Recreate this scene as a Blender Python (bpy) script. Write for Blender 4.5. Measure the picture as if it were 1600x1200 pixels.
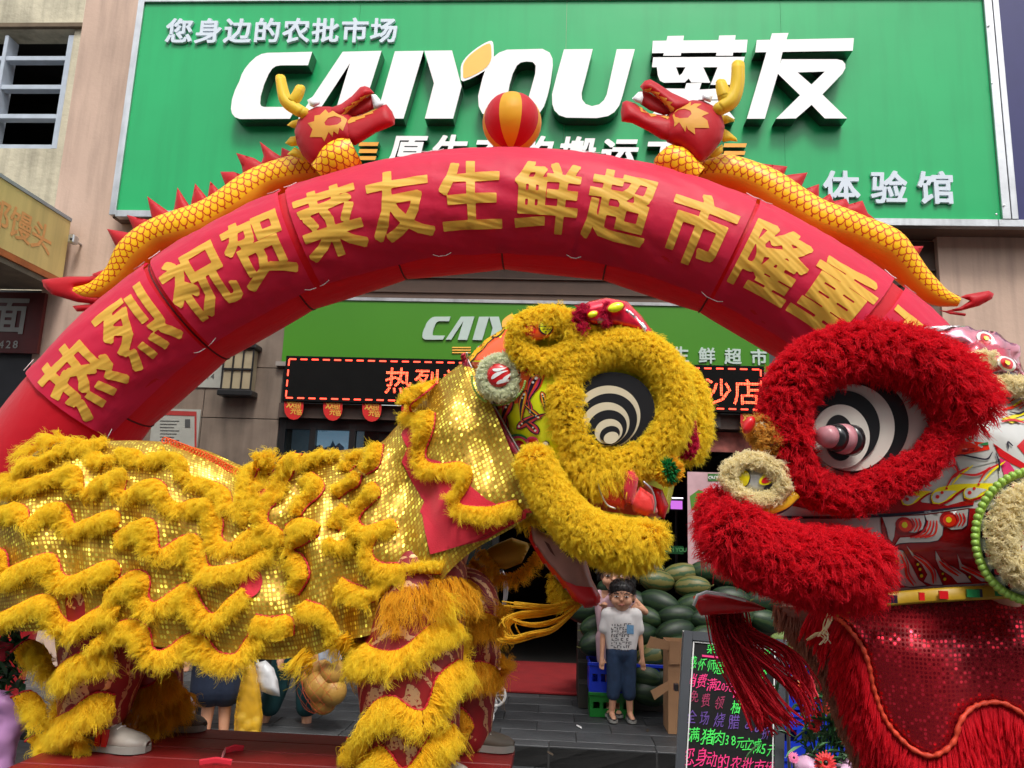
import bpy, bmesh, math, random
import numpy as np
from mathutils import Vector, Matrix, noise
from mathutils.geometry import delaunay_2d_cdt
from mathutils.bvhtree import BVHTree
from mathutils.kdtree import KDTree
for o in list(bpy.data.objects): bpy.data.objects.remove(o)
SC = bpy.context.scene; COL = SC.collection
random.seed(7); RNG = np.random.default_rng(7)
PI = math.pi
# ------------------------------------------------------------ camera, sky, sun
F = 1200.0
CAM = Vector((0, 0, 1.6))
ROT = Matrix.Rotation(math.radians(3.45), 3, 'Z') @ Matrix.Rotation(PI/2 + math.radians(10.54), 3, 'X') @ Matrix.Rotation(math.radians(2.0), 3, 'Z')
cd = bpy.data.cameras.new('camera'); cam = bpy.data.objects.new('camera', cd); COL.objects.link(cam)
cd.sensor_width = 36; cd.lens = 36*F/1600; cd.clip_start = .05; cd.clip_end = 300
cam.matrix_world = Matrix.Translation(CAM) @ ROT.to_4x4()
SC.camera = cam
W = bpy.data.worlds.new("World"); SC.world = W; W.use_nodes = True
nt = W.node_tree; bg = nt.nodes['Background']
sk = nt.nodes.new('ShaderNodeTexSky'); sk.sky_type = 'NISHITA'; sk.sun_disc = False
sk.sun_elevation = math.radians(58); sk.sun_rotation = math.radians(165); sk.air_density = 1.6; sk.dust_density = 4
hs = nt.nodes.new('ShaderNodeHueSaturation'); hs.inputs['Saturation'].default_value = .3
nt.links.new(sk.outputs[0], hs.inputs['Color']); nt.links.new(hs.outputs[0], bg.inputs[0])
bg.inputs[1].default_value = .13
sd = bpy.data.lights.new('sun', 'SUN'); sun = bpy.data.objects.new('sun', sd); COL.objects.link(sun)
sd.energy = 1.4; sd.angle = math.radians(14); sd.color = (1, .96, .9)
sun.rotation_euler = Matrix.Rotation(0, 3, 'Z').to_euler()
_el, _az = math.radians(58), math.radians(165)
sdir = Vector((math.sin(_az)*math.cos(_el), math.cos(_az)*math.cos(_el), math.sin(_el)))
sun.rotation_euler = sdir.to_track_quat('Z', 'Y').to_euler()
SC.view_settings.view_transform = 'Standard'; SC.view_settings.look = 'None'
SC.view_settings.exposure = 0.72; SC.view_settings.gamma = 1
SC.render.engine = 'CYCLES'
SC.cycles.max_bounces = 6; SC.cycles.diffuse_bounces = 3; SC.cycles.transparent_max_bounces = 12
try: SC.cycles.use_denoising = True
except Exception: pass
SC.cycles_curves.shape = 'RIBBONS'
# ------------------------------------------------------------ helpers
def ray(px, py):
    return (ROT @ Vector(((px-800)/F, (600-py)/F, -1))).normalized()
def at(px, py, Y):                      # the point of the place seen there, at depth Y
    r = ray(px, py); return CAM + r*(Y/r.y)
def gnd(px, py, z=0.):
    r = ray(px, py); return CAM + r*((z-CAM.z)/r.z)
def smooth_path(pts, n=8):              # Catmull-Rom through tuples
    P = [np.array(p, float) for p in pts]; P = [2*P[0]-P[1]] + P + [2*P[-1]-P[-2]]
    out = []
    for i in range(1, len(P)-2):
        for k in range(n):
            t = k/n; a, b, c, d = P[i-1:i+3]
            out.append(.5*((2*b)+(c-a)*t+(2*a-5*b+4*c-d)*t*t+(3*b-a-3*c+d)*t**3))
    out.append(P[-2]); return out
def closed_path(pts, n=8):
    P = [np.array(p, float) for p in pts]; N = len(P); out = []
    for i in range(N):
        a, b, c, d = P[i-1], P[i], P[(i+1) % N], P[(i+2) % N]
        for k in range(n):
            t = k/n; out.append(.5*((2*b)+(c-a)*t+(2*a-5*b+4*c-d)*t*t+(3*b-a-3*c+d)*t**3))
    return out
# ------------------------------------------------------------ materials
def srgb(r, g, b):
    f = lambda c: (c/255/12.92 if c <= 10 else ((c/255+.055)/1.055)**2.4)
    return (f(r), f(g), f(b), 1)
MATS = {}
def pm(name, col, rough=.6, metal=0., var=.12, scale=6., bump=.0, bscale=60., spec=.5, emit=None, es=0., coat=0., alpha=None, sheen=0., grime=0.):
    if name in MATS: return MATS[name]
    m = bpy.data.materials.new(name); m.use_nodes = True; t = m.node_tree; N = t.nodes; L = t.links
    b = N['Principled BSDF']; col = tuple(col[:3])+(1,)
    tc = N.new('ShaderNodeTexCoord')
    nz = N.new('ShaderNodeTexNoise'); nz.inputs['Scale'].default_value = scale; nz.inputs['Detail'].default_value = 6
    L.new(tc.outputs['Object'], nz.inputs['Vector'])
    mp = N.new('ShaderNodeMapRange'); mp.inputs[1].default_value = .3; mp.inputs[2].default_value = .7
    mp.inputs[3].default_value = 1-var; mp.inputs[4].default_value = 1+var
    L.new(nz.outputs[0], mp.inputs[0])
    mx = N.new('ShaderNodeVectorMath'); mx.operation = 'SCALE'; mx.inputs[0].default_value = col[:3]
    L.new(mp.outputs[0], mx.inputs['Scale']); L.new(mx.outputs[0], b.inputs['Base Color'])
    b.inputs['Roughness'].default_value = rough; b.inputs['Metallic'].default_value = metal
    b.inputs['Specular IOR Level'].default_value = spec; b.inputs['Coat Weight'].default_value = coat
    b.inputs['Sheen Weight'].default_value = sheen
    if bump:
        n2 = N.new('ShaderNodeTexNoise'); n2.inputs['Scale'].default_value = bscale; n2.inputs['Detail'].default_value = 5
        L.new(tc.outputs['Object'], n2.inputs['Vector'])
        bp = N.new('ShaderNodeBump'); bp.inputs['Strength'].default_value = bump; bp.inputs['Distance'].default_value = .01
        L.new(n2.outputs[0], bp.inputs['Height']); L.new(bp.outputs[0], b.inputs['Normal'])
    if grime:                            # rain streaks and dust
        mq = N.new('ShaderNodeMapping'); mq.inputs['Scale'].default_value = (5, 5, .45); L.new(tc.outputs['Object'], mq.inputs['Vector'])
        n3 = N.new('ShaderNodeTexNoise'); n3.inputs['Scale'].default_value = 1.6; n3.inputs['Detail'].default_value = 7; L.new(mq.outputs[0], n3.inputs['Vector'])
        m3 = N.new('ShaderNodeMapRange'); m3.inputs[1].default_value = .45; m3.inputs[2].default_value = .75; m3.inputs[3].default_value = 1; m3.inputs[4].default_value = 1-grime; L.new(n3.outputs[0], m3.inputs[0])
        s3 = N.new('ShaderNodeVectorMath'); s3.operation = 'SCALE'; L.new(mx.outputs[0], s3.inputs[0]); L.new(m3.outputs[0], s3.inputs['Scale']); L.new(s3.outputs[0], b.inputs['Base Color'])
    if emit: b.inputs['Emission Color'].default_value = tuple(emit[:3])+(1,); b.inputs['Emission Strength'].default_value = es
    if alpha is not None: b.inputs['Alpha'].default_value = alpha
    MATS[name] = m; return m
class NT:                                # small node-graph helper
    def __init__(s, m): s.m = m; s.t = m.node_tree; s.b = s.t.nodes['Principled BSDF']
    def n(s, ty, **k):
        x = s.t.nodes.new('ShaderNode'+ty)
        for a, v in k.items(): setattr(x, a, v)
        return x
    def l(s, a, b): s.t.links.new(a, b)
    def math(s, op, a, b=None, c=None):
        x = s.n('Math', operation=op)
        for i, v in enumerate((a, b, c)):
            if v is None: continue
            if isinstance(v, (int, float)): x.inputs[i].default_value = v
            else: s.l(v, x.inputs[i])
        return x.outputs[0]
    def mix(s, f, a, b):
        x = s.n('Mix', data_type='RGBA')
        for k, v in ((0, f), (6, a), (7, b)):
            if isinstance(v, (int, float)): x.inputs[k].default_value = v
            elif isinstance(v, tuple): x.inputs[k].default_value = v
            else: s.l(v, x.inputs[k])
        return x.outputs[2]
    def attr(s, name): return s.n('Attribute', attribute_name=name).outputs['Vector']
    def noise(s, vec, scale, detail=4, out=0):
        x = s.n('TexNoise'); x.inputs['Scale'].default_value = scale; x.inputs['Detail'].default_value = detail
        if vec is not None: s.l(vec, x.inputs['Vector'])
        return x.outputs[out]
    def bump(s, h, st=.5, dist=.01):
        x = s.n('Bump'); x.inputs['Strength'].default_value = st; x.inputs['Distance'].default_value = dist
        s.l(h, x.inputs['Height']); s.l(x.outputs[0], s.b.inputs['Normal'])
# ------------------------------------------------------------ objects
def tag(o, label, cat, group=None, kind=None):
    if label: o['label'] = label
    if cat: o['category'] = cat
    if group: o['group'] = group
    if kind: o['kind'] = kind
    return o
def empty(name, loc, label=None, cat=None, group=None, rz=0):
    o = bpy.data.objects.new(name, None); COL.objects.link(o); o.location = loc; o.rotation_euler = (0, 0, rz)
    o.empty_display_size = .1
    return tag(o, label, cat, group)
def link(name, me, parent=None):
    o = bpy.data.objects.new(name, me); COL.objects.link(o)
    if parent is not None:
        o.parent = parent
        p = parent; M = Matrix.Identity(4)
        chain = []
        while p is not None: chain.append(p); p = p.parent
        for q in reversed(chain): M = M @ (Matrix.Translation(q.location) @ q.rotation_euler.to_matrix().to_4x4() if q.type == 'EMPTY' else q.matrix_basis)
        o.matrix_basis = M.inverted()
    return o
def copy_tree(o, parent=None):
    c = o.copy(); COL.objects.link(c)
    if parent is not None: c.parent = parent
    for ch in list(o.children): copy_tree(ch, c)
    return c
class MB:                                # collects world-space geometry for ONE mesh
    def __init__(s): s.v = []; s.f = []; s.m = []; s.uv = None
    def add(s, vs, fs, mi=0):
        k = len(s.v); s.v += [tuple(v) for v in vs]; s.f += [tuple(i+k for i in f) for f in fs]; s.m += [mi]*len(fs); return s
    def box(s, a, b, mi=0, bev=0.):
        x0, y0, z0 = a; x1, y1, z1 = b
        if x0 > x1: x0, x1 = x1, x0
        if y0 > y1: y0, y1 = y1, y0
        if z0 > z1: z0, z1 = z1, z0
        if bev <= 0:
            return s.add([(x0,y0,z0),(x1,y0,z0),(x1,y1,z0),(x0,y1,z0),(x0,y0,z1),(x1,y0,z1),(x1,y1,z1),(x0,y1,z1)],
              [(0,3,2,1),(4,5,6,7),(0,1,5,4),(1,2,6,5),(2,3,7,6),(3,0,4,7)], mi)
        e = bev; bm = bmesh.new()
        r = bmesh.ops.create_cube(bm, size=1)
        for v in bm.verts: v.co = Vector(((x0+x1)/2+v.co.x*(x1-x0), (y0+y1)/2+v.co.y*(y1-y0), (z0+z1)/2+v.co.z*(z1-z0)))
        bmesh.ops.bevel(bm, geom=bm.edges[:], offset=e, segments=1, affect='EDGES')
        bm.verts.ensure_lookup_table()
        s.add([v.co for v in bm.verts], [[v.index for v in f.verts] for f in bm.faces], mi); bm.free(); return s
    def obox(s, c, ax, ay, az, mi=0):     # oriented box: centre, three half-axis vectors
        c = Vector(c); vs = [c+ax*i+ay*j+az*k for k in (-1, 1) for j in (-1, 1) for i in (-1, 1)]
        return s.add(vs, [(0,2,3,1),(4,5,7,6),(0,1,5,4),(1,3,7,5),(3,2,6,7),(2,0,4,6)], mi)
    def tube(s, pts, r, n=8, cap=True, mi=0, sq=1.0, up=None, closed=False):
        P = [Vector(p) for p in pts]; N = len(P)
        R_ = r if hasattr(r, '__len__') else [r]*N
        k = len(s.v); prev = None
        for i, p in enumerate(P):
            t = (P[(i+1) % N]-P[i-1]) if closed else (P[min(i+1, N-1)]-P[max(i-1, 0)])
            t.normalize()
            if prev is None:
                a = up.copy() if up is not None else (Vector((0, 0, 1)) if abs(t.z) < .9 else Vector((1, 0, 0)))
            else: a = prev
            a = (a - t*a.dot(t)); a.normalize(); prev = a; b = t.cross(a)
            for j in range(n):
                q = 2*PI*j/n; s.v.append(tuple(p + a*(math.cos(q)*R_[i]) + b*(math.sin(q)*R_[i]*sq)))
        for i in range(N if closed else N-1):
            for j in range(n):
                i2 = (i+1) % N
                s.f.append((k+i*n+j, k+i*n+(j+1) % n, k+i2*n+(j+1) % n, k+i2*n+j)); s.m.append(mi)
        if cap and not closed:
            s.f.append(tuple(k+j for j in range(n))[::-1]); s.m.append(mi)
            s.f.append(tuple(k+(N-1)*n+j for j in range(n))); s.m.append(mi)
        return s
    def ball(s, c, r, nu=14, nv=9, mi=0, M=None):
        c = Vector(c); rr = r if hasattr(r, '__len__') else (r, r, r); k = len(s.v)
        vs = [Vector((0, 0, rr[2]))]
        for i in range(1, nv):
            a = PI*i/nv
            for j in range(nu):
                b = 2*PI*j/nu; vs.append(Vector((rr[0]*math.sin(a)*math.cos(b), rr[1]*math.sin(a)*math.sin(b), rr[2]*math.cos(a))))
        vs.append(Vector((0, 0, -rr[2])))
        if M is not None: vs = [M @ v for v in vs]
        fs = [(0, 1+j, 1+(j+1) % nu) for j in range(nu)]
        for i in range(nv-2):
            for j in range(nu): fs.append((1+i*nu+j, 1+(i+1)*nu+j, 1+(i+1)*nu+(j+1) % nu, 1+i*nu+(j+1) % nu))
        e = len(vs)-1
        fs += [(e, 1+(nv-2)*nu+(j+1) % nu, 1+(nv-2)*nu+j) for j in range(nu)]
        return s.add([c+v for v in vs], fs, mi)
    def mesh(s, name, mats, smooth=False, angle=None):
        me = bpy.data.meshes.new(name); me.from_pydata(s.v, [], s.f)
        for m in (mats if isinstance(mats, (list, tuple)) else [mats]): me.materials.append(m)
        if any(s.m): me.polygons.foreach_set('material_index', s.m)
        if smooth: me.polygons.foreach_set('use_smooth', [True]*len(s.f))
        if s.uv is not None:
            a = me.attributes.new('suv', 'FLOAT_VECTOR', 'POINT'); a.data.foreach_set('vector', np.array(s.uv, np.float32).ravel())
        me.update()
        if angle: me.set_sharp_from_angle(angle=math.radians(angle))
        return me
    def build(s, name, mats, parent=None, smooth=False, angle=None):
        return link(name, s.mesh(name, mats, smooth, angle), parent)
def part(name, mats, parent, smooth=False):   # decorator-free short form
    mb = MB(); mb._b = lambda: mb.build(name, mats, parent, smooth); return mb
def inpoly(p, poly):
    x, y = p; c = False; j = len(poly)-1
    for i in range(len(poly)):
        xi, yi = poly[i]; xj, yj = poly[j]
        if (yi > y) != (yj > y) and x < (xj-xi)*(y-yi)/(yj-yi)+xi: c = not c
        j = i
    return c
def polyfill(polys, holes=(), sp=None, eps=1e-4):
    vs = []; es = []
    for pl in list(polys)+list(holes):
        k = len(vs); n = len(pl)
        if sp:
            q = []
            for i in range(n):
                a, b = pl[i], pl[(i+1) % n]; d = math.dist(a, b); m = max(1, int(round(d/sp)))
                q += [(a[0]+(b[0]-a[0])*t/m, a[1]+(b[1]-a[1])*t/m) for t in range(m)]
            pl = q; n = len(q)
        vs += [Vector((float(p[0]), float(p[1]))) for p in pl]; es += [(k+i, k+(i+1) % n) for i in range(n)]
    if sp:
        xs = [v.x for v in vs]; ys = [v.y for v in vs]; y = min(ys)+sp*.5; r = 0
        while y < max(ys):
            x = min(xs)+(sp*.5 if r % 2 else sp)
            while x < max(xs):
                if any(inpoly((x, y), p) for p in polys): vs.append(Vector((x+random.uniform(-.05, .05)*sp, y)))
                x += sp
            y += sp*.87; r += 1
    ov, oe, of, *_ = delaunay_2d_cdt(vs, es, [], 0, eps)
    out = []
    for f in of:
        if len(f) < 3: continue
        c = sum((ov[i] for i in f), Vector((0, 0)))/len(f)
        if any(inpoly(c, p) for p in polys) and not any(inpoly(c, p) for p in holes):
            a, b, c2 = ov[f[0]], ov[f[1]], ov[f[2]]
            if (b-a).cross(c2-a) < 0: f = f[::-1]
            out.append(tuple(f))
    return ov, out
def boundary(fs):
    cnt = {}
    for f in fs:
        for i in range(len(f)):
            a, b = f[i], f[(i+1) % len(f)]; cnt[(a, b)] = 1
    return [(a, b) for (a, b) in cnt if (b, a) not in cnt]
def extruded(mb, polys, fn, d, holes=(), sp=None, mi=0, ms=None):
    """polys in pixels; fn(px,py,depth)->point; front at 0, back at d"""
    ms = mi if ms is None else ms
    ov, fs = polyfill(polys, holes, sp); n = len(ov); k = len(mb.v)
    mb.v += [tuple(fn(v.x, v.y, 0)) for v in ov]+[tuple(fn(v.x, v.y, d)) for v in ov]
    for f in fs:
        mb.f.append(tuple(k+i for i in f[::-1])); mb.m.append(mi)
        mb.f.append(tuple(k+n+i for i in f)); mb.m.append(ms)
    for a, b in boundary(fs):
        mb.f.append((k+a, k+b, k+n+b, k+n+a)); mb.m.append(ms)
def inflated(mb, poly, Y, T, sp=6., D=None, mi=0, seg=6, dy=None):
    """a cushion with this outline standing at depth Y, T metres thick each way"""
    poly = [tuple(map(float, p)) for p in poly]
    ov, fs = polyfill([poly], (), sp)
    P = np.array(poly); Q = np.roll(P, -1, 0); V = np.array([(v.x, v.y) for v in ov])
    d = np.full(len(V), 1e9)
    for a, b in zip(P, Q):
        e = b-a; t = np.clip(((V-a)@e)/max(e@e, 1e-9), 0, 1); d = np.minimum(d, np.linalg.norm(V-(a+t[:, None]*e), axis=1))
    D = D or d.max(); u = np.clip(d/D, 0, 1); h = T*np.sqrt(np.clip(1-(1-u)**2, 0, 1))
    k = len(mb.v); n = len(V)
    Yf = (lambda x, y: Y) if dy is None else dy
    for sgn in (-1, 1):
        for (x, y), hh in zip(V, h):
            p = at(x, y, Yf(x, y)); mb.v.append(tuple(p+ray(x, y)*(sgn*hh)))
    for f in fs:
        mb.f.append(tuple(k+i for i in f[::-1])); mb.m.append(mi)
        mb.f.append(tuple(k+n+i for i in f)); mb.m.append(mi)
    for a, b in boundary(fs): mb.f.append((k+a, k+b, k+n+b, k+n+a)); mb.m.append(mi)
    return mb
_TXT = {}
def glyph(ch, bold=.0, cuts=0):
    """flat outline of a character in a unit em box centred on 0: verts2d, faces"""
    key = (ch, bold, cuts)
    if key in _TXT: return _TXT[key]
    c = bpy.data.curves.new('t', 'FONT'); c.body = ch; c.resolution_u = 2
    o = bpy.data.objects.new('t', c); COL.objects.link(o); me = bpy.data.meshes.new_from_object(o)
    bm = bmesh.new(); bm.from_mesh(me); bmesh.ops.remove_doubles(bm, verts=bm.verts, dist=1e-4)
    if bold > 0:                         # thickened outline: distance field of the strokes, contoured
        bmesh.ops.triangulate(bm, faces=bm.faces[:]); bm.verts.index_update()
        T = np.array([[v.co[:2] for v in f.verts] for f in bm.faces if f.calc_area() > 1e-6]); E = np.array([[v.co[:2] for v in e.verts] for e in bm.edges if len(e.link_faces) == 1])
        R_ = 72; lo = T.reshape(-1, 2).min(0)-bold-.03; hi = T.reshape(-1, 2).max(0)+bold+.03; st = max(hi-lo)/R_
        gx = np.arange(lo[0], hi[0]+st, st)+1.37e-5; gy = np.arange(lo[1], hi[1]+st, st)+1.91e-5; G = np.stack(np.meshgrid(gx, gy, indexing='ij'), -1).reshape(-1, 2)
        ins = np.zeros(len(G), bool)
        for p_, q_ in E:
            if p_[1] == q_[1]: continue
            c_ = (p_[1] > G[:, 1]) != (q_[1] > G[:, 1]); ins ^= c_ & (G[:, 0] < (q_[0]-p_[0])*(G[:, 1]-p_[1])/(q_[1]-p_[1])+p_[0])
        dd = np.full(len(G), 9.)
        for a, b in E:
            e = b-a; t = np.clip(((G-a)@e)/max(e@e, 1e-12), 0, 1); dd = np.minimum(dd, np.abs(G-a-t[:, None]*e).max(1))
        sd = np.where(ins, -dd, dd)-bold; nx, ny = len(gx), len(gy); S = sd.reshape(nx, ny)
        bm.free(); bm = bmesh.new(); vc = {}
        def gv(i, j):
            if (i, j) not in vc: vc[(i, j)] = bm.verts.new((gx[i], gy[j], 0))
            return vc[(i, j)]
        def ev(i, j, k, l):
            key = (min((i, j), (k, l)), max((i, j), (k, l)))
            if key not in vc:
                (i, j), (k, l) = key; t = S[i, j]/(S[i, j]-S[k, l]); vc[key] = bm.verts.new((gx[i]+(gx[k]-gx[i])*t, gy[j]+(gy[l]-gy[j])*t, 0))
            return vc[key]
        for i in range(nx-1):
            for j in range(ny-1):
                q = [(i, j), (i+1, j), (i+1, j+1), (i, j+1)]; iv = [S[p] < 0 for p in q]
                if not any(iv): continue
                L_ = []
                for k in range(4):
                    p, r = q[k], q[(k+1) % 4]
                    if iv[k]: L_.append(gv(*p))
                    if iv[k] != iv[(k+1) % 4]: L_.append(ev(*p, *r))
                if len(set(L_)) >= 3:
                    try: bm.faces.new(L_)
                    except ValueError: pass
        bm.verts.index_update(); bm.normal_update(); cuts = 0
    if cuts:
        for ax in (0, 1):
            for k in range(-cuts, cuts+1):
                pl = Vector((0, 0, 0)); nn = Vector((0, 0, 0)); nn[ax] = 1; pl[ax] = .5+k/cuts*.6 if ax == 0 else .38+k/cuts*.6
                bmesh.ops.bisect_plane(bm, geom=bm.verts[:]+bm.edges[:]+bm.faces[:], plane_co=pl, plane_no=nn)
    bm.verts.ensure_lookup_table()
    cj = ord(ch) > 255; vs = [(v.co.x, v.co.y) for v in bm.verts]
    xs = [v[0] for v in vs]; ox = .5 if cj else (min(xs)+max(xs))/2
    vs = [(x-ox, y-(.375 if cj else .35)) for x, y in vs]; fs = []
    for f in bm.faces:
        fs.append([v.index for v in f.verts] if f.normal.z > 0 else [v.index for v in f.verts][::-1])
    bm.free(); bpy.data.objects.remove(o); bpy.data.meshes.remove(me); bpy.data.curves.remove(c)
    _TXT[key] = (vs, fs); return _TXT[key]
def put_glyph(mb, ch, fn, bold=.0, cuts=0, mi=0, depth=0., ms=None):
    """fn(u,v,d)->point, u right, v up in em units"""
    vs, fs = glyph(ch, bold, cuts); k = len(mb.v); n = len(vs); ms = mi if ms is None else ms
    mb.v += [tuple(fn(u, v, 0)) for u, v in vs]
    for f in fs: mb.f.append(tuple(k+i for i in f)); mb.m.append(mi)
    if depth:
        mb.v += [tuple(fn(u, v, depth)) for u, v in vs]
        for a, b in boundary(fs): mb.f.append((k+b, k+a, k+n+a, k+n+b)); mb.m.append(ms)
def plane_fn(cx, cy, hpx, Y, shear=0., wx=1., rot=0.):
    """glyph mapper for upright lettering on the wall plane y=Y, centred at a pixel, em height in pixels"""
    c = at(cx, cy, Y); s = abs((at(cx, cy+hpx/2, Y)-at(cx, cy-hpx/2, Y)).z)
    cr, sr = math.cos(rot), math.sin(rot)
    def fn(u, v, d=0):
        x = (u*wx+v*shear)*s; z = v*s
        return (c.x+x*cr-z*sr, Y+d, c.z+x*sr+z*cr)
    return fn
def proj(p):
    c = ROT.transposed() @ (Vector(p)-CAM); return 800+F*c.x/-c.z, 600-F*c.y/-c.z
# ------------------------------------------------------------ fur
def fur(name, roots, dirs, L, mat, parent, r0=.0016, npt=5, clump=.03, cl=.6, jit=.25, droop=.25, curl=.0, seed=1, lv=.3):
    """strands as real curves: roots, directions (unit), lengths; gathered into locks"""
    rg = np.random.default_rng(seed)
    roots = np.asarray(roots, float); N = len(roots)
    if N == 0: return None
    dirs = np.asarray(dirs, float); L = np.broadcast_to(np.asarray(L, float), (N,))*rg.uniform(1-lv, 1+lv*.6, N)*np.where(rg.random(N) < .07, 1.35, 1.)
    nc = max(1, int(N/8)); ci = rg.choice(N, nc, replace=False)
    kd = KDTree(nc)
    for i, c in enumerate(ci): kd.insert(roots[c], i)
    kd.balance()
    ow = np.array([kd.find(p)[1] for p in roots])
    cd_ = dirs[ci]+rg.normal(0, jit, (nc, 3)); cd_ /= np.linalg.norm(cd_, axis=1)[:, None]
    cL = L[ci]*rg.uniform(.8, 1.15, nc)
    d = dirs+rg.normal(0, jit*.45, (N, 3)); d = d*.55+cd_[ow]*.45; d /= np.linalg.norm(d, axis=1)[:, None]
    LL = L*.5+cL[ow]*.5
    tip = roots[ci][ow]+cd_[ow]*cL[ow][:, None]*1.0
    free = roots+d*LL[:, None]
    w1 = rg.normal(0, 1, (nc, 3))[ow]*.6+rg.normal(0, 1, (N, 3))*.5; w2 = rg.uniform(2.5, 5.5, nc)[ow]
    pts = np.zeros((N, npt, 3)); ph = rg.uniform(0, 6.28, nc)[ow]+rg.normal(0, .4, N)
    sd_ = np.cross(d, [0.2, .1, 1.]); sd_ /= np.linalg.norm(sd_, axis=1)[:, None]+1e-9; s2 = np.cross(d, sd_)
    for k in range(npt):
        t = k/(npt-1)
        p = roots+(free-roots)*t
        p = p+(tip-free)*(cl*t**1.6)
        p[:, 2] -= droop*LL*t*t
        if curl: p = p+w1*(curl*1.1*math.sin(t*PI*.5))*np.sin(w2*t*2+ph)[:, None]
        if curl: p = p+(sd_*np.cos(ph+t*7)[:, None]+s2*np.sin(ph+t*7)[:, None])*(curl*t)
        pts[:, k] = p
    hc = bpy.data.hair_curves.new(name); hc.add_curves([npt]*N)
    hc.position_data.foreach_set('vector', pts.astype(np.float32).ravel())
    ra = hc.attributes.get('radius') or hc.attributes.new('radius', 'FLOAT', 'POINT')
    prof = np.array([1, .95, .8, .55, .15]) if npt == 5 else np.linspace(1, .2, npt)
    ra.data.foreach_set('value', (np.tile(prof, N)*r0*np.repeat(rg.uniform(.7, 1.3, N), npt)).astype(np.float32))
    hc.materials.append(mat)
    o = bpy.data.objects.new(name, hc); COL.objects.link(o)
    if parent is not None:
        o2 = link('tmp_parent_holder', None, parent); o.parent = parent; o.matrix_basis = o2.matrix_basis.copy(); bpy.data.objects.remove(o2)
    o['kind'] = 'stuff'; return o
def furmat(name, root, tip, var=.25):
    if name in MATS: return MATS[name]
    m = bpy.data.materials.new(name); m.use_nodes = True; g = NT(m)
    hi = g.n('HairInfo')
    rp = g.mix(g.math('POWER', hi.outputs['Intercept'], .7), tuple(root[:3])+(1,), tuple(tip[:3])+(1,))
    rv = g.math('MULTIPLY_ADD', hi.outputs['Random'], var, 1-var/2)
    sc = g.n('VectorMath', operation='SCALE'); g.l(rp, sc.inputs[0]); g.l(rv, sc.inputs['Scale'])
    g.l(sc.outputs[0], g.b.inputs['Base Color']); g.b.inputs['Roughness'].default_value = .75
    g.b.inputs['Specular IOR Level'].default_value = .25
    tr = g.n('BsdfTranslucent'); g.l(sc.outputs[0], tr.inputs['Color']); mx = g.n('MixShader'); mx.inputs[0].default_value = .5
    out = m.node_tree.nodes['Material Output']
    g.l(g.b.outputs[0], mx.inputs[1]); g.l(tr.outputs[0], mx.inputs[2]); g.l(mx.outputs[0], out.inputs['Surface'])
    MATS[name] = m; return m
def tube_fur_points(path, rad, dens, rg, bias=None):
    """random points over a tube given by world path & radii: roots, outward dirs"""
    P = np.array([tuple(p) for p in path]); R_ = np.array(rad) if hasattr(rad, '__len__') else np.full(len(P), rad)
    seg = np.linalg.norm(np.diff(P, axis=0), axis=1); A = seg*(R_[:-1]+R_[1:])*PI
    n = int(A.sum()*dens); i = rg.choice(len(seg), n, p=A/A.sum()); t = rg.random(n)
    c = P[i]+(P[i+1]-P[i])*t[:, None]; r = R_[i]+(R_[i+1]-R_[i])*t
    T = (P[i+1]-P[i])/np.maximum(seg[i], 1e-9)[:, None]
    a = np.cross(T, [0.13, .27, .95]); a /= np.linalg.norm(a, axis=1)[:, None]; b = np.cross(T, a); q = rg.random(n)*2*PI
    nrm = a*np.cos(q)[:, None]+b*np.sin(q)[:, None]
    return c+nrm*r[:, None]*.96, nrm, T
def mesh_fur_points(V, Fc, n, rg):
    V = np.array(V); tri = []
    for f in Fc:
        for k in range(1, len(f)-1): tri.append((f[0], f[k], f[k+1]))
    tri = np.array(tri); a, b, c = V[tri[:, 0]], V[tri[:, 1]], V[tri[:, 2]]
    nn = np.cross(b-a, c-a); A = np.linalg.norm(nn, axis=1); i = rg.choice(len(tri), n, p=A/A.sum())
    u = rg.random(n); v = rg.random(n); s = u+v > 1; u[s] = 1-u[s]; v[s] = 1-v[s]
    return a[i]+(b[i]-a[i])*u[:, None]+(c[i]-a[i])*v[:, None], nn[i]/A[i][:, None]
class Surf:                               # a surface that trims and prints are laid on
    def __init__(s, V, Fc, Y): s.t = BVHTree.FromPolygons([tuple(v) for v in V], [tuple(f) for f in Fc]); s.Y = Y
    def hit(s, px, py, off=.002):
        r = ray(px, py); h = s.t.ray_cast(CAM, r)
        if h[0] is None:
            return None, None
        n = h[1]
        if n.dot(r) > 0: n = -n
        return h[0]+n*off, n
    def near(s, px, py, off=.002):
        p, n = s.hit(px, py, off)
        if p is not None: return p, n
        q = at(px, py, s.Y); h = s.t.find_nearest(q); n = h[1]
        if n.dot(ray(px, py)) > 0: n = -n
        # keep the direction seen, at the depth of the nearest surface
        return CAM+ray(px, py)*((h[0]-CAM).length)+n*off, n
def decal(mb, sf, poly, off=.002, sp=7., mi=0, holes=()):
    ov, fs = polyfill([[tuple(map(float, p)) for p in poly]], holes, sp)
    k = len(mb.v); ok = []
    for v in ov:
        p, n = sf.hit(v.x, v.y, off)
        ok.append(p is not None); mb.v.append(tuple(p) if p is not None else (0, 0, 0))
    for f in fs:
        if all(ok[i] for i in f): mb.f.append(tuple(k+i for i in f[::-1])); mb.m.append(mi)
def ell(cx, cy, a, b, rot=0, n=20):
    c, s = math.cos(rot), math.sin(rot)
    return [(cx+a*math.cos(q)*c-b*math.sin(q)*s, cy+a*math.cos(q)*s+b*math.sin(q)*c) for q in [2*PI*i/n for i in range(n)]]
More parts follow.
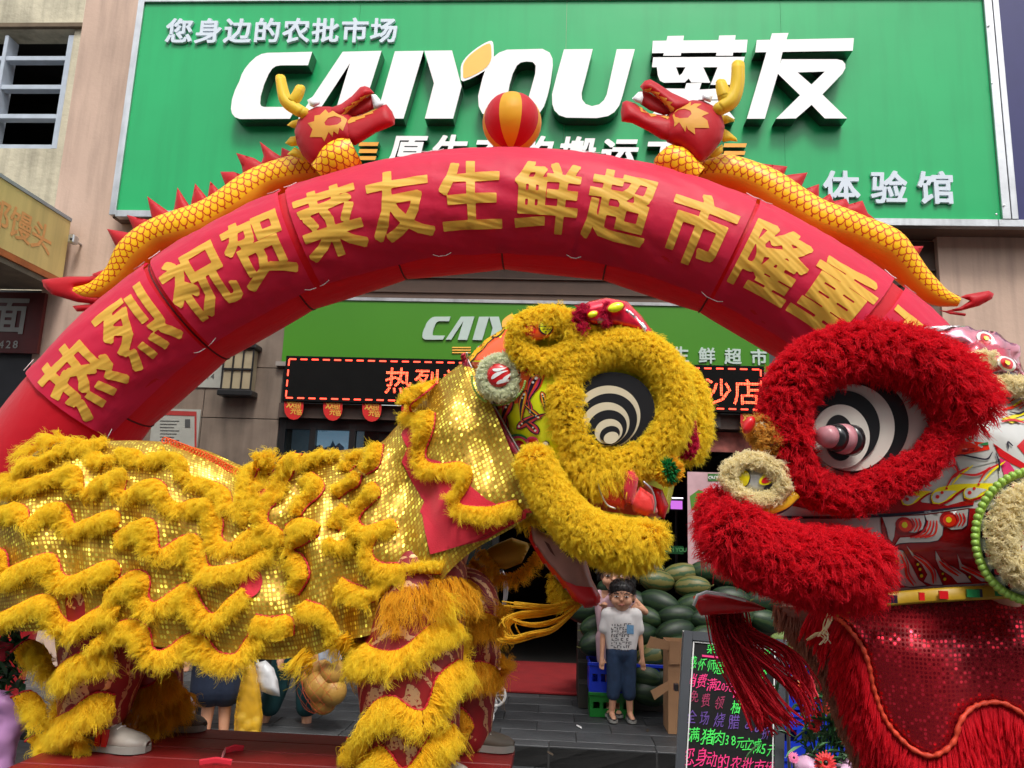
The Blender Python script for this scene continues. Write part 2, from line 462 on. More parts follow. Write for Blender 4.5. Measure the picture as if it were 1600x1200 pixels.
# ================================================================ SETTING
YF, YS = 8.3, 7.9
def zz(px, py, Y): return at(px, py, Y).z
def xx(px, py, Y): return at(px, py, Y).x
# ---- ground
y_step = gnd(800, 1163, 0).y
g = MB(); g.add([(-60, -40, -.165), (60, -40, -.165), (60, 60, -.165), (-60, 60, -.165)], [(0, 1, 2, 3)])
m_road = pm('road_stone', (.06, .06, .062), .7, bump=.3, bscale=30, var=.25, scale=3)
tag(g.build('ground', m_road), None, None, kind='structure')
m_grout = pm('grout', (.035, .035, .035), .95)
pv = MB().box((-9, y_step+.003, -.16), (9, 12, -.012)).build('pavement', m_grout); pv['kind'] = 'structure'
def slate():
    m = pm('slate_paving', (.048, .051, .054), .55, var=.3, scale=2.2, bump=.35, bscale=45)
    g = NT(m); oi = g.n('ObjectInfo'); old = g.b.inputs['Base Color'].links[0].from_socket
    sc = g.n('VectorMath', operation='SCALE'); g.l(old, sc.inputs[0]); g.l(g.math('MULTIPLY_ADD', oi.outputs['Random'], .5, .75), sc.inputs['Scale'])
    g.l(sc.outputs[0], g.b.inputs['Base Color']); rr = g.math('MULTIPLY_ADD', g.noise(None, 4), .5, .25); g.l(rr, g.b.inputs['Roughness']); return m
m_slate = slate()
slab_me = {}
def slab(w, d, x, y, z, name='paving_stone', m=None, par=None, h=.03):
    k = (round(w, 3), round(d, 3), h, m)
    if k not in slab_me: slab_me[k] = MB().box((-w/2+.003, -d/2+.003, -h), (w/2-.003, d/2-.003, 0), bev=.003).mesh(name, m or m_slate)
    o = link(name, slab_me[k], par); o.matrix_basis = o.matrix_basis @ Matrix.Translation((x, y, z+random.uniform(-.0015, .0015))); return o
y = y_step; row = 0
while y < 8.6:
    d = .30 if row else .16; w = .6 if row else .8
    x = -5.2+(.31 if row % 2 else 0)
    while x < 4.5: slab(w, d, x, y+d/2, 0, par=pv, h=.03 if row else .16); x += w
    y += d; row += 1
m_low = m_slate
lo = MB().box((-9, 1.5, -.25), (9, y_step-.002, -.162)).build('lower_pavement', m_grout); lo['kind'] = 'structure'
y = y_step-.302; row = 0
while y > y_step-1.4:
    x = -4.5+(.4 if row % 2 else 0)
    while x < 4.5: slab(.8, .3, x, y+.15, -.148, par=lo, h=.014); x += .8
    y -= .3; row += 1
# ---- unseen building added behind the camera; its height shapes the sign's reflection and skylight
oc = empty('added_opposite_building', (0, -13, -.16), 'grey apartment building across the street behind the camera', 'building')
MB().box((-30, -16, -.16), (30, -13, 12.5)).build('wall', pm('grey_facade', (.12, .12, .12), .8), oc)
wm = None
for i in range(14):
    for j in range(3):
        if wm is None: wm = MB().box((-.9, -.05, -.8), (.9, .05, .8)).mesh('window', pm('far_glass', (.03, .035, .04), .2))
        o = link('window', wm, oc); o.matrix_basis = o.matrix_basis @ Matrix.Translation((-26+i*4, -12.99, 3.4+j*3.4))
# ---- facade walls
m_pink = pm('pink_render', srgb(196, 168, 150), .85, bump=.25, bscale=25, var=.08, scale=1.5, grime=.28)
m_conc = pm('rough_concrete', srgb(196, 188, 164), .9, bump=.9, bscale=14, var=.16, scale=3, grime=.4)
m_stone = pm('brown_stone', srgb(112, 96, 82), .5, bump=.1, var=.18, scale=3, grime=.4)
m_black = pm('black_metal', (.012, .012, .013), .35)
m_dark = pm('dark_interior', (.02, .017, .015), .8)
m_alu = pm('brushed_aluminium', (.62, .63, .64), .3, metal=.85, var=.12, bump=.08, grime=.3)
m_white = pm('white_paint', (.78, .78, .76), .4)
zsb = zz(870, 345, YS)                    # sign bottom
xl = (xx(218, 8, YS)+xx(172, 333, YS))/2; xr = (xx(1537, 2, YS)+xx(1562, 345, YS))/2
zst = zz(222, 3, YS)+.03
ztop = 8.2
wl = MB()
xp0 = xx(92, 280, 8.1)
wl.box((xp0, 8.1, 0), (xp0+1.08, 9.6, ztop))
wl.build('left_pillar_wall', m_pink)['kind'] = 'structure'
w = MB(); w.box((xp0+1.08, YF, zz(800, 452, YF)), (9, YF+.3, ztop)); w.build('upper_wall', m_pink)['kind'] = 'structure'
xrp = xx(1463, 430, YF-.05)
w = MB(); w.box((xrp, YF-.12, 0), (9, YF-.002, zsb+.3)); w.build('right_wall', m_pink)['kind'] = 'structure'
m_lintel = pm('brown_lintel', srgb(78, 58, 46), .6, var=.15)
zf1 = zz(800, 474, 8.2); zf0 = zz(800, 573, 8.2)
xf0 = xx(444, 520, 8.2); xf1 = xx(1201, 530, 8.2)
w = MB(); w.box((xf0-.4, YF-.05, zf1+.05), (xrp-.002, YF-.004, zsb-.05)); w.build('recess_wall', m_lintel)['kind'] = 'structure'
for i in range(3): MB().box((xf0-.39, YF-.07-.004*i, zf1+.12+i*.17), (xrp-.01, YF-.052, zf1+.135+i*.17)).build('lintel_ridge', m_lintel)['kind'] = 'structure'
# stone pier left of the shop
xsp0, xsp1 = xp0+1.082, xx(441, 600, 8.25)
pier = MB().box((xsp0, 8.27, 0), (xsp1, 9.0, zf1+.05)).build('stone_pier', m_grout); pier['kind'] = 'structure'
def stonemat():
    m = pm('stone_tile', srgb(118, 104, 92), .45, var=.2, scale=5, bump=.08, grime=.45)
    return m
m_tile = stonemat()
nx = 2; tw = (xsp1-xsp0)/nx; z = 0; k = 0
zr = [zz(420, 575, 8.25), zz(420, 655, 8.25)]; th = zr[0]-zr[1]; z = zr[0] - th*math.floor(zr[0]/th)-th
while z < zf1+.05:
    for i in range(nx):
        a, b = max(z, 0)+.004, min(z+th, zf1+.05)-.004
        if b-a > .05: MB().box((xsp0+i*tw+.004, 8.25, a), (xsp0+(i+1)*tw-.004, 8.268, b), bev=.003).build('stone_tile', m_tile, pier)
    z += th
rp = MB().box((xf1+.06, 8.2, 0), (xrp-.003, 9.0, zf1+.05)).build('right_pier', m_stone); rp['kind'] = 'structure'
# ---- concrete building on the left with louvred opening
YB = 8.5
bl = empty('louvred_building', (xp0-1.5, YB, 0), 'rough concrete building wall with a louvred opening at the upper left', 'building')
xw0, xw1 = xx(-60, 120, YB), xx(124, 48, YB)-.06
zw1 = zz(60, 46, YB); zw0 = zz(60, 232, YB)
w = MB(); XL = xp0-4
w.box((XL, YB, zw1), (xp0-.002, YB+.3, ztop)); w.box((XL, YB, 0), (xp0-.002, YB+.3, zw0)); w.box((XL, YB, zw0), (xw0, YB+.3, zw1)); w.box((xw1, YB, zw0), (xp0-.002, YB+.3, zw1))
w.build('wall', m_conc, bl)
m_cream = pm('smooth_render', srgb(214, 206, 184), .8, var=.05)
MB().box((xp0-.28, YB-.02, zw1+.06), (xp0-.004, YB-.003, ztop)).build('smooth_border', m_cream, bl)
MB().box((xp0-.22, YB-.02, 2.5), (xp0-.004, YB-.003, zw0-.05)).build('smooth_border', m_cream, bl)
m_brn = pm('stained_ledge', srgb(105, 90, 72), .9, var=.2)
MB().box((XL, YB-.06, zw1-.0), (xp0-.003, YB-.001, zw1+.055)).build('ledge', m_brn, bl)
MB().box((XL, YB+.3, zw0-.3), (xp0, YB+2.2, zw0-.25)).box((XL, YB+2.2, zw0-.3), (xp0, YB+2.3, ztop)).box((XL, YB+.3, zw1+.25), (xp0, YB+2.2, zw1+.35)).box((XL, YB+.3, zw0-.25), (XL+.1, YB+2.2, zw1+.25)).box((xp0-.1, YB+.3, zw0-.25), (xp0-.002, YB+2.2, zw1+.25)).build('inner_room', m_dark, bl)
m_louv = pm('pale_louvre', srgb(176, 186, 198), .5)
nb = 4; zs = [zz(60, p, YB) for p in (93, 138, 184, 232)]
for z in zs: MB().box((xw0, YB+.02, z-.0), (xw1-.05, YB+.13, z+.065), bev=.006).build('louvre_bar', m_louv, bl)
MB().box((xw1-.075, YB+.0, zw0), (xw1, YB+.16, zw1-.08), bev=.006).build('louvre_post', m_louv, bl)
MB().box((xx(5, 120, YB)-.07, YB+.0, zw0), (xx(5, 120, YB)-.02, YB+.2, zw1-.08), bev=.006).build('louvre_post', m_louv, bl)
# ---- big green signboard
sb = empty('signboard', (0, YS, zsb), 'huge green shop signboard with raised white CAIYOU lettering above the arch', 'signboard')
def greenmat(name, c, rough=.3):
    m = pm(name, c, rough, var=.05, scale=1.2, spec=.45, grime=.12); g = NT(m)
    g.bump(g.noise(g.n('TexCoord').outputs['Object'], 2.5, 3), .12, .02); return m
m_green = greenmat('green_board', srgb(26, 168, 98))
fw = .075
cuts = [xl+fw, xx(712, 150, YS), xx(1090, 20, YS), xr-.012]
cuts = [xl+fw]+[xl+fw+(xr-fw-xl)*t for t in (.27, .52, .77)]+[xr-.0]
for a, b in zip(cuts[:-1], cuts[1:]): MB().box((a+.0012, YS, zsb+.06), (b-.0012, YS+.05, zst-.05)).build('green_panel', m_green, sb)
MB().box((xl, YS-.03, zsb), (xl+fw, YS+.06, zst), bev=.004).build('frame', m_alu, sb)
MB().box((xl+fw, YS-.03, zst-.05), (xr, YS+.06, zst), bev=.004).build('frame', m_alu, sb)
ns = 6
for i in range(ns):
    a = xl+fw+(9.3-xl)*i/ns; b = xl+fw+(9.3-xl)*(i+1)/ns-.004
    MB().box((a, YS-.03, zsb-.02), (b, YS+.06, zsb+.06), bev=.004).build('frame', m_alu, sb)
MB().box((xr, YS-.035, zsb+.062), (xr+.085, YS+.06, ztop-.2), bev=.004).build('frame', m_alu, sb)
MB().box((xr+.095, YS-.035, zsb+.062), (xr+.16, YS+.06, ztop-.2), bev=.004).build('frame', m_alu, sb)
for p in ((1545, 40), (1557, 335), (1550, 130), (1569, 321)):
    q = at(p[0], p[1], YS-.045); MB().ball(q, (.012, .008, .012), 8, 5).build('bolt', m_alu, sb)
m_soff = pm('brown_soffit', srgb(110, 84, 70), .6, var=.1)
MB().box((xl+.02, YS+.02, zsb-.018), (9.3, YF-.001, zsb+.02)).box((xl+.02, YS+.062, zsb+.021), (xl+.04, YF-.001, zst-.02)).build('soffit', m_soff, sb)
m_navy = pm('navy_board', srgb(44, 44, 98), .4, var=.05)
nb_ = MB().box((xr+.162, YS+.0, zsb+.062), (9.3, YS+.05, ztop-.1)).build('navy_signboard', m_navy)
tag(nb_, 'plain navy blue signboard at the right edge beside the green one', 'signboard')
# raised lettering, traced from the letters' own outlines
def z2(pts, ox, oy, s=4.): return [(ox+x/s, oy+y/s) for x, y in pts]
A_ = lambda L: z2(L, 350, 30); B_ = lambda L: z2(L, 700, 30); C_ = lambda L: z2(L, 1000, 30)
def rnd(L): return [tuple(p) for p in closed_path(L, 3)]
LET = {
 'C': ([A_([(552,203),(270,210),(235,217),(200,235),(160,272),(130,310),(110,345),(95,390),(70,440),(50,500),(43,560),(50,590),(68,612),(100,624),(412,622),(452,548),(250,548),(232,542),(226,525),(230,480),(250,410),(278,345),(300,310),(325,293),(355,288),(525,288)])], []),
 'A': ([A_([(742,203),(985,197),(852,621),(682,621),(787,275),(562,621),(462,621)])], []),
 'I': ([A_([(1068,200),(1248,197),(1122,621),(948,621)])], []),
 'Y': ([A_([(1252,197),(1425,195),(1485,420),(1432,621),(1255,621),(1312,400)])], []),
 'O': ([B_([(370,190),(590,185),(635,208),(653,245),(655,290),(640,400),(622,480),(600,545),(570,590),(520,612),(260,614),(215,590),(192,545),(188,480),(200,430),(215,370),(232,320),(250,280),(280,240),(320,208)])], [B_([(490,264),(530,268),(548,290),(545,340),(520,430),(500,500),(470,540),(400,545),(372,525),(370,490),(385,410),(405,340),(430,290),(455,270)])]),
 'U': ([B_([(725,188),(905,186),(835,460),(838,500),(860,530),(900,543),(945,532),(975,505),(992,470),(1055,187),(1168,187),(1090,480),(1070,540),(1040,580),(1000,605),(930,618),(740,615),(695,600),(665,570),(652,530),(650,470),(680,350)])], []),
 'cai': ([C_([(80,135),(672,128),(665,207),(75,212)]), C_([(172,105),(275,103),(255,228),(145,228)]), C_([(495,102),(598,100),(580,228),(475,228)]), C_([(82,238),(655,235),(640,300),(75,300)]),
    C_([(105,299),(225,299),(245,352),(262,340),(285,299),(395,299),(440,397),(320,395),(305,370),(280,395),(150,397),(125,385),(112,355)]), C_([(485,299),(648,299),(600,410),(440,410)]),
    C_([(290,400),(385,398),(372,440),(625,425),(610,500),(365,503),(345,625),(235,625),(262,505),(140,505),(150,432),(280,434)]), C_([(150,520),(235,515),(150,625),(40,625)]), C_([(400,508),(500,508),(595,622),(470,622)])], []),
 'you': ([C_([(730,130),(1337,118),(1330,197),(720,207)]), C_([(825,88),(928,86),(890,210),(865,330),(780,622),(668,622),(790,207)]), C_([(886,250),(1230,250),(1265,258),(1283,280),(1284,305),(1265,340),(1140,470),(1295,620),(1155,620),(1072,535),(975,620),(850,622),(1000,475),(856,335)])], [C_([(985,332),(1155,327),(1072,408)])]),
}
m_lface = pm('white_letter_face', (.88, .88, .86), .25, var=.02, coat=.3)
m_lside = pm('mirror_letter_side', (.22, .23, .22), .12, metal=.9, var=.05)
m_leafo = pm('amber_leaf', srgb(248, 190, 84), .35, var=.03)
YL = YS-.17
fnL = lambda x, y, d: at(x, y, YL)+Vector((0, d, 0))
for nm, (ps, hs_) in LET.items():
    mb = MB(); extruded(mb, ps, fnL, .165, hs_, None, 0, 1); mb.build('raised_letter', [m_lface, m_lside], sb)
leaf = B_([(272,135),(285,180),(280,260),(225,325),(95,388),(80,340),(85,280),(130,220),(210,160)])
mb = MB(); extruded(mb, [rnd(leaf)], fnL, .165, (), None, 0, 1); lf = mb.build('leaf_letter', [m_lface, m_lside], sb)
cx, cy = np.mean(leaf, 0); lf2 = [(cx+(x-cx)*.86, cy+(y-cy)*.86) for x, y in leaf]
mb = MB(); extruded(mb, [rnd(lf2)], lambda x, y, d: at(x, y, YL-.003)+Vector((0, d, 0)), .002); mb.build('amber_fill', m_leafo, lf)
# slogan letters (raised, partly behind the arch)
def sign_row(chs, p0, p1, hpx, Y, mat, par, name='raised_letter', depth=.05, bold=.03, shear=0., wx=1., ms=None):
    for i, ch in enumerate(chs):
        if ch == ' ': continue
        t = i/(len(chs)-1) if len(chs) > 1 else 0
        mb = MB(); put_glyph(mb, ch, plane_fn(p0[0]+(p1[0]-p0[0])*t, p0[1]+(p1[1]-p0[1])*t, hpx, Y, shear, wx), bold, 0, 0, depth, 1 if ms else 0)
        mb.build(name, [mat, ms] if ms else mat, par)
sign_row('原生态的搬运工', (636, 236), (1034, 242), 54, YS-.1, m_lface, sb, depth=.095, bold=.03, shear=.18, ms=m_lside)
m_grayl = pm('pale_grey_letter', srgb(205, 216, 226), .4, var=.04)
sign_row('您身边的农批市场', (280, 48), (600, 47), 40, YS-.035, m_grayl, sb, depth=.034, bold=.022)
sign_row('体验馆', (1315, 292), (1463, 293), 53, YS-.035, m_grayl, sb, depth=.034, bold=.022)
for (x0, x1, y0) in ((562, 592, 222), (562, 590, 233), (562, 588, 244), (1132, 1167, 224), (1132, 1165, 236), (1132, 1163, 247)):
    mb = MB(); extruded(mb, [[(x0, y0), (x1, y0), (x1-2, y0+6), (x0-2, y0+6)]], lambda x, y, d: at(x, y, YS-.1)+Vector((0, d, 0)), .097, (), None, 0, 1)
    mb.build('amber_bar', [pm('amber_bar', srgb(240, 165, 50), .35), m_lside], sb)
# ---- lower fascia
YG = 8.2
fa = empty('lit_fascia', (0, YG, zf0), 'lime green lower fascia with grey CAIYOU lettering under the arch', 'signboard')
m_lime = pm('lime_fascia', srgb(64, 128, 26), .35, var=.05, scale=1.)
MB().box((xf0, YG, zf0), (xf1, YG+.098, zf1)).build('lime_panel', m_lime, fa)
MB().box((xf0-.02, YG-.015, zf1), (xf1+.02, YG+.098, zf1+.035)).build('frame', m_alu, fa)
MB().box((xf0-.06, YG-.015, zf0-.05), (xf1+.02, YG+.098, zf0-.001)).build('frame', pm('dull_rail', (.25, .22, .2), .5), fa)
m_fl = pm('grey_fascia_letter', srgb(178, 196, 188), .4, var=.04)
sc_, ox_, oy_ = .346, 660-361*.346, 494.5-82*.346
fnf = lambda x, y, d: at(ox_+x*sc_, oy_+y*sc_+(x-361)*.004, YG-.02)+Vector((0, d, 0))
for nm, (ps, hs_) in LET.items():
    mb = MB(); extruded(mb, ps, fnf, .019, hs_); mb.build('raised_letter', m_fl, fa)
mb = MB(); extruded(mb, [rnd(leaf)], fnf, .019); mb.build('raised_letter', m_leafo, fa)
for k, y0 in enumerate((542, 546, 550)):
    mb = MB(); extruded(mb, [[(707, y0), (736, y0), (735, y0+1.8), (706, y0+1.8)]], lambda x, y, d: at(x, y, YG-.012)+Vector((0, d, 0)), .01); mb.build('amber_bar', m_leafo, fa)
sign_row('原生态的搬运工', (752, 548), (900, 552), 17, YG-.015, m_fl, fa, depth=.013, bold=.02, shear=.15)
sign_row('生鲜超市', (1064, 554), (1186, 558), 26, YG-.015, m_fl, fa, depth=.013, bold=.022)
# ---- LED board
YD = 8.1
zl1 = zz(820, 571, YD)+.05; zl0 = zz(820, 632, YD)-.03; xd0 = xx(447, 590, YD); xd1 = xx(1192, 610, YD)
led = empty('led_board', (0, YD, zl0), 'long black LED ticker board showing red Chinese characters in a dashed border', 'led display')
MB().box((xd0-.02, YD, zl0), (xd1+.02, YD+.09, zl1), bev=.004).build('housing', pm('matt_black_screen', (.006, .006, .006), .9, spec=.1), led)
def ledmat():
    m = pm('led_red', (.5, .02, .01), .5); g = NT(m); v = g.n('TexCoord').outputs['Object']
    s = g.n('SeparateXYZ'); g.l(v, s.inputs[0]); P = .0165
    fx = g.math('SUBTRACT', g.math('FRACT', g.math('DIVIDE', s.outputs[0], P)), .5); fz = g.math('SUBTRACT', g.math('FRACT', g.math('DIVIDE', s.outputs[2], P)), .5)
    d = g.math('SQRT', g.math('ADD', g.math('MULTIPLY', fx, fx), g.math('MULTIPLY', fz, fz)))
    k = g.math('LESS_THAN', d, .38)
    nz = g.math('GREATER_THAN', g.noise(v, 55), .42)
    g.b.inputs['Emission Color'].default_value = (1, .09, .035, 1)
    g.l(g.math('MULTIPLY', k, g.math('MULTIPLY_ADD', nz, 3.2, 1.2)), g.b.inputs['Emission Strength']); return m
m_led = ledmat()
mb = MB()
for i, ch in enumerate('热烈祝贺菜友生鲜超市白沙店'):
    t = i/12; put_glyph(mb, ch, plane_fn(622+545*t, 595+18*t, 43, YD-.004), .008)
mb.build('characters', m_led, led)
m_dash = pm('led_dash', (.5, .02, .01), .5, emit=(1, .06, .03), es=2.6); P = .0165
_dm = {}
def dash(x0, x1, z0, z1):
    k = (round(x1-x0, 3), round(z1-z0, 3))
    if k not in _dm: _dm[k] = MB().box((0, 0, 0), (k[0], .003, k[1])).mesh('led_dash', m_dash)
    o = link('led_dash', _dm[k], led); o.matrix_basis = o.matrix_basis @ Matrix.Translation((x0, YD-.0035, z0))
x = xd0+.02
while x < xd1-.05: dash(x, x+.075, zl1-.045, zl1-.03); dash(x, x+.075, zl0+.03, zl0+.045); x += .125
z = zl0+.05
while z < zl1-.09: dash(xd0+.01, xd0+.025, z, z+.07); dash(xd1-.025, xd1-.01, z, z+.07); z += .115
# ---- lintel under the ticker, pennants
zq0 = zz(560, 652, 8.25)
MB().box((xsp1+.002, 8.2, zz(560, 655, 8.2)), (xf1+.058, 8.42, zl0-.004)).build('lintel', pm('dark_lintel', srgb(74, 58, 50), .6))['kind'] = 'structure'
m_penn = pm('red_pennant', srgb(190, 22, 18), .55, var=.05); m_gold = pm('gold_print', srgb(214, 160, 60), .5)
pxs = [459, 520, 581, 642, 1172]
for k, px in enumerate(pxs):
    Yp = 8.12; py = 620+(px-459)*.024
    if px == 1172: py = 641
    c = at(px, py, Yp); e = empty('welcome_pennant', c, None, 'pennant', 'red welcome pennants hanging under the ticker board')
    out = [(px-15, py), (px+15, py)]+[(px+15*math.cos(a), py+18+18*math.sin(a)) for a in np.linspace(0, PI, 9)]
    b = MB(); extruded(b, [out], lambda x, y, d: at(x, y, Yp)+Vector((0, d, 0)), .006); b.build('cloth', m_penn, e)
    b = MB(); put_glyph(b, '欢', plane_fn(px-4, py+11, 15, Yp-.003), .02); put_glyph(b, '迎', plane_fn(px+6, py+13, 11, Yp-.003), .02)
    put_glyph(b, '光', plane_fn(px, py+22, 11, Yp-.003), .02); put_glyph(b, '临', plane_fn(px+8, py+24, 10, Yp-.003), .02); b.build('lettering', m_gold, e)
    e['label'] = ['red welcome pennant nearest the stone pier, at the left end of the ticker', 'red welcome pennant second from the stone pier', 'red welcome pennant third from the stone pier', "red welcome pennant just behind the yellow lion's neck", 'red welcome pennant under the right end of the ticker'][k]
# ---- shop front
xa, xb = xsp1+.002, xf1+.058
zd = zz(560, 655, 8.2)
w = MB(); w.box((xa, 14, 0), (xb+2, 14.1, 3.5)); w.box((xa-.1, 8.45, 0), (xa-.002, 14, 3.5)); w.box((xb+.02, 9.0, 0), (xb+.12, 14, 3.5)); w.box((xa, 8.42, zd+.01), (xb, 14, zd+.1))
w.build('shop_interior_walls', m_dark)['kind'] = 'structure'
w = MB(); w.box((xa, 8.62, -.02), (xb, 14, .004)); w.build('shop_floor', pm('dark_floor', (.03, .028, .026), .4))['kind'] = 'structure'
win = empty('shop_window', ((xa+xx(655, 700, 8.3))/2, 8.3, 0), 'black framed shop window with a pale blue poster left of the entrance', 'window')
xw = [xa, xx(483, 700, 8.3), xx(545, 700, 8.3), xx(640, 700, 8.3), xx(775, 700, 8.3)]
for x in xw: MB().box((x, 8.27, 0), (x+.07, 8.34, zd-.002), bev=.004).build('mullion', m_black, win)
MB().box((xa+.071, 8.272, zd-.12), (xw[-1]-.001, 8.338, zd-.003), bev=.004).build('head_rail', m_black, win)
m_glass = pm('dark_glass', (.02, .025, .025), .05, var=.0, spec=.6, alpha=.35)
for a, b in zip(xw[:-1], xw[1:]): MB().box((a+.071, 8.3, .1), (b-.001, 8.31, zd-.121)).build('pane', m_glass, win)
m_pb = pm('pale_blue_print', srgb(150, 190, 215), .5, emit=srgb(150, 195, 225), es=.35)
def poster(px0, py0, px1, py1, Y, mat, label, name='poster', cat='poster', art=None):
    a, b = at(px0, py0, Y), at(px1, py1, Y); e = empty(name, ((a.x+b.x)/2, Y, min(a.z, b.z)), label, cat)
    MB().box((a.x, Y, b.z), (b.x, Y+.012, a.z)).build('sheet', mat, e)
    if art: art(e, a, b, Y-.004)
    return e
def shape(e, name, mat, pts, Y):
    b = MB(); extruded(b, [pts], lambda x, y, d: at(x, y, Y)+Vector((0, d, 0)), .002); return b.build(name, mat, e)
m_pb2 = pm('blue_ink', srgb(60, 110, 150), .5)
def art1(e, a, b, Y):
    shape(e, 'ink_waves', m_pb2, [(491, 698), (500, 695), (506, 700), (516, 697), (520, 688), (524, 697), (530, 692), (538, 699), (537, 706), (515, 703), (491, 707)], Y)
    bb = MB(); put_glyph(bb, 'F', plane_fn(496, 672, 7, Y), .01); put_glyph(bb, 'r', plane_fn(500, 672, 7, Y)); put_glyph(bb, 'u', plane_fn(504, 672, 7, Y)); put_glyph(bb, 'i', plane_fn(507, 672, 7, Y)); put_glyph(bb, 't', plane_fn(510, 672, 7, Y)); bb.build('lettering', m_pb2, e)
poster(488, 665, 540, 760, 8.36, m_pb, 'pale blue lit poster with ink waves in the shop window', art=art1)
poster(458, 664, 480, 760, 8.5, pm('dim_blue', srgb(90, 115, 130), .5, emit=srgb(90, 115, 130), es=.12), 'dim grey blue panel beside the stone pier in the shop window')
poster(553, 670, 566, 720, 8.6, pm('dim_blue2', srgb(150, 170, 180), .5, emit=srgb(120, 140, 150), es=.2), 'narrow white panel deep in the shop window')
def art2(e, a, b, Y):
    shape(e, 'green_leaves', pm('leaf_print', srgb(80, 130, 40), .6), [(598, 690), (612, 676), (628, 672), (640, 680), (625, 694), (606, 700)], Y)
    shape(e, 'pink_fruit', pm('pink_print', srgb(200, 120, 140), .6), ell(616, 665, 11, 8), Y)
poster(592, 655, 655, 712, 8.38, pm('dark_print', srgb(60, 30, 30), .6), 'dark poster with pink fruit and green leaves behind the lion neck', art=art2)
# entrance: right side fittings seen between the two lions
poster(1010, 672, 1190, 708, 8.32, pm('meat_print', srgb(150, 84, 74), .6, var=.5, scale=9), 'dull pink printed strip across the shop entrance top', name='printed_strip', cat='banner')
r = poster(1090, 630, 1126, 668, 8.17, pm('dim_disc', srgb(60, 55, 52), .5), 'dim round emblem between pennant and lion under the ticker', name='round_emblem', cat='emblem')
def art3(e, a, b, Y):
    shape(e, 'green_tag', pm('green_tag', srgb(60, 110, 50), .5), [(1106, 740), (1130, 740), (1130, 752), (1106, 752)], Y)
    bb = MB()
    for i, ch in enumerate('CAIYOU'): put_glyph(bb, ch, plane_fn(1109+i*3.6, 746, 7, Y-.004), .02)
    bb.build('lettering', m_white, e)
    shape(e, 'leaf_picture', pm('leaf_print', srgb(80, 130, 40), .6), [(1078, 775), (1092, 765), (1108, 772), (1112, 790), (1096, 800), (1080, 795)], Y)
    shape(e, 'red_fruit_picture', pm('red_print', srgb(170, 40, 40), .6), ell(1096, 806, 14, 10), Y)
poster(1074, 737, 1140, 890, 8.15, pm('pink_poster', srgb(196, 160, 166), .5, var=.15), 'tall pink poster stand with vegetable pictures and small green tag', name='poster_stand', art=art3)
m_scr = pm('purple_screen', srgb(190, 110, 200), .4, emit=srgb(200, 110, 220), es=.7)
s_ = empty('scale_screen', at(1057, 796, 9.5), 'small lit purple screen in the dark shop entrance', 'screen')
q = at(1057, 789, 9.5); MB().box((q.x-.09, 9.5, q.z-.07), (q.x+.09, 9.56, q.z+.07), bev=.005).build('casing', m_black, s_); MB().box((q.x-.07, 9.494, q.z-.05), (q.x+.07, 9.499, q.z+.05)).build('display', m_scr, s_)
MB().tube([q-Vector((0, -.03, .07)), (q.x, 9.53, .9)], .02).build('post', m_black, s_)
q = at(1057, 778, 9.5)
lt = empty('strip_light', q, 'thin white strip light above the purple screen', 'light'); MB().box((q.x-.08, 9.5, q.z-.004), (q.x+.08, 9.52, q.z+.004)).build('tube', pm('strip', (.8, .8, .8), .5, emit=(1, .9, 1), es=2.5), lt)
MB().box((q.x-.09, 9.5, q.z+.006), (q.x+.09, 9.54, q.z+.02)).build('housing', m_black, lt)
def art4(e, a, b, Y):
    bb = MB()
    for i, ch in enumerate('CAIYOU'): put_glyph(bb, ch, plane_fn(1040+i*6, 859, 9, Y-.004), .02)
    bb.build('lettering', pm('dim_green_letter', srgb(90, 160, 100), .5), e)
poster(1030, 852, 1068, 866, 8.9, pm('dark_green_tag', srgb(16, 80, 40), .5), 'small dark green shelf sign in the entrance', name='shelf_sign', cat='sign', art=art4)
# red mat
a = gnd(690, 1078); b = gnd(911, 1080); yb_ = gnd(800, 1036).y
mt = MB(); mt.box((a.x, a.y, .004), (b.x, yb_, .03), bev=.006); mt.build('door_mat', pm('red_mat', srgb(128, 16, 20), .9, bump=.4, bscale=200)); tag(bpy.data.objects['door_mat'], 'dark red mat lying in front of the shop entrance', 'mat')
# ---- left neighbours
m_ylw = pm('faded_yellow_panel', srgb(214, 190, 122), .5, var=.08, scale=1.5, grime=.25)
P1 = at(111, 347, 8.0); _r = ray(0, 277); P0 = CAM+_r*((P1.z-CAM.z)/_r.z); dv = (P1-P0).normalized(); dv.z = 0; dv.normalize()
zt = P1.z; hgt = zt-zz(104, 436, 8.0); Pn = P1-dv*4.2; nrm = Vector((dv.y, -dv.x, 0))
if nrm.x < 0: nrm = -nrm
bx = empty('projecting_box_sign', (P1.x, P1.y, zt-hgt), 'faded yellow lightbox sign jutting out from the left building', 'sign')
def obx(mb, p, q, zlo, zhi, th, off=0.):
    c = (Vector((p.x, p.y, 0))+Vector((q.x, q.y, 0)))/2-nrm*(th/2-off); c.z = (zlo+zhi)/2
    mb.obox(c, dv*((q-p).length/2), nrm*(-th/2), Vector((0, 0, (zhi-zlo)/2)))
for i in range(3):
    a_, b_ = Pn+dv*(4.2*i/3), Pn+dv*(4.2*(i+1)/3-.004); a_.z = b_.z = 0
    mb = MB(); obx(mb, a_, b_, zt-hgt, zt, .5); mb.build('yellow_panel', m_ylw, bx)
mb = MB(); a_, b_ = Pn.copy(), P1.copy(); a_.z = b_.z = 0
obx(mb, a_, b_, zt+.002, zt+.04, .52, .01); mb.build('top_trim', pm('grey_trim', (.3, .32, .34), .5), bx)
mb = MB(); obx(mb, a_, b_, zt-hgt-.07, zt-hgt-.002, .5); mb.build('bottom_trim', pm('rusty_orange', srgb(170, 96, 50), .6, var=.25), bx)
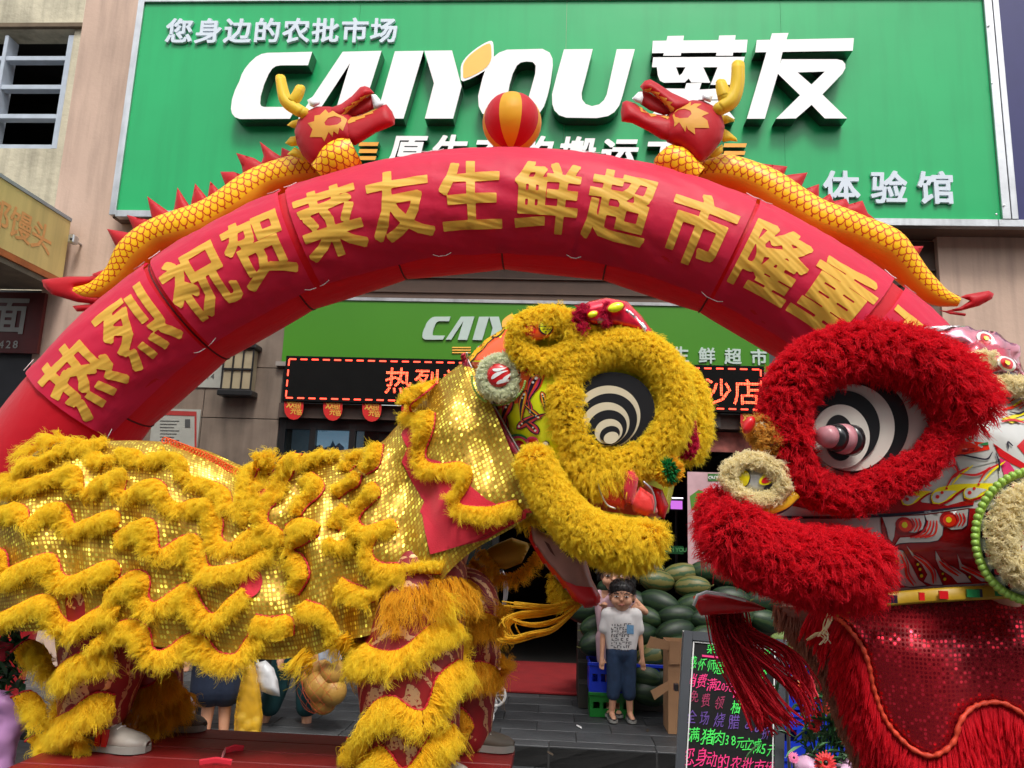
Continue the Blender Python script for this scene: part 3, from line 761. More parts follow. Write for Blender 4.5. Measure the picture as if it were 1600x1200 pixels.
mb = MB(); obx(mb, a_, b_, zt-hgt-.13, zt-hgt-.072, .9, -.02); mb.build('underside', pm('dirty_panel', srgb(110, 104, 90), .8, var=.2), bx)
mb = MB()
for i, ch in enumerate('小邦馒头'):
    s_c = P1-dv*(1.42-.33*i); 
    def fn(u, v, d=0, c=s_c): q = c+dv*(u*.34); return (q.x+nrm.x*.004, q.y+nrm.y*.004, zt-hgt*.52+v*.34)
    put_glyph(mb, ch, fn, .015)
mb.build('faded_lettering', pm('faded_orange', srgb(222, 158, 96), .6), bx)
mb = MB(); c = P1-dv*1.75
mb.add([tuple(c+dv*u+nrm*.004+Vector((0, 0, v+zt-hgt*.5-c.z))) for u, v in ((-.3, .03), (-.05, .03), (-.05, .07), (.05, 0), (-.05, -.07), (-.05, -.03), (-.3, -.03))], [(0, 6, 5, 4, 3, 2, 1)])
mb.build('faded_arrow', pm('faded_gold', srgb(226, 180, 90), .6), bx)
# dark red noodle sign and gloom behind the arch leg
ds = empty('noodle_sign', at(28, 500, 8.02), 'dark red signboard with grey 面 character and 428 on the left', 'sign')
a, b = at(-80, 455, 8.02), at(57, 552, 8.02)
MB().box((a.x, 8.02, b.z), (b.x, 8.07, a.z)).build('board', pm('maroon_board', srgb(84, 20, 20), .4), ds)
mb = MB(); put_glyph(mb, '面', plane_fn(14, 492, 62, 8.012), .02); mb.build('character', pm('grey_paint', srgb(150, 150, 145), .6), ds)
mb = MB()
for i, ch in enumerate('428'): put_glyph(mb, ch, plane_fn(2+i*11, 538, 17, 8.012), .01)
mb.build('number', pm('grey_paint'  , srgb(150, 150, 145), .6), ds)
MB().box((a.x-2, 8.1, 0), (xp0-.003, 8.2, a.z+.05)).build('left_shopfront_gloom', pm('gloom_tone', (.035, .035, .04), .3))['kind'] = 'structure'  # flat sheet, the gloom of the next shop is put into its dark colour
sp = empty('spotlight', at(117, 376, 7.98), 'small grey spotlight on the pink wall by the yellow box sign', 'lamp')
q = at(117, 376, 7.98); MB().box((q.x-.035, 7.9, q.z-.05), (q.x+.035, 8.0, q.z+.05), bev=.012).build('casing', m_alu, sp); MB().tube([(q.x, 7.99, q.z), (q.x, 8.1, q.z)], .015).build('bracket', m_alu, sp); MB().ball((q.x+.01, 7.897, q.z-.01), .016, 8, 6).build('lens', m_black, sp)
# wall lantern on the pier
q0, q1 = at(352, 545, 8.1), at(390, 622, 8.1)
la = empty('wall_lantern', ((q0.x+q1.x)/2, 8.25, q1.z), 'dark metal wall lantern with cream panes on the stone pier', 'lantern')
m_cl = pm('cream_glass', srgb(150, 138, 112), .4)
MB().box((q0.x+.01, 8.1, q1.z+.09), (q1.x-.01, 8.24, q0.z)).build('cream_panes', m_cl, la)
mb = MB()
for x in np.linspace(q0.x, q1.x, 4): mb.box((x-.008, 8.085, q1.z+.05), (x+.008, 8.1, q0.z+.03))
for z in np.linspace(q1.z+.09, q0.z, 3): mb.box((q0.x-.01, 8.083, z-.01), (q1.x+.01, 8.098, z+.01))
mb.build('metal_bars', m_black, la)
MB().box((q0.x-.03, 8.06, q1.z+.02), (q1.x+.03, 8.248, q1.z+.085), bev=.01).build('base', m_black, la)
MB().box((q0.x-.03, 8.06, q0.z+.005), (q1.x+.03, 8.248, q0.z+.06), bev=.01).build('cap', m_black, la)
# notices on the pier
m_not = pm('grey_notice', srgb(150, 150, 142), .6); m_rh = pm('red_header', srgb(150, 40, 36), .6)
def art5(e, a, b, Y):
    shape(e, 'red_header', m_rh, [(246, 641), (307, 643), (307, 650), (246, 648)], Y); shape(e, 'red_edge', m_rh, [(304, 650.5), (307, 650.5), (307, 700), (304, 700)], Y)
    for k in range(8): shape(e, 'text_line', pm('ink', (.05, .05, .05), .7), [(250, 657+k*5), (280-(k % 3)*4, 657.5+k*5), (280-(k % 3)*4, 658.6+k*5), (250, 658+k*5)], Y)
    shape(e, 'text_line', pm('ink', (.05, .05, .05), .7), [(289, 655), (297, 655), (297, 668), (289, 668)], Y)
poster(240, 638, 307, 705, 8.235, m_not, 'grey notice with red header low on the stone pier', name='notice', cat='notice', art=art5)
def art6(e, a, b, Y):
    bb = MB(); put_glyph(bb, '1', plane_fn(325, 588, 12, Y), .01); put_glyph(bb, '4', plane_fn(332, 588, 12, Y), .01); bb.build('number', pm('ink', (.05, .05, .05), .7), e)
poster(280, 545, 349, 606, 8.235, m_not, 'grey plate numbered 14 beside the wall lantern', name='notice', cat='notice', art=art6)

# scraps on the paving
random.seed(12)
for k, (x, y, lab) in enumerate(((1012, 1142, 'dried dark leaf lying on the paving in front of the carton'), (905, 1136, 'pale scrap of paper on the paving left of the boy'), (860, 1178, 'tiny dry leaf on the step edge left of the boy'))):
    p = gnd(x, y, .004 if k < 2 else .004); b_ = MB(); a_ = random.uniform(0, 3); d = Vector((math.cos(a_), math.sin(a_), 0)); s = Vector((-d.y, d.x, 0)); L_ = .05
    b_.add([p-d*L_, p-d*L_*.3+s*.014+Vector((0, 0, .006)), p+d*L_*.5+s*.012+Vector((0, 0, .003)), p+d*L_+Vector((0, 0, .008)), p+d*L_*.4-s*.013+Vector((0, 0, .004)), p-d*L_*.4-s*.012+Vector((0, 0, .007))], [(0,1,5),(1,2,4,5),(2,3,4)])
    tag(b_.build('litter', pm('dry_leaf', (.05, .035, .02), .8) if k != 1 else m_white), lab, 'litter')
# ================================================================ INFLATABLE ARCH
YA = 5.0; ACX, ACZ, AR, Ar = -.352, .239, 3.51, .405
def wr(phi, th):                          # wrinkles of the banner cloth
    return .0022*math.sin(phi*60+th*12+3*math.sin(phi*9))*max(0, noise.noise(Vector((phi*7, th, 9)))+.3)*2+.009*noise.noise(Vector((phi*16+th*5, th*2.5, 1)))+.004*noise.noise(Vector((phi*50+th*20, th*6, 4)))
def arch_pt(phi, th, r):
    n = Vector((math.cos(phi), 0, math.sin(phi)))
    return Vector((ACX, YA, ACZ))+n*(AR+r*math.cos(th))+Vector((0, -1, 0))*(r*math.sin(th))
def arch_phi(px, py, th, r):
    best = min(((math.dist(proj(arch_pt(p, th, r)), (px, py)), p) for p in np.linspace(0, PI, 400)))
    return best[1]
arch = empty('inflatable_arch', (ACX, YA, -.16), 'giant red inflatable arch with yellow Chinese characters spanning the shop front', 'arch')
def redfab(name, c):
    m = pm(name, c, .5, var=.05, scale=2, spec=.4, sheen=.25); g = NT(m); v = g.n('TexCoord').outputs['Object']
    mp = g.n('Mapping'); mp.inputs['Scale'].default_value = (3, 9, 3); mp.inputs['Rotation'].default_value = (.3, .5, .2); g.l(v, mp.inputs['Vector'])
    g.bump(g.math('ADD', g.noise(mp.outputs[0], 2.2, 3), g.math('MULTIPLY', g.noise(v, 220, 2), .04)), .35, .02)
    tr = g.n('BsdfTranslucent'); tr.inputs['Color'].default_value = tuple(min(1, x*1.1) for x in c[:3])+(1,); mx = g.n('MixShader'); mx.inputs[0].default_value = .42
    g.l(g.b.outputs[0], mx.inputs[1]); g.l(tr.outputs[0], mx.inputs[2]); g.l(mx.outputs[0], m.node_tree.nodes['Material Output'].inputs['Surface'])
    return m
m_arch = redfab('arch_red_cloth', srgb(224, 16, 42)); m_ban = redfab('banner_red_cloth', srgb(234, 36, 82)); m_seam = pm('seam_red', srgb(90, 4, 10), .6)
p0 = arch_phi(785, 437, PI, Ar); dphi = abs(arch_phi(635, 445, PI, Ar)-p0)
k0 = -int((p0)/dphi); bounds = [p0+dphi*k for k in range(k0, int((PI-p0)/dphi)+1)]
bounds = [-.06]+bounds+[PI+.06]
for a, b in zip(bounds[:-1], bounds[1:]):
    mb = MB(); n = 30; m = 6
    # straight-sided gore: chord between seams with a slight swell
    for i in range(m+1):
        t = i/m; ph = a+(b-a)*t; r = Ar*(1-.012+.03*math.sin(PI*t)**.7)
        ca = arch_pt(a, PI/2, 0)*(1-t)+arch_pt(b, PI/2, 0)*t; cc = ca*.5+arch_pt(ph, PI/2, 0)*.5
        nn = Vector((math.cos(ph), 0, math.sin(ph)))
        for j in range(n): th = 2*PI*j/n; mb.v.append(tuple(cc+nn*(r*math.cos(th))+Vector((0, -1, 0))*(r*math.sin(th))))
    for i in range(m):
        for j in range(n): mb.f.append((i*n+j, (i+1)*n+j, (i+1)*n+(j+1) % n, i*n+(j+1) % n)); mb.m.append(0)
    mb.build('gore_panel', m_arch, arch, True)
    pts = [arch_pt(b, 2*PI*j/40, Ar*.992) for j in range(40)]
    if b < PI: MB().tube(pts, .006, 5, closed=True).build('seam', m_seam, arch)
for sx in (-1, 1):
    x = ACX+sx*AR; MB().tube([(x, YA, ACZ-.2), (x, YA, -.15)], Ar*.99, 30).build('foot_tube', m_arch, arch, True)
    MB().tube([(x, YA, -.16), (x, YA, -.13)], Ar*1.05, 30).build('foot_collar', m_seam, arch)
m_gch = redfab('banner_yellow_print', srgb(252, 216, 86))
TH0, TH1 = math.radians(18), math.radians(152); RB = Ar*1.02+.012
chars = [('热', 126, 588), ('烈', 212, 512), ('祝', 305, 428), ('贺', 402, 385), ('菜', 513, 347), ('友', 624, 322), ('生', 735, 314), ('鲜', 852, 312), ('超', 966, 336), ('市', 1088, 368), ('隆', 1198, 420), ('重', 1300, 475), ('开', 1412, 540), ('业', 1500, 620)]
phc = [arch_phi(px, py, math.radians(98), RB) for _, px, py in chars]
for k in range(0, 14, 2):
    a, b = phc[k], phc[k+1]; w = (a-b); e0, e1 = a+w*.49, b-w*.49
    mb = MB(); n, m = 44, 30
    for i in range(n+1):
        for j in range(m+1):
            ph = e0+(e1-e0)*i/n; th = TH0+(TH1-TH0)*j/m
            sag = .03*math.sin(PI*i/n)
            th2 = th+(sag if j > m*.5 else 0)*(j/m)
            ph2 = ph
            lift = .002*(abs(i/n-.5)*2)**8
            mb.v.append(tuple(arch_pt(ph2, th2, RB+wr(ph, th)+lift)))
    for i in range(n):
        for j in range(m): q = i*(m+1)+j; mb.f.append((q, q+1, q+m+2, q+m+1)); mb.m.append(0)
    bn = mb.build('banner', m_ban, arch, True)
    for c in (k, k+1):
        ch, px, py = chars[c]
        def fn(u, v, d=0, c=c):
            ph = phc[c]-u*.435/(AR+.02); th = math.radians(98)-v*(.475/Ar)
            return arch_pt(ph, th, RB+wr(ph, th)+.0045+.001)
        mb = MB(); put_glyph(mb, ch, fn, .026); mb.build('character', m_gch, bn, True)
    for (i, j) in ((e0, .12), (e1, .12), (e0, .97), (e1, .97)):
        q = arch_pt(i+(-.02 if i == e0 else .02), TH0+(TH1-TH0)*j, RB+.012); q2 = arch_pt(i+(.003 if i == e0 else -.003), TH0+(TH1-TH0)*(j+.02), RB+.012)
        MB().tube([q, (q+q2)/2+Vector((0, -.01, -.012)), q2], .0025, 4).build('tie_string', m_white, bn)
# ---- ball on top
bc = at(800, 192, 5.02); brad = (at(845, 192, 5.02)-at(755, 192, 5.02)).length/2
bl_ = empty('striped_ball', bc-Vector((0, 0, brad)), 'red and yellow striped inflatable ball on top of the arch', 'ball')
m_ry = redfab('ball_yellow', srgb(246, 196, 40)); m_rr = redfab('ball_red', srgb(214, 16, 40))
for k in range(8):
    mb = MB(); n, m = 6, 16
    for i in range(n+1):
        for j in range(m+1):
            az = -PI/2-PI/8+k*PI/4+PI/4*i/n; el = -PI/2+PI*j/m; rr = brad*(1+.025*math.sin(PI*i/n)*math.cos(el))
            mb.v.append(tuple(bc+Vector((math.cos(az)*math.cos(el), math.sin(az)*math.cos(el), math.sin(el)*1.02))*rr))
    for i in range(n):
        for j in range(m): q = i*(m+1)+j; mb.f.append((q, q+m+1, q+m+2, q+1)); mb.m.append(0)
    mb.build('gore', m_ry if k % 2 == 0 else m_rr, bl_, True)
# ---- dragons
def scalemat():
    m = pm('dragon_scales', (1, .5, 0), .4, spec=.35); g = NT(m); s = g.n('SeparateXYZ'); g.l(g.attr('suv'), s.inputs[0])
    P = .056; u = g.math('DIVIDE', s.outputs[0], P); v = g.math('DIVIDE', s.outputs[1], P*.78)
    row = g.math('FLOOR', v); u2 = g.math('SUBTRACT', g.math('FRACT', g.math('ADD', u, g.math('MULTIPLY', g.math('MODULO', g.math('ADD', row, 100), 2), .5))), .5)
    fv = g.math('MULTIPLY', g.math('FRACT', v), .5)
    d = g.math('SQRT', g.math('ADD', g.math('MULTIPLY', u2, u2), g.math('MULTIPLY', fv, fv)))
    ln = g.math('LESS_THAN', g.math('ABSOLUTE', g.math('SUBTRACT', d, .47)), .05)
    halo = g.math('SUBTRACT', 1, g.math('MULTIPLY', g.math('ABSOLUTE', g.math('SUBTRACT', d, .47)), 5)); halo = g.math('MAXIMUM', halo, 0)
    c1 = g.mix(g.math('MULTIPLY', halo, .6), srgb(255, 206, 30), srgb(246, 140, 20)); c2 = g.mix(ln, c1, srgb(196, 62, 24))
    bel = g.math('LESS_THAN', s.outputs[2], .5)
    g.l(g.mix(bel, c2, srgb(250, 180, 40)), g.b.inputs['Base Color'])
    g.bump(g.noise(g.n('TexCoord').outputs['Object'], 9, 3), .3, .02); return m
m_scale = scalemat(); m_dred = redfab('dragon_red', srgb(212, 14, 36)); m_dyel = redfab('dragon_yellow', srgb(255, 222, 60)); m_deye = redfab('eye_patch_yellow', srgb(246, 190, 70))
m_tooth = pm('white_vinyl', (.8, .8, .82), .4); m_mouth = redfab('mouth_red', srgb(196, 8, 20))
def dragon(label, path, rad, neck, nrad, head, upper, lower, mouth, teeth, antler, ear, spikes, tail, frill, eye, flames, Y=5.12, YN=4.88):
    c0 = at(path[0][0], path[0][1], Y); e = empty('inflatable_dragon', c0, label, 'dragon', 'inflatable dragons on the arch')
    for nm, pth, rr, Yf in (('body', path, rad, lambda t: Y+(.02)*math.sin(t*9)), ('neck', neck, nrad, lambda t: YN)):
        sp_ = smooth_path([(p[0], p[1], r) for p, r in zip(pth, rr)], 7); mb = MB(); n = 26; s = 0; mb.uv = []
        P = [at(q[0], q[1], Yf(i/len(sp_))) for i, q in enumerate(sp_)]; mpp = Y/F/math.cos(math.radians(18))
        L_ = len(P)
        for i, p in enumerate(P):
            t = (P[min(i+1, L_-1)]-P[max(i-1, 0)]).normalized()
            if i: s += (p-P[i-1]).length
            a = Vector((0, -1, 0)); a = (a-t*a.dot(t)).normalized(); b = t.cross(a).normalized()
            if b.z < 0: b = -b
            r = sp_[i][2]*mpp*1.17*(1+.03*math.sin(s*14))
            for j in range(n+1):
                th = 2*PI*j/n-PI/2                 # starts at the underside
                mb.v.append(tuple(p+b*(r*math.sin(th))+a*(r*math.cos(th))))
                mb.uv.append((s, -(th)*.125, 1. if (math.sin(th) > -.55 or nm == 'neck') else 0.))
        for i in range(L_-1):
            for j in range(n): q = i*(n+1)+j; mb.f.append((q, q+1, q+n+2, q+n+1)); mb.m.append(0)
        mb.build(nm, m_scale, e, True)
    hd = MB(); inflated(hd, head, YN-.02, .13, 6, D=38); h = hd.build('head', m_dred, e, True)
    b = MB(); inflated(b, upper, YN-.03, .085, 5, D=16); b.build('upper_jaw', m_dred, e, True)
    b = MB(); inflated(b, lower, YN-.03, .085, 5, D=16); b.build('lower_jaw', m_dred, e, True)
    b = MB(); inflated(b, mouth, YN-.02, .03, 5, D=16); b.build('mouth_lining', m_mouth, e, True)
    for tt in teeth: b = MB(); inflated(b, tt, YN-.06, .02, 4, D=6); b.build('tooth', m_tooth, e, True)
    for dy in (-.06, .09):
        b = MB()
        for ln, rr in antler:
            sp_ = smooth_path([(p[0]+dy*25, p[1], r) for p, r in zip(ln, rr)], 4)
            b.tube([at(q[0], q[1], YN+dy) for q in sp_], [q[2]*.0044 for q in sp_], 10)
            for q in (sp_[0], sp_[-1]): b.ball(at(q[0], q[1], YN+dy), q[2]*.0044*1.0, 10, 7)
        b.build('antler', m_dyel, e, True)
    b = MB(); inflated(b, ear, YN-.05, .03, 4, D=9); b.build('ear', m_tooth, e, True)
    for s_ in spikes:
        cx_, cy_ = np.mean(s_, 0); s_ = [(cx_+(x-cx_)*1.4, cy_-3+(y-cy_)*1.4) for x, y in s_]; b = MB(); inflated(b, s_, Y+.03, .035, 6, D=12); b.build('back_spike', m_dred, e, True)
    for s_ in tail: b = MB(); inflated(b, s_, Y+.0, .05, 5, D=12); b.build('tail_flame', m_dred, e, True)
    for s_ in frill: b = MB(); inflated(b, s_, YN+.06, .03, 5, D=9); b.build('mane_tuft', m_dyel, e, True)
    V = hd.v; sf = Surf(V, hd.f, YN); b = MB(); decal(b, sf, eye[0], .004, 5, holes=[eye[1]]); b.build('eye_print', m_deye, h, True)
    ju = MB(); inflated(ju, upper, YN-.03, .085, 5, D=16); inflated(ju, lower, YN-.03, .085, 5, D=16); sj = Surf(ju.v, ju.f, YN)
    for f_ in flames: b = MB(); decal(b, sj, f_, .004, 4); b.build('flame_print', m_deye, h, True)
    return e
D1 = lambda L: z2(L, 350, 30)
dragon('inflatable red and gold dragon facing right on the left half of the arch',
  [(112,456),(150,455),(185,432),(212,398),(250,370),(310,352),(365,322),(412,288),(465,272),(520,268),(556,262)], [6,14,20,25,27,28,28,26,25,24,20],
  [(500,275),(522,258),(540,244),(556,236)], [18,26,26,20],
  D1([(575,545),(655,545),(735,560),(800,600),(830,680),(820,770),(730,800),(660,850),(595,918),(540,905),(490,850),(455,780),(440,700),(460,635),(510,580)]),
  D1([(650,560),(735,528),(800,480),(850,425),(880,417),(910,428),(940,462),(905,478),(850,520),(790,570),(740,620),(690,640)]),
  D1([(745,612),(830,608),(915,575),(975,540),(1015,532),(1050,575),(1068,620),(1066,660),(1020,682),(950,710),(880,755),(820,790),(740,760),(700,690)]),
  D1([(740,612),(800,560),(860,505),(920,475),(940,520),(940,560),(850,600),(780,625)]),
  [D1([(920,470),(948,470),(1000,530),(960,560),(935,550),(925,510)])],
  [(D1([(500,588),(430,548),(385,505),(365,440),(352,370)]), [8.5,9.5,8.5,7.5,6.5]), (D1([(425,520),(455,480),(475,435)]), [8,7.5,6.5])],
  D1([(520,505),(560,482),(590,490),(600,530),(560,552),(535,540)]),
  [D1([(0,985),(60,985),(128,1010),(100,1080),(40,1100),(20,1040)]), D1([(100,872),(180,895),(238,932),(190,970),(135,1000),(125,930)]), D1([(240,805),(300,850),(365,890),(300,915),(235,935),(258,870)]), D1([(375,830),(430,855),(490,888),(430,898),(365,895),(372,860)]),
   [(237,320),(262,338),(285,342),(262,357),(240,372),(243,348)], [(281,306),(300,335),(318,352),(275,340),(278,325)], [(309,300),(330,325),(350,335),(305,343),(303,330)], [(333,294),(350,312),(370,322),(338,330),(330,312)],
   [(205,345),(235,352),(246,356),(226,372),(212,378),(213,362)], [(175,366),(198,370),(212,376),(204,386),(196,396),(184,384)]],
  [[(65,437),(105,432),(140,432),(165,424),(172,425),(160,440),(118,449),(130,458),(160,464),(150,476),(120,472),(80,460),(68,448)], [(113,478),(140,475),(165,466),(150,486),(120,487)], [(144,428),(160,422),(178,424),(165,440),(148,438)]],
  [D1([(392,662),(425,635),(470,625),(460,690),(430,680)]), D1([(380,775),(415,735),(450,730),(470,790),(420,795)]), D1([(395,845),(440,800),(480,820),(550,900),(500,890),(470,870),(440,862)])],
  (D1([(525,652),(565,640),(568,605),(600,600),(635,567),(655,590),(680,575),(720,600),(745,610),(770,630),(742,700),(722,680),(712,720),(685,700),(678,738),(655,705),(628,765),(612,738),(538,738),(555,690)]), D1([(628,648),(650,620),(690,608),(730,618),(735,640),(710,660),(660,668),(635,665)])),
  [D1([(725,600),(760,572),(745,560),(800,535),(795,525),(850,500),(850,490),(905,465),(935,460),(880,490),(880,502),(830,520),(835,530),(790,556),(740,610)]), D1([(755,625),(860,605),(930,572),(965,560),(930,580),(935,590),(880,605),(885,615),(820,635),(825,640),(780,655)])])
D2 = lambda L: z2(L, 1000, 30)
dragon('inflatable red and gold dragon facing left on the right half of the arch',
  [(1498,472),(1465,462),(1435,438),(1408,410),(1380,385),(1330,362),(1280,345),(1232,318),(1180,286),(1130,270),(1078,272)], [6,13,18,22,26,25,26,27,26,24,18],
  [(1090,280),(1066,265),(1048,252),(1038,240)], [16,22,23,17],
  D2([(150,640),(205,555),(270,520),(330,505),(400,510),(465,545),(510,600),(530,670),(515,750),(465,820),(400,885),(350,900),(310,850),(250,800),(170,770),(140,720)]),
  D2([(0,420),(30,385),(65,375),(110,400),(200,460),(290,500),(340,530),(250,580),(200,590),(150,530),(70,460),(20,450)]),
  z2([(1080,580),(1090,520),(1115,508),(1170,525),(1260,590),(1360,600),(1420,620),(1440,700),(1380,760),(1330,750),(1250,700),(1150,650),(1085,640)], 700, 30),
  D2([(0,445),(60,460),(120,500),(180,560),(205,590),(150,600),(60,570),(0,530)]),
  [z2([(1215,452),(1190,455),(1150,495),(1170,515),(1210,530),(1220,490)], 700, 30)],
  [(D2([(500,560),(560,520),(595,460),(610,380),(612,290)]), [10,11,9.5,9,8.5]), (D2([(530,490),(515,440),(505,400)]), [9.5,8.5,6.5])],
  D2([(385,480),(395,458),(440,460),(455,480),(440,520),(390,505)]),
  [[(1186,264),(1222,268),(1215,284),(1208,300),(1196,290),(1178,276)], D2([(900,1005),(1020,990),(990,1060),(975,1095),(930,1065),(885,1030)]), D2([(990,1100),(1100,1062),(1100,1120),(1090,1150),(1040,1125),(1000,1115)]), D2([(1110,1165),(1180,1120),(1200,1160),(1210,1190),(1150,1180),(1120,1175)]),
   [(1303,322),(1321,318),(1326,328),(1334,344),(1318,338),(1306,332)], [(1318,330),(1346,322),(1352,336),(1364,346),(1345,345),(1328,338)], [(1408,391),(1436,391),(1430,402),(1420,414),(1412,404),(1404,396)]],
  [[(1500,464),(1510,460),(1545,454),(1553,459),(1550,467),(1530,478),(1500,486),(1470,488),(1500,480),(1515,470)], [(1440,440),(1462,452),(1500,462),(1470,462),(1448,452)], [(1465,484),(1490,487),(1510,490),(1508,494),(1485,491)]],
  [D2([(510,600),(545,600),(590,625),(590,640),(560,645),(520,660)]), D2([(520,680),(555,700),(605,745),(610,765),(560,760),(520,770),(500,740)]), D2([(515,780),(520,830),(480,862),(440,870),(410,880),(470,810)])],
  (D2([(205,605),(225,575),(245,555),(320,518),(315,545),(340,530),(385,532),(352,555),(430,590),(385,610),(420,635),(430,682),(340,680),(345,722),(300,690),(290,665),(283,705),(245,645),(215,675),(215,640)]), D2([(215,590),(240,568),(280,562),(315,575),(322,595),(300,618),(250,622),(220,612)])),
  [D2([(20,440),(75,430),(65,445),(125,460),(115,478),(170,495),(165,510),(205,520),(190,535),(215,555),(205,590),(150,535),(80,470)]), z2([(1165,530),(1225,545),(1215,560),(1290,570),(1280,582),(1345,588),(1405,600),(1370,628),(1320,605),(1270,612),(1250,590),(1205,580),(1200,560)], 700, 30)])
# ================================================================ YELLOW LION
YY = 3.0
MY = (at(801, 700, YY)-at(800, 700, YY)).length        # metres per pixel there
m_yf = furmat('yellow_fur', (1., .63, .02), (1., .82, .06), .18)
m_of = furmat('orange_fur', (.75, .36, .01), (.95, .58, .04), .3)
m_wf = furmat('pale_green_fur', (.7, .74, .5), (.9, .92, .72), .15)
def sequin(name, dot, cloth, P=.0105, rough=.38):
    m = pm(name, cloth, .5, var=.15); g = NT(m); suv = g.attr('suv')
    sc = g.n('VectorMath', operation='SCALE'); g.l(suv, sc.inputs[0]); sc.inputs['Scale'].default_value = 1/P
    fl = g.n('VectorMath', operation='FLOOR'); g.l(sc.outputs[0], fl.inputs[0])
    fr = g.n('VectorMath', operation='FRACTION'); g.l(sc.outputs[0], fr.inputs[0])
    s = g.n('SeparateXYZ'); g.l(fr.outputs[0], s.inputs[0])
    a = g.math('SUBTRACT', s.outputs[0], .5); b = g.math('SUBTRACT', s.outputs[1], .5)
    d = g.math('SQRT', g.math('ADD', g.math('MULTIPLY', a, a), g.math('MULTIPLY', b, b))); k = g.math('LESS_THAN', d, .36)
    wn = g.n('TexWhiteNoise', noise_dimensions='3D'); g.l(fl.outputs[0], wn.inputs['Vector'])
    ge = g.n('NewGeometry'); off = g.n('VectorMath', operation='SUBTRACT'); g.l(wn.outputs['Color'], off.inputs[0]); off.inputs[1].default_value = (.5, .5, .5)
    so = g.n('VectorMath', operation='SCALE'); g.l(off.outputs[0], so.inputs[0]); g.l(g.math('MULTIPLY', k, .34), so.inputs['Scale'])
    ad = g.n('VectorMath', operation='ADD'); g.l(ge.outputs['Normal'], ad.inputs[0]); g.l(so.outputs[0], ad.inputs[1])
    nr = g.n('VectorMath', operation='NORMALIZE'); g.l(ad.outputs[0], nr.inputs[0]); g.l(nr.outputs[0], g.b.inputs['Normal'])
    big = g.noise(g.n('TexCoord').outputs['Object'], 6, 4)
    vv = g.math('MULTIPLY_ADD', g.math('GREATER_THAN', wn.outputs['Value'], .72), .7, .6)
    dc = g.n('VectorMath', operation='SCALE'); dc.inputs[0].default_value = dot[:3]; g.l(vv, dc.inputs['Scale'])
    g.l(g.mix(k, tuple(cloth[:3])+(1,), dc.outputs[0]), g.b.inputs['Base Color'])
    g.l(g.math('MULTIPLY_ADD', k, .5, .35), g.b.inputs['Metallic']); g.l(g.math('MULTIPLY_ADD', k, rough-.42, .42), g.b.inputs['Roughness'])
    return m
m_seq = sequin('gold_sequin_cloth', (1., .72, .10), (.40, .215, .012), .0128)
m_redc = pm('crimson_cloth', srgb(196, 14, 44), .75, var=.08, sheen=.3, bump=.15, bscale=200)
m_cord = pm('red_braid', srgb(186, 16, 30), .6, var=.2, scale=60)
lion = empty('lion_costume', at(330, 1150, YY), 'golden yellow lion dance costume with striped eyes and zigzag fur trim', 'lion costume')
# ---- body cloth draped over the performers
SEC = [((-70,850),(-66,960)),((-30,800),(-30,975)),((20,745),(20,985)),((80,694),(90,985)),((160,689),(160,995)),((250,690),(250,1010)),((320,703),(330,1020)),((380,728),(400,1030)),((425,738),(450,1030)),((470,714),(500,1020)),((530,704),(545,1000)),((591,694),(600,985)),((622,668),(655,955)),((650,636),(700,895)),((680,606),(742,858)),((712,578),(795,828)),((738,556),(838,800))]
def body_surface():
    top = smooth_path([s[0] for s in SEC], 6); hem = smooth_path([s[1] for s in SEC], 6); n = len(top); m = 26; V = []; UV = []; Fc = []; s = 0; prev = None
    for i in range(n):
        f = i/(n-1); D = .27*min(1, math.sin(min(1, f*6+.15)*PI/2)) if f < .2 else .27
        T = at(*top[i], YY); H = at(*hem[i], YY-D)
        if prev is not None: s += (T-prev).length
        prev = T
        back = Vector((H.x, YY+D, H.z+.05))
        for side in (-1, 1):
            for j in range(m+1) if side < 0 else range(m, -1, -1):
                pass
        row = []
        for q in range(2*m+1):
            t = (q-m)/m; a = abs(t)*PI/2; E_ = H if t < 0 else back
            fz = (1-math.cos(a))**.85; gy = math.sin(a)**.75
            p = Vector((T.x+(E_.x-T.x)*fz, T.y+(E_.y-T.y)*gy, T.z+(E_.z-T.z)*fz))
            fold = .016*math.sin(s*22+abs(t)*5+1.2*math.sin(s*7))*min(1, abs(t)*2.5)+.034*noise.noise(Vector((s*5, t*3, 2)))+.020*noise.noise(Vector((s*13, t*8, 5)))
            # tight folds under the neck
            fold += .014*math.sin((s*6-abs(t)*14))*max(0, min(1, (f-.55)*4))*min(1, abs(t)*3)
            # the rear half overlaps the front half: a seam gather near the middle
            fold += .03*math.exp(-((top[i][0]-172)/14)**2)*-1*min(1, abs(t)*2)
            p.y += (-fold if t < 0 else fold); V.append(tuple(p)); UV.append((s, t*.75, 0))
        if i:
            w = 2*m+1
            for q in range(w-1): k = (i-1)*w+q; Fc.append((k, k+1, k+w+1, k+w))
    return V, UV, Fc
BV, BUV, BF = body_surface()
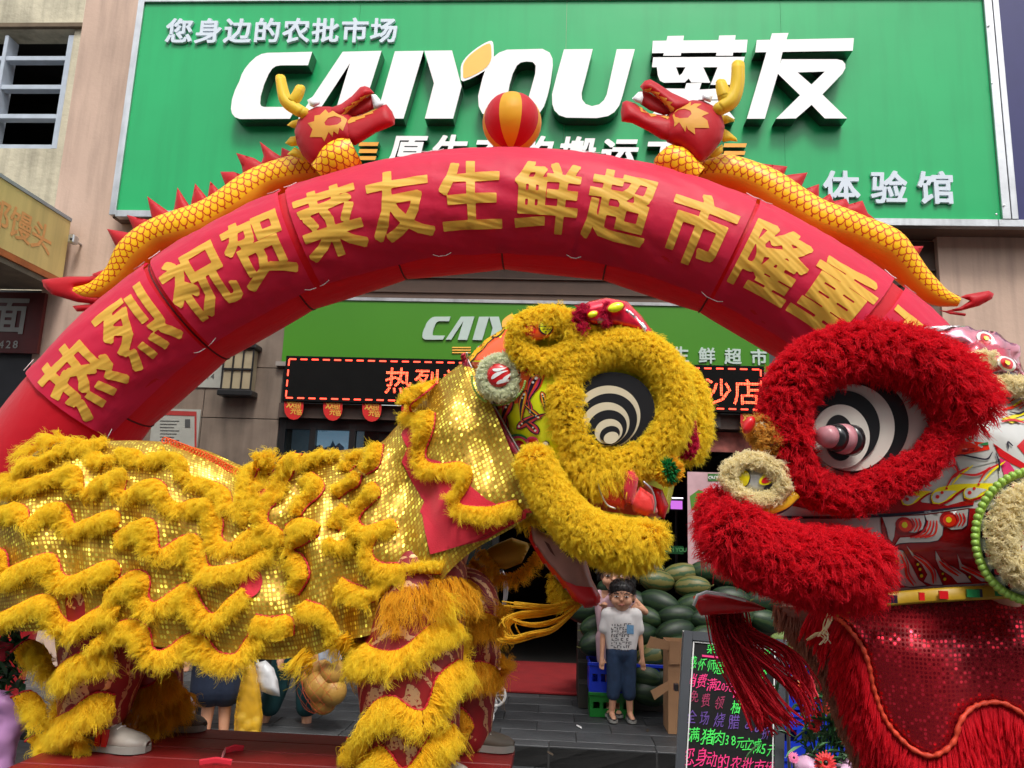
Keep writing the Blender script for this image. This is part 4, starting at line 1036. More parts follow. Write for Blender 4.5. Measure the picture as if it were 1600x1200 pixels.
# sequin rows follow the cloth: true arc length down each section
mb = MB(); mb.v = BV; mb.f = BF; mb.m = [0]*len(BF); mb.uv = BUV
body = mb.build('body_cloth', m_seq, lion, True)
SB = Surf(BV, BF, YY-.25)
def onsurf(sf, pts, off=.004, n=6):
    out = []
    for q in smooth_path(pts, n):
        p, nn = sf.near(q[0], q[1], off); out.append((p, nn))
    # drop depth jumps
    return out
def trim(sf, pts, par, mat, side=1, L=.085, w=.016, dens=2600, cord=True, seed=0, name='fur_trim', droop=.25, nrm=.5, n=6, cr=.0038):
    q = onsurf(sf, pts, .004, n); P = [p for p, _ in q]; Nn = [n_ for _, n_ in q]
    Q = np.array([tuple(p) for p in P]); NN = np.array([tuple(v) for v in Nn])
    for _ in range(2): Q[1:-1] = (Q[:-2]+2*Q[1:-1]+Q[2:])/4; NN[1:-1] = (NN[:-2]+NN[1:-1]+NN[2:])/3
    T = np.gradient(Q, axis=0); T /= np.linalg.norm(T, axis=1)[:, None]+1e-9
    S = np.cross(T, NN)*side; S /= np.linalg.norm(S, axis=1)[:, None]+1e-9
    if cord:
        mb = MB(); seg = []; d = 0
        R_ = []
        Pd = [Vector(Q[0])]
        for i in range(len(Q)-1):
            a, b = Vector(Q[i]), Vector(Q[i+1]); m = max(1, int((b-a).length/.0045))
            for k in range(1, m+1): Pd.append(a.lerp(b, k/m))
        mb.tube([p+Vector((0, -.002, 0)) for p in Pd], [cr*(1+.35*math.sin(i*1.9)) for i in range(len(Pd))], 6); mb.build('braid', m_cord, par, True)
    rg = np.random.default_rng(seed+len(Q)); seg = np.linalg.norm(np.diff(Q, axis=0), axis=1); n_ = int(seg.sum()*dens)
    if n_ < 5: return
    i = rg.choice(len(seg), n_, p=seg/seg.sum()); t = rg.random(n_)[:, None]
    c = Q[i]*(1-t)+Q[i+1]*t; s_ = S[i]*(1-t)+S[i+1]*t; nn = NN[i]*(1-t)+NN[i+1]*t; u = rg.random(n_)
    roots = c+s_*(u*w-.002)[:, None]+nn*(.003+.012*np.sin(u*PI))[:, None]
    dd = s_*.8+nn*(nrm*(1-.5*u))[:, None]+rg.normal(0, .12, (n_, 3)); dd /= np.linalg.norm(dd, axis=1)[:, None]
    return fur(name, roots, dd, L*(1-.25*u), mat, par, droop=droop, seed=seed+1, jit=.3, cl=.42, curl=.010, r0=.00105, npt=7)
K1 = lambda L: z2(L, 0, 660, 1600/440); K2 = lambda L: z2(L, 380, 660, 1600/440); K3 = lambda L: z2(L, 0, 900); K4 = lambda L: z2(L, 400, 900)
TR = [K1([(40,330),(110,295),(180,225),(250,215),(330,165),(450,135),(590,112)]),
 K1([(580,185),(640,215),(720,165),(800,170),(830,200),(900,190),(1000,190),(1060,230),(1075,300),(1120,325),(1240,345),(1310,400),(1330,480),(1400,420),(1450,330)]),
 K1([(30,400),(100,330),(200,320),(340,275),(410,250),(460,275),(475,330),(480,385),(560,325),(640,285),(700,272),(725,310),(712,395),(790,350),(880,322),(940,350),(962,420),(1015,465),(1100,435),(1190,450),(1245,515),(1275,570),(1265,650),(1310,690),(1370,640),(1440,590)]),
 K1([(0,490),(100,462),(160,488),(168,545),(140,580),(240,490),(340,455),(405,495),(428,575),(480,560),(570,520),(640,503),(682,525),(672,592)]),
 K1([(640,640),(720,590),(800,555),(860,548),(898,600),(910,718),(960,690),(1040,645),(1110,636),(1160,690),(1190,810),(1250,820),(1340,805),(1420,770),(1500,700)]),
 K1([(0,715),(45,740),(58,830)]), K1([(0,860),(60,825),(160,780),(270,742),(330,768),(365,862),(430,870),(520,825),(600,790),(660,790),(688,840),(672,882)]),
 K1([(590,985),(650,910),(760,842),(830,848),(857,900),(850,985),(885,1022),(960,970),(1050,912),(1120,945),(1155,1030),(1222,1088),(1290,1010),(1372,940)]),
 K1([(0,1085),(100,1042),(230,978),(310,998),(345,1080),(400,1132),(470,1112),(540,1060),(620,1030),(690,1045)]),
 K3([(600,400),(680,310),(830,268),(910,300),(945,350),(958,440),(1000,465),(1060,440),(1130,385),(1220,350),(1300,385),(1360,462),(1420,487),(1480,480),(1525,410),(1570,340)]),
 K2([(290,235),(285,295),(235,370),(190,460),(150,500),(145,565),(190,590),(235,640),(225,705)]),
 K2([(195,240),(230,200),(275,180),(340,185)]),
 K2([(300,230),(400,200),(480,195),(545,190)]),
 K2([(395,285),(440,320),(465,370),(430,430),(370,475),(330,530)]),
 K2([(800,130),(790,190),(765,260),(700,300)]), K2([(690,220),(650,240),(605,290)]), K2([(680,300),(660,360),(600,390),(540,435)]),
 K2([(745,338),(785,405),(725,470),(680,520),(665,560),(700,592),(770,568),(845,552),(877,600),(840,640)]),
 K2([(555,462),(630,520),(600,570),(540,620)]), K2([(480,655),(540,682),(620,648)]), K2([(430,640),(360,690),(290,725),(345,755),(382,840),(372,900),(320,980)]),
 K2([(760,665),(735,715),(745,770),(800,800),(870,798),(945,832)]), K2([(560,880),(620,912),(700,940),(740,980)]),
 K2([(240,590),(300,545),(400,560),(440,590)]), K2([(120,700),(110,730),(70,765)]), K2([(1,700),(40,640),(100,600),(150,590)]),
 K4([(0,240),(100,255),(200,245),(237,290),(240,370)]), K4([(320,150),(420,190),(480,270),(510,350)]),
 K2([(1092,-50),(1090,0),(1072,80),(1042,160),(1052,215),(1120,237),(1220,225),(1282,252),(1302,310),(1270,390),(1228,458),(1300,477),(1400,477),(1500,452),(1560,442)]),
 [(684,600),(662,618),(642,634),(646,647),(662,648),(675,655)],
 [(690,896),(640,900),(600,930),(560,950)], [(400,770),(392,790),(398,810)],
 K2([(90,270),(60,330),(70,400),(100,460)])]
for k, t_ in enumerate(TR):
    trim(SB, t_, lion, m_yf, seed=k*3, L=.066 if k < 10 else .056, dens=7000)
# fluffy gathers round the two openings, bow tuft at the rump, belly fringe
for k, (c, rr) in enumerate((((414, 752), 22), ((392, 912), 18))):
    mb = MB(); decal(mb, SB, ell(c[0], c[1], rr*.95, rr*1.3, .25), .012, 6); mb.build('red_lining_patch', m_redc, lion, True)
trim(SB, closed_path(ell(414, 752, 24, 33, .2, 8), 1)[::-1], lion, m_yf, L=.05, seed=71, cord=False)
for k, pth in enumerate(([(60, 705), (95, 690), (150, 692)], [(585, 975), (620, 968), (660, 955), (690, 915)], [(545, 985), (560, 1005)], [(480, 1008), (500, 1030)])):
    trim(SB, pth, lion, m_yf, L=.1, seed=80+k, cord=False, w=.04)
# red bands between the gold flaps of the neck
for k, pl in enumerate(([(642,655),(652,646),(668,652),(662,690),(668,715),(690,722),(680,745),(672,792),(660,780),(640,745),(627,722),(636,700),(628,680)],
                        [(688,728),(700,722),(716,745),(760,780),(800,800),(815,812),(760,842),(680,862),(672,840),(668,820),(657,800)])):
    mb = MB(); decal(mb, SB, pl, .006, 8); mb.build('red_band', m_redc, lion, True)
mb = MB(); decal(mb, SB, [(660,800),(672,866),(690,862),(800,820),(838,802),(835,790),(780,812),(740,838),(700,846)], .009, 8); mb.build('red_lining', m_redc, lion, True)
m_emb = pm('orange_embroidery', srgb(226, 84, 20), .6)
mb = MB()
for k in range(26):
    q = (258+k*4.6, 686+k*1.75+(k > 14)*(k-14)*.6); p, n_ = SB.near(q[0], q[1]+4, .006)
    mb.tube([p+Vector((.012*math.cos(a), -.003, .012*math.sin(a))) for a in np.linspace(0, 2*PI, 8)[:-1]], .0028, 5, closed=True)
o = mb.build('embroidered_loops', m_emb, lion); o['kind'] = 'stuff'
# ---- head shell with its painted pattern
HP = [(728,562),(760,530),(800,505),(850,490),(930,500),(1000,530),(1050,580),(1070,650),(1062,720),(1045,800),(1000,835),(940,815),(880,800),(835,765),(812,728),(785,668),(752,605)]
hb = MB(); inflated(hb, HP, YY-.03, .27, 9, D=95)
m_lemon = pm('lemon_painted_shell', srgb(232, 240, 24), .3, var=.06, coat=.4)
head = hb.build('head_shell', m_lemon, lion, True); SH = Surf(hb.v, hb.f, YY-.3)
m_ink = pm('black_ink', (.015, .01, .03), .35); m_ora = pm('orange_paint', srgb(236, 88, 24), .3, coat=.3); m_pnk = pm('pink_paint', srgb(220, 50, 110), .3, coat=.3)
m_yel = pm('yellow_paint', srgb(252, 196, 40), .3, coat=.3); m_wht = pm('white_paint_dot', (.8, .8, .78), .3); m_redp = pm('red_paint', srgb(206, 18, 26), .35, coat=.3); m_grn = pm('green_paint', srgb(30, 130, 70), .4)
PALS = [m_ink, m_pnk, m_ora, m_yel, m_wht, m_redp]
def drop(cx, cy, ang, L, w, curl=.5, n=14):
    """flame-drop outline: round head at c, tail length L toward ang with a curl"""
    mid = []; c, s = math.cos(ang), math.sin(ang)
    for i in range(n):
        t = i/(n-1); x = L*t; y = curl*L*t*t*.5; mid.append((x, y, w*math.sqrt(max(0, 1-(1-t*2.6)**2)) if t < .385 else w*(1-(t-.385)/.615)**.9+.3))
    up = [(x, y+h) for x, y, h in mid]; dn = [(x, y-h) for x, y, h in mid][::-1]
    return [(cx+(x-w)*c-y*s, cy+(x-w)*s+y*c) for x, y in up+dn]
def flame(sf, par, cx, cy, ang, L, w, curl, cols, dot=True, base=.003, k0=0, sp=6):
    """layered painted flame drop; cols from outline inward"""
    for i, m in enumerate(cols):
        f = 1-i*.24; mb = MB(); decal(mb, sf, drop(cx, cy, ang, L*(1-.05*i), w*f, curl), base+.0008*i, sp)
        if mb.f: mb.build('painted_flame', m, par, True)
    if dot:
        for j in range(2):
            mb = MB(); decal(mb, sf, ell(cx+math.cos(ang)*(j*w*.8), cy+math.sin(ang)*j*w*.8, w*(.26-.06*j), w*(.26-.06*j), 0, 8), base+.0008*(len(cols)+1), 9)
            if mb.f: mb.build('painted_dot', m_wht, par, True)
K7 = lambda L: z2(L, 680, 440, 1600/440)
# orange ground behind the ear, patterned spikes along the top edge
mb = MB(); decal(mb, SH, K7([(150,455),(240,380),(330,300),(420,270),(520,420),(640,500),(600,600),(520,680),(420,700),(330,740),(280,700),(215,600)]), .0022, 7); mb.build('painted_ground', m_ora, head, True)
for (x, y, a, L, w, c) in ((185,455,-.9,150,22,.2),(240,400,-.9,150,20,.2),(290,345,-.9,150,20,.2),(345,305,-.8,120,20,.2),(215,420,-.75,120,10,.1),(300,330,-.8,110,10,.1)):
    q = K7([(x, y)])[0]; flame(SH, head, q[0], q[1], a, L/3.636, w/3.636, c, [m_ink, m_yel], False)
for (x, y, a, L, w, c) in ((575,550,2.2,150,34,-.5),(510,640,2.0,150,26,-.6),(425,690,2.2,130,30,-.5),(330,720,-2.4,110,32,.5),(255,675,-1.9,90,20,.3),(205,600,-1.6,70,16,.2),(485,820,-.75,170,26,.6),(575,845,-2.2,110,26,-.5),(395,870,-1.1,120,26,-.6),(590,770,-2.6,120,18,.4),(545,740,-1.5,90,14,-.5),(470,520,-2.2,90,18,.4),(480,480,.5,60,15,.3),(610,640,1.2,100,18,.4)):
    q = K7([(x, y)])[0]; flame(SH, head, q[0], q[1], a, L/3.636*1.15, w/3.636*1.05, c, [m_ink, m_pnk if (x//5) % 2 else m_ora, m_ora if (x//5) % 2 else m_yel, m_ink], True, .0035)
for (x, y, r, m) in ((480,920,70,m_grn),(482,922,58,m_pnk),(484,922,44,m_lemon),(486,924,32,m_redp),(488,926,16,m_pnk),(560,905,34,m_pnk),(562,906,22,m_redp),(420,945,36,m_grn),(422,946,26,m_redp),(634,920,22,m_ink),(634,920,15,m_wht)):
    q = K7([(x, y)])[0]; mb = MB(); decal(mb, SH, ell(q[0], q[1], r/3.636, r/3.636*.8, .3), .0050+.0006*(80-r)/10, 6)
    if mb.f: mb.build('painted_scroll', m, head, True)
# cheek between eye fur and lip fur
K5 = lambda L: z2(L, 760, 640, 1600/340)
mb = MB(); decal(mb, SH, K5([(560,340),(700,400),(850,470),(1000,500),(1220,560),(1300,800),(1000,760),(760,730),(660,640),(590,520)]), .003, 7); mb.build('painted_ground', m_ora, head, True)
for (x, y, a, L, w, c) in ((620,420,.9,260,34,.6),(690,440,1.1,260,34,.5),(625,520,1.0,220,24,.5),(760,560,-2.3,200,30,.4),(700,640,-2.2,150,22,.4),(770,470,.8,120,20,.3)):
    q = K5([(x, y)])[0]; flame(SH, head, q[0], q[1], a, L/4.7, w/4.7, c, [m_ink, m_lemon if y < 500 else m_redp, m_ora], False, .0045)
# collar ribbon
cl = [(731,556),(744,580),(762,612),(782,645),(802,682),(822,716),(836,742)]
P = []
for q in smooth_path(cl, 5):
    p, n_ = SH.near(q[0], q[1], .012); P.append(p)
m_rib = pm('pink_ribbon', srgb(190, 40, 70), .5, var=.5, scale=45)
MB().tube([p+Vector((-.012, 0, -.004)) for p in P], .012, 8, sq=.35, up=Vector((1, 0, 1))).build('collar_ribbon', m_rib, lion, True)
MB().tube([p+Vector((.003, -.004, .002)) for p in P], .0035, 6).build('white_piping', m_white, lion, True)
# ---- fur tubes of the head
def furtube(name, pts, Yf, par, mat, core, L=.05, dens=170000, closed=False, seed=3, droop=.32, curl=.006, outw=.9, along=.15, fcore=.6, mpx=None, n=6, jit=.28, r0=.00095, cl=.28):
    """pts: (px,py,radius_px) ; radius counts fur; Yf(t) depth"""
    q = (closed_path if closed else smooth_path)(pts, n); N_ = len(q); P = []; R_ = []
    for i, a in enumerate(q):
        Yd = Yf(i/N_) if callable(Yf) else Yf; p = at(a[0], a[1], Yd); P.append(p); R_.append(max(.006, a[2]*(Yd/F)*1.03*fcore))
    mb = MB(); mb.tube(P, R_, 14, closed=closed)
    if not closed: mb.ball(P[0], R_[0]*.98, 12, 8); mb.ball(P[-1], R_[-1]*.98, 12, 8)
    b = mb.build(name, core, par, True)
    rg = np.random.default_rng(seed)
    PP = P+[P[0]] if closed else P; RR = R_+[R_[0]] if closed else R_
    roots, nr, T = tube_fur_points(PP, RR, dens, rg)
    LL = np.interp(rg.random(len(roots)), [0, 1], [L*.85, L*1.1])
    if not closed:
        for c, r in ((P[0], R_[0]), (P[-1], R_[-1])):
            k = int(2*PI*r*r*dens); v = rg.normal(size=(k, 3)); v /= np.linalg.norm(v, axis=1)[:, None]
            roots = np.vstack([roots, np.array(c)+v*r*.96]); nr = np.vstack([nr, v]); T = np.vstack([T, np.zeros((k, 3))])
        LL = np.full(len(roots), L)
    d = nr*outw+T*along+np.array([0, 0, -.15]); d /= np.linalg.norm(d, axis=1)[:, None]
    fur('fur', roots, d, LL, mat, b, droop=droop, curl=curl, seed=seed, jit=jit, cl=cl, r0=r0)
    return b
m_core = pm('yellow_backing', (.45, .26, .02), .9); m_core2 = pm('green_backing', (.4, .42, .25), .9)
Yh = YY-.30
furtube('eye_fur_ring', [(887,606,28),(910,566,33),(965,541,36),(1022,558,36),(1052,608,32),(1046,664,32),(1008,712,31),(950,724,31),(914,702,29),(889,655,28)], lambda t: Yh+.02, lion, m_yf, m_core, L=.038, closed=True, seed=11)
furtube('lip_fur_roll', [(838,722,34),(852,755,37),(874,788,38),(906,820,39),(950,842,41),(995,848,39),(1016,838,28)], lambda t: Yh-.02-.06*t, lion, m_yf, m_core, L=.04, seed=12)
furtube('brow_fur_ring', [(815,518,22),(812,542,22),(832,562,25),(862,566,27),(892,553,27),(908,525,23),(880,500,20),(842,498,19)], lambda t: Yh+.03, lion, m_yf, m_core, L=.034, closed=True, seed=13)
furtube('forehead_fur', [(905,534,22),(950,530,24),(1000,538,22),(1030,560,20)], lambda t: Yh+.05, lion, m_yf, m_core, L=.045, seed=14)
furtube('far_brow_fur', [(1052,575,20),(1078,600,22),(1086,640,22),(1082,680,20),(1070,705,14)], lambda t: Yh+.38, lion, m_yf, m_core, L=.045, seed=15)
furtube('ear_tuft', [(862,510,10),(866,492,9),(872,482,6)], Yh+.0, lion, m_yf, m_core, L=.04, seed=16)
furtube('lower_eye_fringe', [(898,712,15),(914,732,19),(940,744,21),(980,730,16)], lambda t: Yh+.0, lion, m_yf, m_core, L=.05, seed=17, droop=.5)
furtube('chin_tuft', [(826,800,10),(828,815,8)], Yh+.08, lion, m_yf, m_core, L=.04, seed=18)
# brow pocket print
b = MB(); inflated(b, ell(842, 514, 28, 17, -.2), Yh+.0, .02, 5); o = b.build('brow_pocket', m_ora, lion, True)
sfp = Surf(b.v, b.f, Yh)
for pl, m in ((ell(829, 516, 8, 9), m_redp), (ell(853, 511, 11, 12, .2), m_ink), (ell(853, 511, 9, 10, .2), m_lemon)):
    mb = MB(); decal(mb, sfp, pl, .003, 5); mb.build('painted_patch', m, o)
# eye: stacked discs of the projecting eyeball
m_cream = pm('cream_paint', srgb(204, 192, 164), .3, coat=.3); m_blk = pm('black_paint', (.012, .012, .014), .3, coat=.3)
e_ = [(954,646,70,64,m_blk),(948,652,53,49,m_cream),(950,657,46,42,m_blk),(946,663,38,34,m_cream),(949,668,31,27,m_blk),(951,674,22,19,m_cream),(953,678,16,12,m_blk),(955,684,12,9,m_cream)]
for i, (x, y, a, c, m) in enumerate(e_):
    mb = MB(); extruded(mb, [ell(x, y, a, c, -.35, 72)], lambda px, py, dd, i=i: at(px, py, Yh-.012-.0045*i)+Vector((0, dd, 0)), .0044); mb.build('eye_disc', m, lion)
# ear rosette
e_r = at(782, 590, Yh+.06)
furtube('ear_rosette', [(782+26*math.cos(a), 590+26*math.sin(a), 13) for a in np.linspace(0, 2*PI, 9)[:-1]], Yh+.045, lion, m_wf, pm('pale_backing', (.6, .64, .45), .9), L=.016, closed=True, seed=19, droop=.05, r0=.0011, dens=160000, cl=.2)
mb = MB(); inflated(mb, ell(779, 586, 19, 19), Yh+.02, .015, 5); o = mb.build('rosette_centre', m_redp, lion, True); sfp = Surf(mb.v, mb.f, Yh)
for (x, y, a, L, w, c) in ((770,590,-.9,26,3.2,.9),(778,598,-.6,26,3,.9),(786,596,-1.2,22,3,.9),(772,578,.3,20,2.6,-.9)):
    mb = MB(); decal(mb, sfp, drop(x, y, a, L, w, c), .002, 5); mb.build('white_swirl', m_wht, o)
mb = MB()
for k in range(38):
    a = .15+k*.083; p, _ = SH.near(782+41*math.cos(a), 590+41*math.sin(a), .012); mb.ball(p, .005, 6, 4)
o = mb.build('bead_string', pm('lime_bead', srgb(150, 190, 80), .4), lion); o['kind'] = 'stuff'
# far eyebrow prints, pompoms, nose
for (x, y, rx, ry, Yd, mt, nm, sd) in ((1074,682,12,33,Yh+.1,furmat('crimson_fur', (.3, .005, .03), (.72, .02, .09), .2),'crimson_pompom',31),):
    furtube(nm, [(x-2, y-22, rx*1.2), (x, y, rx*1.35), (x-2, y+22, rx*1.2)], Yd, lion, mt, pm('crimson_backing', (.3, .01, .03), .9), L=.02, dens=110000, seed=sd, r0=.0013, droop=.1)
b = MB(); inflated(b, [(1050,640),(1062,625),(1070,650),(1068,700),(1055,735),(1045,720)], Yh+.12, .05, 5); b.build('snout_side', m_ora, lion, True)
def stripes(name, c, r, Yd, mats, par, n=6, tilt=.3):
    p = at(c[0], c[1], Yd); rr = r*Yd/F; rg = np.random.default_rng(5)
    o = None
    for k in range(n):
        v = rg.normal(size=(int(420), 3)); v /= np.linalg.norm(v, axis=1)[:, None]; az = np.arctan2(v[:, 1], v[:, 0]*math.cos(tilt)+v[:, 2]*math.sin(tilt)); sel = ((az+PI)/(2*PI)*n).astype(int) % n == k
        v = v[sel]
        if o is None: o = MB().ball(p, rr*.7, 16, 10).build(name, mats[0][1], par, True)
        v = np.repeat(v, 14, 0)+rg.normal(0, .1, (len(v)*14, 3)); v /= np.linalg.norm(v, axis=1)[:, None]
        fur('fur', np.array(p)+v*rr*.66, v, rr*.42, mats[k % len(mats)][0], o, droop=.05, seed=k, r0=.0012, jit=.15)
    return o
m_gf = furmat('green_fur', (.01, .12, .03), (.03, .36, .1), .2)
stripes('striped_pompom', (1044, 735), 23, Yh-.02, [(m_yf, m_core), (m_gf, m_core), (m_of, m_core)], lion, 6)
# red nose and mouth ruffles
m_ruf = pm('scarlet_felt', srgb(222, 36, 30), .6, var=.12, sheen=.4, bump=.2, bscale=90)
for pl, Yd, T, m in ((([(975,735),(988,730),(998,748),(994,770),(988,790),(978,786),(970,765)]), Yh-.04, .035, m_redc),
                     (([(935,745),(975,742),(985,780),(975,796),(950,792),(935,775)]), Yh+.0, .04, m_ruf),
                     (([(985,785),(1000,760),(1022,775),(1028,800),(1010,808),(990,800)]), Yh-.02, .04, m_ruf),
                     (([(1020,760),(1035,765),(1045,790),(1038,812),(1028,805),(1022,785)]), Yh+.02, .03, m_redp)):
    b = MB(); inflated(b, pl, Yd, T, 5, D=14); b.build('mouth_ruffle', m, lion, True)
mb = MB(); mb.tube([at(*q, Yh-.05) for q in smooth_path([(934,748),(938,768),(948,788),(962,795)], 5)], .0032, 6); mb.build('silver_piping', m_alu, lion, True)
mb = MB(); mb.tube([at(*q, Yh-.06) for q in smooth_path([(1005,752),(1018,765),(1024,785),(1022,802)], 5)], .0032, 6); mb.build('silver_piping', m_alu, lion, True)
# crest on top
m_foil = pm('red_foil', srgb(220, 30, 60), .22, metal=.35, var=.35, scale=30, coat=.5); m_sil = pm('silver_foil', (.7, .66, .68), .2, metal=.6, var=.3, scale=30, bump=.6, bscale=70)
for k, (pl, m, Yd) in enumerate((([(900,486),(918,474),(945,468),(978,474),(1000,496),(1016,518),(1020,538),(990,520),(960,512),(925,512),(908,508)], m_foil, Yh+.03), ([(975,478),(990,490),(1010,512),(1015,533),(1003,526),(985,502),(968,490)], m_sil, Yh+.02), ([(925,508),(935,492),(955,500),(950,512)], m_sil, Yh+.01))):
    b = MB(); inflated(b, [(x+2, y-3) for x, y in pl], Yd, .05, 5, D=12); b.build('crest', m, lion, True)
for (x, y, a, b_) in ((926, 491, 10, 6), (962, 480, 16, 9)):
    for f, m in ((1, m_redp), (.8, m_lemon)):
        b = MB(); inflated(b, ell(x, y, a*f, b_*f, -.3), Yh-.04-.012*(1-f)*3, .01, 4); b.build('crest_eye', m, lion, True)
m_crf = furmat('crimson_fur', (.3, .005, .03), (.72, .02, .09), .2)
furtube('crest_fringe', [(902,500,5),(906,488,5),(916,480,4)], Yh-.02, lion, m_crf, m_redp, L=.02, seed=33, r0=.0013)
furtube('crest_fringe', [(950,476,3),(945,490,4),(950,504,4)], Yh-.02, lion, m_crf, m_redp, L=.018, seed=34, r0=.0013)
furtube('crest_fringe', [(904,508,5),(914,512,5)], Yh-.02, lion, m_crf, m_redp, L=.022, seed=35, r0=.0013)
# ---- lower jaw with orange beard
JP = [(822,812),(832,810),(845,830),(880,845),(915,870),(925,905),(938,930),(935,945),(915,950),(895,935),(870,905),(845,875),(828,845)]
b = MB(); inflated(b, JP, Yh+.1, .04, 6, D=12); jaw = b.build('lower_jaw', pm('dusty_pink_paint', srgb(170, 120, 108), .4, var=.2, scale=14), lion, True); sj = Surf(b.v, b.f, Yh)
for pl in (([(822,812),(828,812),(834,845),(852,872),(878,902),(902,932),(918,942),(934,938),(936,945),(915,951),(893,936),(868,906),(843,876),(826,846)]), ([(878,905),(900,915),(925,918),(937,932),(935,946),(912,949),(895,934)])):
    mb = MB(); decal(mb, sj, pl, .004, 5); mb.build('red_rim', m_redp, jaw, True)
for pl in (([(850,845),(858,850),(868,870),(860,862)]), ([(870,850),(885,858),(900,876),(886,868)])):
    mb = MB(); decal(mb, sj, pl, .004, 5); mb.build('brown_stroke', pm('brown_paint', (.12, .03, .02), .5), jaw, True)
def strands(name, mat, par, paths, Yd, n, spread, r0=.0022, seed=1, npt=14):
    rg = np.random.default_rng(seed); A = []
    for k in range(n):
        pth = paths[rg.integers(len(paths))]; q = smooth_path(pth, 6); idx = np.linspace(0, len(q)-1, npt); o1 = rg.normal(0, 1, 2); ph = rg.uniform(0, 6); fr = rg.uniform(1, 3); endf = rg.uniform(.75, 1)
        pts = []
        for j, i in enumerate(idx*endf):
            i0 = int(i); f = i-i0; a = np.array(q[i0])*(1-f)+np.array(q[min(i0+1, len(q)-1)])*f; t = j/(npt-1)
            s = spread[0]+(spread[1]-spread[0])*t; w = 4*math.sin(t*fr*3+ph)*t
            p = at(a[0]+o1[0]*s+w, a[1]+o1[1]*s*.6, Yd+rg.normal(0, .004)+o1[1]*.03*t); pts.append(tuple(p))
        A.append(pts)
    A = np.array(A); hc = bpy.data.hair_curves.new(name); hc.add_curves([npt]*n); hc.position_data.foreach_set('vector', A.astype(np.float32).ravel())
    ra = hc.attributes.get('radius') or hc.attributes.new('radius', 'FLOAT', 'POINT'); ra.data.foreach_set('value', np.full(n*npt, r0, np.float32)); hc.materials.append(mat)
    o = bpy.data.objects.new(name, hc); COL.objects.link(o); o.parent = par; M = Matrix.Identity(4); p = par; ch = []
    while p is not None: ch.append(p); p = p.parent
    for q in reversed(ch): M = M @ q.matrix_basis
    o.matrix_basis = M.inverted(); o['kind'] = 'stuff'; return o
strands('beard_cords', m_of, lion, [[(915,935),(890,942),(860,950),(820,948),(785,944)], [(915,935),(885,962),(850,975),(820,975),(790,960)], [(915,935),(870,980),(830,992),(800,1000),(785,990)], [(912,935),(880,950),(845,958),(810,962),(790,975),(800,995)]], Yh+.12, 60, (2, 6), .0024, 5)
furtube('beard_tuft', [(866,905,8),(872,925,9),(885,940,8)], Yh+.14, lion, m_yf, m_core, L=.03, seed=36)
# far side flap with fringe seen past the neck
b = MB(); inflated(b, [(745,868),(775,850),(800,840),(830,850),(815,880),(790,890),(760,885)], YY+.22, .03, 6); fl = b.build('far_flap', m_seq, lion, True)
sff = Surf(b.v, b.f, YY+.2); trim(sff, [(742,868),(762,884),(790,892),(812,884),(832,860)], lion, m_of, L=.06, seed=90, side=1, cord=False)
trim(sff, [(760,862),(775,878),(782,885)], lion, m_of, L=.05, seed=91, cord=False)

# ================================================================ PERFORMERS' LEGS
m_troc = None
def brocade():
    m = pm('red_gold_brocade', srgb(150, 40, 36), .42, var=.1); g = NT(m); v = g.n('TexCoord').outputs['Object']
    w = g.n('TexVoronoi', feature='DISTANCE_TO_EDGE'); w.inputs['Scale'].default_value = 16; g.l(v, w.inputs['Vector'])
    nz = g.noise(v, 22, 3, 1); w2 = g.n('TexWave', wave_type='RINGS'); w2.inputs['Scale'].default_value = 7; w2.inputs['Distortion'].default_value = 9; w2.inputs['Detail'].default_value = 3; g.l(v, w2.inputs['Vector'])
    k = g.math('MULTIPLY', g.math('GREATER_THAN', w2.outputs[1], .8), g.math('GREATER_THAN', g.noise(v, 90), .42))
    c = g.mix(k, srgb(142, 30, 34), srgb(226, 178, 130)); g.l(c, g.b.inputs['Base Color']); g.l(g.math('MULTIPLY', k, .6), g.b.inputs['Metallic'])
    g.bump(w2.outputs[1], .2, .004); return m
m_troc = brocade()
def solid(name, caps, mat, par, vox=.012, sm=6):
    """one continuous skin over tapered limbs: caps = [(p0,p1,r0,r1)] or [(p,r,(sx,sy,sz))]"""
    mb = MB()
    for c in caps:
        if len(c) == 4:
            p0, p1, r0, r1 = Vector(c[0]), Vector(c[1]), c[2], c[3]; d = (p1-p0)
            n = max(2, int(d.length/max(.01, min(r0, r1)*.7))); pts = [p0+d*(i/n) for i in range(n+1)]; mb.tube(pts, [r0+(r1-r0)*i/n for i in range(n+1)], 14)
            mb.ball(p0, r0, 14, 9); mb.ball(p1, r1, 14, 9)
        else: mb.ball(c[0], [c[1]*k for k in c[2]], 20, 14, M=c[3] if len(c) > 3 and False else None)
    o = mb.build(name, mat, par, True)
    md = o.modifiers.new('r', 'REMESH'); md.mode = 'VOXEL'; md.voxel_size = vox; md.use_smooth_shade = True
    s = o.modifiers.new('s', 'SMOOTH'); s.iterations = sm; s.factor = .6
    dg = bpy.context.evaluated_depsgraph_get(); me = bpy.data.meshes.new_from_object(o.evaluated_get(dg)); o.modifiers.clear(); old = o.data; o.data = me; bpy.data.meshes.remove(old)
    me.polygons.foreach_set('use_smooth', [True]*len(me.polygons)); me.name = name
    return o
def surf_of(o, Y):
    me = o.data; M = o.matrix_basis; p = o.parent
    W_ = Matrix.Identity(4); ch = [o]
    while p is not None: ch.append(p); p = p.parent
    for q in reversed(ch): W_ = W_ @ q.matrix_basis
    V = [W_ @ v.co for v in me.vertices]; return Surf(V, [tuple(f.vertices) for f in me.polygons], Y)
m_skin = pm('skin', srgb(214, 160, 128), .5, var=.05, spec=.4); m_skin2 = pm('skin_shade', srgb(196, 140, 110), .5, var=.05)
